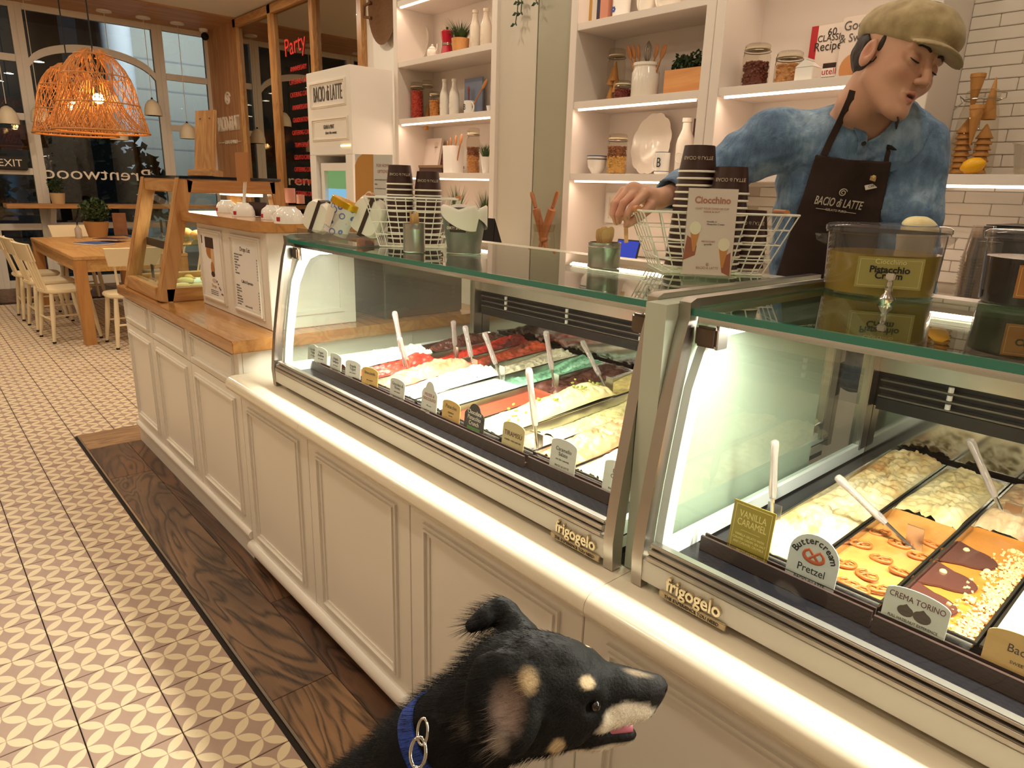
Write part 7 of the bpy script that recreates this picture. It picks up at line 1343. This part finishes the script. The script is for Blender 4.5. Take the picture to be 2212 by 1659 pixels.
def blend(mask, c, w=1.0):
    global cols
    m = np.clip(mask, 0, 1)[:, None]*w; cols = cols*(1-m)+np.array(lin(c)[:3])*m
nearh = np.linalg.norm(V-HC, axis=1) < .2
def blob(c, r, soft=.5): q = np.linalg.norm((np.stack([QX, Q[:, 1], Q[:, 2]], 1)-np.array(c))/np.array(r), axis=1); return np.clip((1-q)/soft, 0, 1)*nearh
blend(blob((.036, -.075, -.040), (.03, .03, .022), 1.0), 'C47E6A', .5); blend(blob((0, -.108, -.040), (.016, .016, .016), 1.0), 'C47E6A', .5); blend(blob((.0, -.095, -.0745), (.020, .014, .0135), .25), 'B0685C', .8); blend(blob((0, -.088, -.0735), (.014, .012, .0042), .6), '3A1512', .95); blend(blob((.082, .012, -.008), (.016, .022, .034), .8), 'C9806C', .6); blend(blob((.031, -.086, -.004), (.016, .012, .010), 1.0), 'B57A66', .6)
blend(np.clip((.05-np.linalg.norm(V-AD(1345, 455, 1.66), axis=1))/.03, 0, 1), 'C98270', .55); blend(blob((.0, -.080, -.088), (.03, .02, .012), 1), 'C08A72', .35)
paint_verts(me, cols)
ps = thing('person', 'person in a tan flat cap, denim shirt and brown apron reaching for a wooden spoon', 'person', (float(hip[0]), float(hip[1]), 0))
put('body', me, ps)
# ---- denim shirt
def torso_sdf(P, o=0.0):
    d = None
    for s in (-1, 1):
        e = d_chain(P, [chU+lat*s*.095, chM+lat*s*.095, wst+lat*s*.09, hip+lat*s*.09], [.082, .100, .096, .105]); d = e if d is None else smin(d, e, .06)
    d = smin(d, d_cone(P, shR, shL, .064, .064), .05); d = smin(d, d_cone(P, nb_-lat*.06-np.array([0, 0, .01]), nb_+lat*.06-np.array([0, 0, .01]), .055, .055), .04); return d-o
def arms_sdf(P):
    d = d_chain(P, [shR, (shR+elR)/2+np.array([0, 0, .004]), elR, (elR+wrR)/2, wrR+(elR-wrR)*.06], [.072, .066, .057, .050, .043], .03)
    return smin(d, d_chain(P, [shL, (shL+elL)/2, elL, wrL+(elL-wrL)*.1], [.070, .064, .056, .045], .03), .02)
def shirt_sdf(P):
    d = smin(torso_sdf(P), arms_sdf(P), .035)
    # fabric folds
    fold = .0058*snoise(P, 46, .4)+.0030*snoise(P, 85, 2.1)+.004*np.abs(snoise(P @ np.array([[1, .3, 0], [0, 1, .5], [.2, 0, 1]]), 30, 1.3)); d = d-fold
    # neck opening
    d = smax(d, -d_chain(P, [nb_+(nb_-chU)*.9, nb_+bfw*.01, nb_+bfw*.06+(chU-nb_)*.35], [.075, .060, .022]), .008)
    # open cuff, lower body cut
    cut = ((P-(wrR+(elR-wrR)*.10)) @ ((elR-wrR)/np.linalg.norm(elR-wrR))); d = np.where(np.linalg.norm(P-wrR, axis=1) < .12, np.maximum(d, -cut), d)
    d = smax(d, -d_cone(P, wrR-(elR-wrR)*.2, wrR+(elR-wrR)*.22, .036, .036), .004)
    return d
def denim():
    n = N('denim_cloth'); v = n.coord(); f = n.noise(v, 9, 4, .6); g = n.noise(v, 420, 2, .6); w = n.noise(n.coord(scale=(1, 1, .3)), 60, 3)
    c = n.ramp(n.math('ADD', n.math('MULTIPLY', f, .75), n.math('MULTIPLY', w, .25)), [(.34, '2F4D78'), (.50, '54789F'), (.64, '9AB6D0')]); n.col(n.mix(n.math('MULTIPLY', g, .35), c, 'A9C0D6')); n.rough(.85); cr_ = n.noise(n.coord(scale=(1, 1, .6), rot=(.3, .5, .2)), 22, 4, .55, 1.0); n.bump(n.math('ADD', cr_, n.math('MULTIPLY', g, .04)), .55, .018); n.b.inputs['Sheen Weight'].default_value = .15; return n.m
DEN = denim(); allb = np.array([shR-.10, shL+.10, hip-.2, hip+.2, elR-.08, wrR-.05, nb_+.10, elL+.08, wrL-.06]); zlow = np.array([0, 0, 0])
me, V = sdf_mesh(shirt_sdf, allb.min(0)-.01, allb.max(0)+.01, .0052, 'shirt', DEN); put('shirt', me, ps)
def strip(pts, w, nrm, th, name, mat, parent, smooth=60):
    """flat band along pts facing nrm"""
    m = MB(); P = []; n = len(pts)
    for i, p in enumerate(pts):
        p = v3(p); t = v3(pts[min(i+1, n-1)])-v3(pts[max(i-1, 0)]); t = t/np.linalg.norm(t); nn = nrm[i] if isinstance(nrm, list) else nrm; s = np.cross(t, nn); s = s/np.linalg.norm(s); nn = np.cross(s, t); ww = w[i] if isinstance(w, (list, tuple)) else w
        P += [p-s*ww/2, p+s*ww/2, p+s*ww/2+nn*th, p-s*ww/2+nn*th]
    F = [(0, 1, 2, 3), tuple(4*(n-1)+k for k in (3, 2, 1, 0))]
    for i in range(n-1):
        for k in range(4): F.append((4*i+k, 4*i+(k+1) % 4, 4*i+4+(k+1) % 4, 4*i+4+k))
    return m.add(P, F).build(name, mat, parent, smooth=smooth)
# project a picture point onto the garment surface: walk along the sight line until the surface is met
def hit(u, v, f, d0=1.35, d1=2.2, off=0.0):
    ds = np.linspace(d0, d1, 400); P = np.array([AD(u, v, q) for q in ds]); s = f(P)-off; k = np.argmax(s < 0)
    return P[k] if s[k] < 0 else P[np.argmin(s)]
tw_ = cT
# collar leaves and placket
def leaf(uvs, dep, mat, name, th=.005):
    P = [AD(u, v, d) for (u, v), d in zip(uvs, dep)]; n = len(P); nn = np.cross(P[1]-P[0], P[2]-P[0]); nn = nn/np.linalg.norm(nn); nn = nn if nn @ cT > 0 else -nn
    m = MB(); m.add([tuple(p) for p in P]+[tuple(p-nn*th) for p in P], [tuple(range(n)), tuple(range(2*n-1, n-1, -1))]+[(k, (k+1) % n, n+(k+1) % n, n+k) for k in range(n)]); return m.build(name, mat, ps, bevel=.0015, smooth=50)
ds = lambda u, v, o=.010: float(np.linalg.norm(hit(u, v, shirt_sdf)-EYE)/np.linalg.norm(ray(u, v)))-o
nax = H((0, .048, -.10))-nb_; nax = nax/np.linalg.norm(nax)
def collar_sdf(P):
    w = P-nb_; t = w @ nax; rv = w-t[:, None]*nax; rad = np.linalg.norm(rv, axis=1); ang = np.arccos(np.clip((rv @ bfw)/np.maximum(rad, 1e-6), -1, 1)); R_ = .069+.75*np.maximum(0, .030-t)**1.0*(.35+.65*np.clip(1.7-ang, 0, 1)); d = np.abs(rad-R_)-.0034
    d = np.maximum(d, t-.034); d = np.maximum(d, -.022-t-.030*np.clip(1.3-ang, 0, 1)); return np.maximum(d, (.30+5.0*np.maximum(0, t+.01)-ang)*.06)
me, V = sdf_mesh(collar_sdf, nb_-.15, nb_+.15, .003, 'collar', DEN, slack=2.5); put('collar', me, ps)
strip([hit(1838, 250, shirt_sdf)+cT*.004, hit(1850, 272, shirt_sdf)+cT*.004, hit(1862, 300, shirt_sdf)+cT*.004, hit(1858, 330, shirt_sdf)+cT*.004], .022, cT, .003, 'placket', DEN, ps)
bt = hit(1862, 312, shirt_sdf)+cT*.007; MB().lathe([(0, 0), (.006, 0), (.006, .002), (0, .003)], 14, M=frame(bt, cR, cU)).build('button', M_('dark_button', '3A3028', .3), ps)
# ---- apron: a cloth shell standing off the shirt front
bib = np.array([(1762, 334), (1845, 346), (1926, 349), (1912, 420), (1896, 500), (1890, 620), (1880, 760), (1640, 760), (1668, 620), (1700, 520), (1735, 420)], float)
def px_of(P):
    q = (P-EYE) @ RW; return np.stack([IMW/2+FPX*q[:, 0]/q[:, 2], IMH/2+FPX*q[:, 1]/q[:, 2]], 1)
def d_poly(X, poly):
    d = np.full(len(X), 1e9); ins = np.zeros(len(X), bool); n = len(poly)
    for i in range(n):
        a, b = poly[i], poly[(i+1) % n]; e = b-a; w = X-a; t = np.clip((w @ e)/(e @ e), 0, 1); d = np.minimum(d, np.linalg.norm(w-t[:, None]*e, axis=1)); c = (a[1] > X[:, 1]) != (b[1] > X[:, 1]); xx = a[0]+(X[:, 1]-a[1])/(b[1]-a[1]+1e-12)*e[0]; ins ^= c & (X[:, 0] < xx)
    return np.where(ins, -d, d)
def apron_sdf(P):
    b = smin(torso_sdf(P), 9.0+0*P[:, 0], .01)-.0105-.0018*snoise(P, 40, 3.0); sh = np.abs(b)-.0034; pm = d_poly(px_of(P), bib)/900.; fr = -((P-chM) @ bfw)+.02
    return np.maximum(np.maximum(sh, pm), fr)
APR = M_('brown_apron_cloth', '3A2A24', .8, var=.12, vs=25, bump=.15, bs=500); lo_ = np.minimum.reduce([chU, chM, wst, hip])-.26; hi_ = np.maximum.reduce([chU, chM, wst, hip])+.26; hi_[2] = chU[2]+.12
me, V = sdf_mesh(apron_sdf, lo_, hi_, .0036, 'apron', APR, slack=2.2); put('apron', me, ps)
asd = lambda P: torso_sdf(P)-.0145
def strap(uvs, w, offs): strip([hit(u, v, lambda P: np.minimum(shirt_sdf(P), body_sdf(P)))+cT*o for (u, v), o in zip(uvs, offs)], w, cT, .003, 'apron_strap', APR, ps)
strap([(1776, 338), (1790, 308), (1808, 270), (1822, 240), (1834, 215), (1840, 198)], .017, [.008, .006, .008, .008, .006, .004]); strap([(1912, 352), (1918, 330), (1926, 300), (1932, 275), (1934, 255)], .017, [.008, .006, .006, .006, .006])
bk_ = hit(1922, 322, shirt_sdf)+cT*.010; MB().box(-.013, .013, -.005, .005, -.002, .002, frame(bk_, cR-.2*cU, cU)).build('strap_buckle', DARK, ps, bevel=.001)
aF = lambda u, v, o=.002: hit(u, v, asd)+cT*o
ax_ = aF(1855, 448)-aF(1765, 436); cen = aF(1810, 440, .004); upv = aF(1812, 400)-aF(1806, 480); Fl = frame(cen, ax_, upv)
put('lettering', text_mesh('BACIO di LATTE', .030, M_('apron_print', 'E6DCCB', .6), Fl, .0006, sx=.57, off=.0002), ps); put('lettering', text_mesh('GELATO PURO', .008, MATS['apron_print'], Fl @ Matrix.Translation((0, -.0195, 0)), .0006), ps)
for s in (-1, 1): MB().box(s*.038-.014, s*.038+.014, -.0202, -.0190, 0, .0008, Fl).build('print_rule', MATS['apron_print'], ps)
m = MB(); m.tube([Fl @ Vector(((.0105*(1-.8*k/40))*math.cos(k/40*1.75*2*PI+.4), .0275+(.0105*(1-.8*k/40))*math.sin(k/40*1.75*2*PI+.4), .0008)) for k in range(41)], .0012, 5); m.build('spiral_mark', MATS['apron_print'], ps)
nt = aF(1881, 404, .005); Fn = frame(nt, cR+cU*.22, cU-.22*cR); tgp = MB().box(-.018, .018, -.006, .006, 0, .002, Fn).build('name_tag', M_('name_tag_white', 'EDE8DC', .3), ps, bevel=.0006); put('lettering', text_mesh('CARY', .008, TINK, Fn @ Matrix.Translation((0, 0, .0024)), .0002), ps)
Fp = frame(aF(1884, 388, .006), cR+cU*.2, cU-.2*cR); MB().box(-.009, .005, -.006, .005, 0, .0025, Fp @ Matrix.Rotation(-.5, 4, 'Z')).build('pin_badge', M_('pin_tan', 'C9A46A', .35, .3), ps); MB().box(-.002, .009, .001, .008, .001, .004, Fp @ Matrix.Rotation(.5, 4, 'Z')).build('pin_badge', M_('pin_cream', 'E6CF9C', .35), ps)
pk = [(1918, 393), (1956, 397), (1952, 470), (1912, 468)]
# ---- flat cap
def cap_sdf(P):
    q = toH(P); d = d_ell(q, (0, .012, .066), (.088, .120, .068)); d = smin(d, d_ell(q, (0, -.045, .062), (.080, .075, .045)), .03); d = d-.0022*snoise(q, 60, .7)-.0015*snoise(q, 120, 2)
    seam = np.abs(q[:, 0])-.0012; d = np.where((seam < .002) & (q[:, 1] > -.1), d+.0012, d)
    d = smax(d, -(q[:, 2]-.030-.10*q[:, 1]), .010); br_ = d_ell(q-np.array([0, 0, 1])*(-.0*q[:, :1]), (0, -.098, .030), (.072, .046, .0085), None); bend = q.copy(); bend[:, 2] += 3.2*q[:, 0]**2+.22*(q[:, 1]+.09)*-1; br_ = d_ell(bend, (0, -.098, .036), (.074, .046, .0075))
    return smin(d, br_, .006)
def capm():
    n = N('tan_cap_cloth'); v = n.coord(); n.col(n.ramp(n.noise(v, 26, 4), [(.3, '9A855E'), (.7, 'B9A57C')])); n.rough(.9); n.bump(n.noise(v, 600, 2), .35, .002); n.b.inputs['Sheen Weight'].default_value = .2; return n.m
cb_ = np.array([H((s*.12, t_, u_)) for s in (-1, 1) for t_ in (-.17, .15) for u_ in (-.03, .16)]); me, V = sdf_mesh(cap_sdf, cb_.min(0), cb_.max(0), .003, 'flat_cap', capm()); put('flat_cap', me, ps)
MB().tube([H((0, .012+.12*math.cos(a), .066+.071*math.sin(a))) for a in [PI*.12+PI*.72*k/20 for k in range(21)]], .0012, 5).build('cap_seam', capm() if False else M_('cap_seam', '7A6842', .9), ps)
# ---- hair, brows, lashes
def hair_sdf(P):
    q = toH(P); d = d_ell(q, (0, .026, .016), (.0785, .092, .075))-.0018*snoise(q, 150, 1); d = np.maximum(d, q[:, 2]-.060); d = np.maximum(d, -(q[:, 1]-.012+.45*np.maximum(0, .03-q[:, 2])-.55*np.maximum(0, q[:, 2]-.0)*1.4)); x = q.copy(); x[:, 0] = np.abs(x[:, 0]); d = smax(d, -d_ell(x, (.08, .012, -.010), (.02, .022, .034)), .004); d = np.maximum(d, -(q[:, 2]+.055-.5*np.maximum(0, q[:, 1]-.04)*0))
    sb = d_ell(x, (.0690, -.006, .018), (.0050, .008, .020)); return np.minimum(d, sb)
hb_ = np.array([H((s*.1, t_, u_)) for s in (-1, 1) for t_ in (-.06, .14) for u_ in (-.08, .08)]); me, V = sdf_mesh(hair_sdf, hb_.min(0), hb_.max(0), .003, 'hair', M_('dark_hair', '2A1D16', .6, var=.3, vs=90, bump=.6, bs=400)); put('hair', me, ps)
HAIR = MATS['dark_hair']
for s in (-1, 1):
    MB().tube([H((s*.013, -.0945, .0185)), H((s*.024, -.0925, .0235)), H((s*.036, -.0865, .0235)), H((s*.047, -.0765, .018))], [.0030, .0036, .0030, .0012], 7, flat=.7).build('eyebrow', HAIR, ps, smooth=60)
    MB().tube([H((s*.0185, -.0835, -.0065)), H((s*.025, -.0885, -.0095)), H((s*.033, -.0895, -.0105)), H((s*.041, -.0850, -.0085)), H((s*.045, -.0800, -.0055))], [.0008, .0015, .0018, .0015, .0007], 6).build('eyelash', HAIR, ps)
# wooden spoon in the hand
sp0 = AD(1352, 482, 1.66); sp1 = AD(1341, 520, 1.655); Fs = frame(sp0, cR, sp0-sp1); t = tag(MB().box(-.005, .005, -.05, .012, -.001, .001, Fs).build('held_spoon', BIRCH, bevel=.0006), 'wooden spoon pinched in the barista fingers', 'spoon')
# =================================================================== DOG
dO = AD(1180, 1480, .88); dw = ray(1180, 1480); dw = dw/np.linalg.norm(dw); dr = RW[:, 0]-(RW[:, 0] @ dw)*dw; dr = dr/np.linalg.norm(dr); du_ = np.cross(dr, dw); du_ = du_ if du_[2] > 0 else -du_
DLOC = np.stack([dr, du_, dw], 1)                 # columns: along the muzzle, up, away
tl_ = math.radians(40); CT, ST = math.cos(tl_), math.sin(tl_)
CAN = np.array([[1, 0, 0], [0, ST, CT], [0, CT, -ST]])  # canonical (x fwd, y far side, z up) -> local
DR = DLOC @ CAN                                    # columns: canonical axes in the room
def G(x, y, z): return dO+DR @ np.array([x, y, z], float)
def toG(P): return (P-dO) @ DR
def toL(P): return (P-dO) @ DLOC
def rotz(a): c, s = math.cos(a), math.sin(a); return np.array([[c, -s, 0], [s, c, 0], [0, 0, 1.]])
def dog_sdf(P):
    q = toG(P); x = q.copy(); x[:, 1] = np.abs(x[:, 1])
    d = d_ell(q, (-.022, 0, .010), (.074, .058, .060)); d = smin(d, d_ell(q, (.028, 0, .008), (.045, .046, .044)), .03); d = smin(d, d_ell(x, (.004, .030, -.026), (.056, .032, .042)), .025)
    d = smin(d, d_chain(q, [(.045, 0, -.006), (.09, 0, -.008), (.128, 0, -.008)], [.040, .030, .0235]), .022); d = smin(d, d_cone(x, (.068, .015, -.030), (.122, .010, -.024), .023, .016), .014)
    d = smin(d, d_ell(q, (.142, 0, -.002), (.013, .0165, .014)), .005); d = smax(d, -d_ell(x, (.152, .008, -.004), (.006, .004, .004)), .002)
    d = smax(d, -(d_ell(q, (.110, 0, -.064), (.066, .06, .014), np.array([[.97, 0, -.24], [0, 1, 0], [.24, 0, .97]]))), .005); jaw = d_chain(q, [(.005, 0, -.060), (.06, 0, -.075), (.106, 0, -.078)], [.034, .021, .011]); d = smin(d, jaw, .008)
    d = smin(d, d_ell(x, (.050, .032, .022), (.014, .010, .009)), .012); d = smax(d, -d_ell(x, (.058, .043, .004), (.012, .010, .008)), .006); d = smin(d, d_ell(x, (.056, .034, .004), (.0085, .0085, .0085)), .002)
    d = smin(d, d_chain(q, [(-.05, 0, -.02), (-.11, 0, -.072), (-.165, 0, -.142), (-.235, 0, -.27)], [.062, .066, .076, .105]), .04); d = smin(d, d_ell(q, (-.14, 0, -.20), (.075, .075, .13)), .05)
    d = smin(d, d_chain(q, [(-.235, 0, -.27), (-.30, 0, -.42), (-.40, 0, -.56)], [.108, .120, .125]), .05)
    for s in (-1, 1):
        d = smin(d, d_chain(q, [(-.17, s*.075, -.32), (-.17, s*.08, -.47), (-.16, s*.08, -.62), (-.13, s*.08, LEGZ)], [.052, .036, .025, .026]), .03); d = smin(d, d_chain(q, [(-.42, s*.10, -.58), (-.27, s*.12, LEGZ+.12), (-.34, s*.12, LEGZ+.03), (-.22, s*.12, LEGZ)], [.10, .06, .03, .026]), .03)
    d = smin(d, d_chain(q, [(-.50, 0, -.62), (-.60, 0, LEGZ+.06), (-.72, .05, LEGZ+.02)], [.035, .026, .014]), .02)
    L = toL(P)
    # near ear: leaf-shaped cup opening towards the viewer
    e = d_ell(L, (-.052, -.020, -.062), (.046, .060, .015), rotz(.28)); e = smin(e, d_ell(L, (-.038, .012, -.052), (.050, .022, .014), rotz(-.25)), .014); e = smax(e, -d_ell(L, (-.047, -.022, -.088), (.028, .042, .018), rotz(.28)), .006); d = smin(d, e, .008)
    # far ear: raised, tip folded back
    d = smin(d, d_chain(L, [(-.035, .062, .030), (-.054, .088, .036), (-.066, .100, .034)], [.026, .018, .013]), .012); d = smin(d, d_chain(L, [(-.060, .099, .034), (-.082, .086, .026), (-.100, .075, .022)], [.014, .013, .010]), .006)
    d = d-.0010*snoise(q, 210, .3)-.0012*snoise(q, 90, 1.9)
    return d
LEGZ = 0.0
# paw height: floor level in canonical coordinates is not axis-aligned when the head is tilted; the canonical z axis is close to vertical
LEGZ = -float(G(-.2, 0, 0)[2]-.028)/max(.5, float(DR[2, 2]))
corners = np.array([G(a, b, c) for a in (-.78, .17) for b in (-.15, .15) for c in (LEGZ-.05, .12)]); 
me, V = sdf_mesh(dog_sdf, corners.min(0), corners.max(0), .0042, 'body', None, slack=1.9, B=12)
q = toG(V); L = toL(V); qa = np.stack([q[:, 0], np.abs(q[:, 1]), q[:, 2]], 1); BLKF = np.array(lin('0D0B0A')[:3]); cols = np.tile(BLKF, (len(V), 1))
def bl(mask, c, w=1.0):
    global cols
    m = np.clip(mask, 0, 1)[:, None]*w; cols = cols*(1-m)+np.array(lin(c)[:3])*m
def bob(X, c, r, soft=.35): return np.clip((1-np.linalg.norm((X-np.array(c))/np.array(r), axis=1))/soft, 0, 1)
jit = .12*snoise(q, 130, .5)
wm = np.clip((.95+jit-np.linalg.norm((qa-np.array((.098, .030, -.026)))/np.array((.052, .026, .026)), axis=1))/.2, 0, 1); bl(wm, 'E0D2BC'); bl(bob(qa, (.070, .012, -.092), (.075, .04, .016), .3), 'DCCDB6'); bl(bob(qa, (.050, .036, .034), (.012, .010, .010), .4), 'D6BE98'); bl(bob(qa, (.012, .060, -.040), (.012, .016, .020), .4), 'CDB289')
bl(np.clip((q[:, 0]-.127)/.006, 0, 1)*np.clip((q[:, 2]+.018)/.006, 0, 1), '1C1918'); bl(bob(qa, (.120, 0, .020), (.030, .008, .010), .8), 'B9A488', .6); bl(bob(qa, (.085, .016, -.066), (.050, .024, .012), .35), '17100F')
bl(bob(L, (-.046, -.026, -.070), (.026, .040, .02), .6), '8C7468', .9); bl(bob(L, (-.022, .004, -.065), (.016, .020, .02), .6), 'C4A67C', .9); bl(bob(L, (-.056, -.060, -.066), (.016, .018, .02), .6), 'A09084', .8); bl(bob(q, (-.10, -.05, -.015), (.012, .03, .02), .8), '8C8074', .7); bl(bob(qa, (-.05, .0, -.19), (.04, .03, .05), .8), 'B4A894', .6)
for s in (0,): bl(np.clip((q[:, 2]-0)*0+(LEGZ+.10-q[:, 2])/.05, 0, 1), 'B8956A', .8)
paint_verts(me, cols); FURM = attr_mat('dog_coat', .6, 0, .22, .5, 260, .0); me.materials.append(FURM)
dg = thing('dog', 'black dog with cream muzzle and blue collar looking at the gelato', 'dog', (float(G(-.45, 0, 0)[0]), float(G(-.45, 0, 0)[1]), 0)); body = put('body', me, dg)
# short coat: hair strands on the body (front half only, weighted)
vg = body.vertex_groups.new(name='coat'); ln = body.vertex_groups.new(name='length'); hw = np.clip((q[:, 0]+.42)/.1, 0, 1)*np.where((q[:, 0] > .125) & (q[:, 2] > -.02), 0, 1)*np.where(np.linalg.norm(qa-np.array((.058, .040, .004)), axis=1) < .012, 0, 1); hw = hw*np.where(cols[:, 0] > cols[:, 1]*2.1, 0, 1)
lw = np.clip(.35+.75*np.clip((.03-q[:, 0])/.12, 0, 1), .25, 1)
for w_ in (0.0, .25, .5, .75, 1.0):
    idx = np.nonzero((np.round(lw*4)/4 == w_))[0]
    if len(idx) and w_ > 0: ln.add([int(i) for i in idx], w_, 'REPLACE')
idx = np.nonzero(hw > .5)[0]; vg.add([int(i) for i in idx], 1.0, 'REPLACE')
md = body.modifiers.new('coat', 'PARTICLE_SYSTEM'); pst = body.particle_systems[-1]; st = pst.settings; st.type = 'HAIR'; st.count = 52000; st.hair_step = 3; st.use_advanced_hair = True; st.emit_from = 'FACE'; st.use_even_distribution = True; st.distribution = 'RAND'; pst.vertex_group_density = 'coat'; pst.vertex_group_length = 'length'; pst.seed = 3
st.normal_factor = .0; st.object_align_factor = tuple(float(z) for z in (-DR[:, 0]*.0042-DR[:, 2]*.0016)); st.normal_factor = .0026; st.factor_random = .0010; st.root_radius = .22; st.tip_radius = .02; st.radius_scale = .0022; st.display_step = 3; st.render_step = 3; st.use_hair_bspline = False; st.use_close_tip = True
# eyes, tongue, collar
EYEM = M_('dog_eye', '1A0F0A', .05, coat=.6)
for s in (-1, 1): MB().ball(tuple(G(.0595, s*.0405, .004)), .0072, 14).build('eye', EYEM, dg, smooth=180)
m = MB(); m.tube([G(.05, 0, -.062), G(.085, 0, -.0655), G(.112, 0, -.0665)], [.010, .012, .007], 12, flat=.5); m.build('tongue', M_('dog_tongue', 'B86470', .35), dg, smooth=60)
def neck_ring(x0, z0, ax, rr, w, name, mat, a0=0.0, a1=2*PI, th=.003, off=.0):
    ax = np.array(ax, float); ax /= np.linalg.norm(ax); yv = np.array([0, 1., 0]); zv = np.cross(ax, yv); n = 48; P = []
    for k in range(n+1):
        a = a0+(a1-a0)*k/n
        for (s, r_) in ((-w/2, rr), (w/2, rr), (w/2, rr+th), (-w/2, rr+th)): c = np.array([x0, 0, z0])+ax*s+(yv*math.cos(a)*.95+zv*math.sin(a))*(r_+off); P.append(tuple(G(*c)))
    F = [(4*k+j, 4*k+(j+1) % 4, 4*k+4+(j+1) % 4, 4*k+4+j) for k in range(n) for j in range(4)]; return MB().add(P, F).build(name, mat, dg, smooth=40)
BLU = M_('blue_nylon', '1F47A8', .55, var=.12, vs=120, bump=.3, bs=700)
neck_ring(-.132, -.098, (-.70, 0, -.71), .0735, .027, 'collar', BLU, th=.0035); ringp = G(-.175, -.085, -.145)
cl_ = AD(905, 1625, .80); MB().tube([cl_+DLOC @ np.array([.009*math.cos(a), .016*math.sin(a), -.004]) for a in [2*PI*k/20 for k in range(21)]], .0022, 8).build('leash_clip', CHROME, dg, smooth=60); MB().tube([cl_+DLOC @ np.array([.004+.006*math.cos(a), .022+.014*math.sin(a), -.004]) for a in [2*PI*k/20 for k in range(21)]], .0018, 8).build('collar_ring', CHROME, dg, smooth=60)
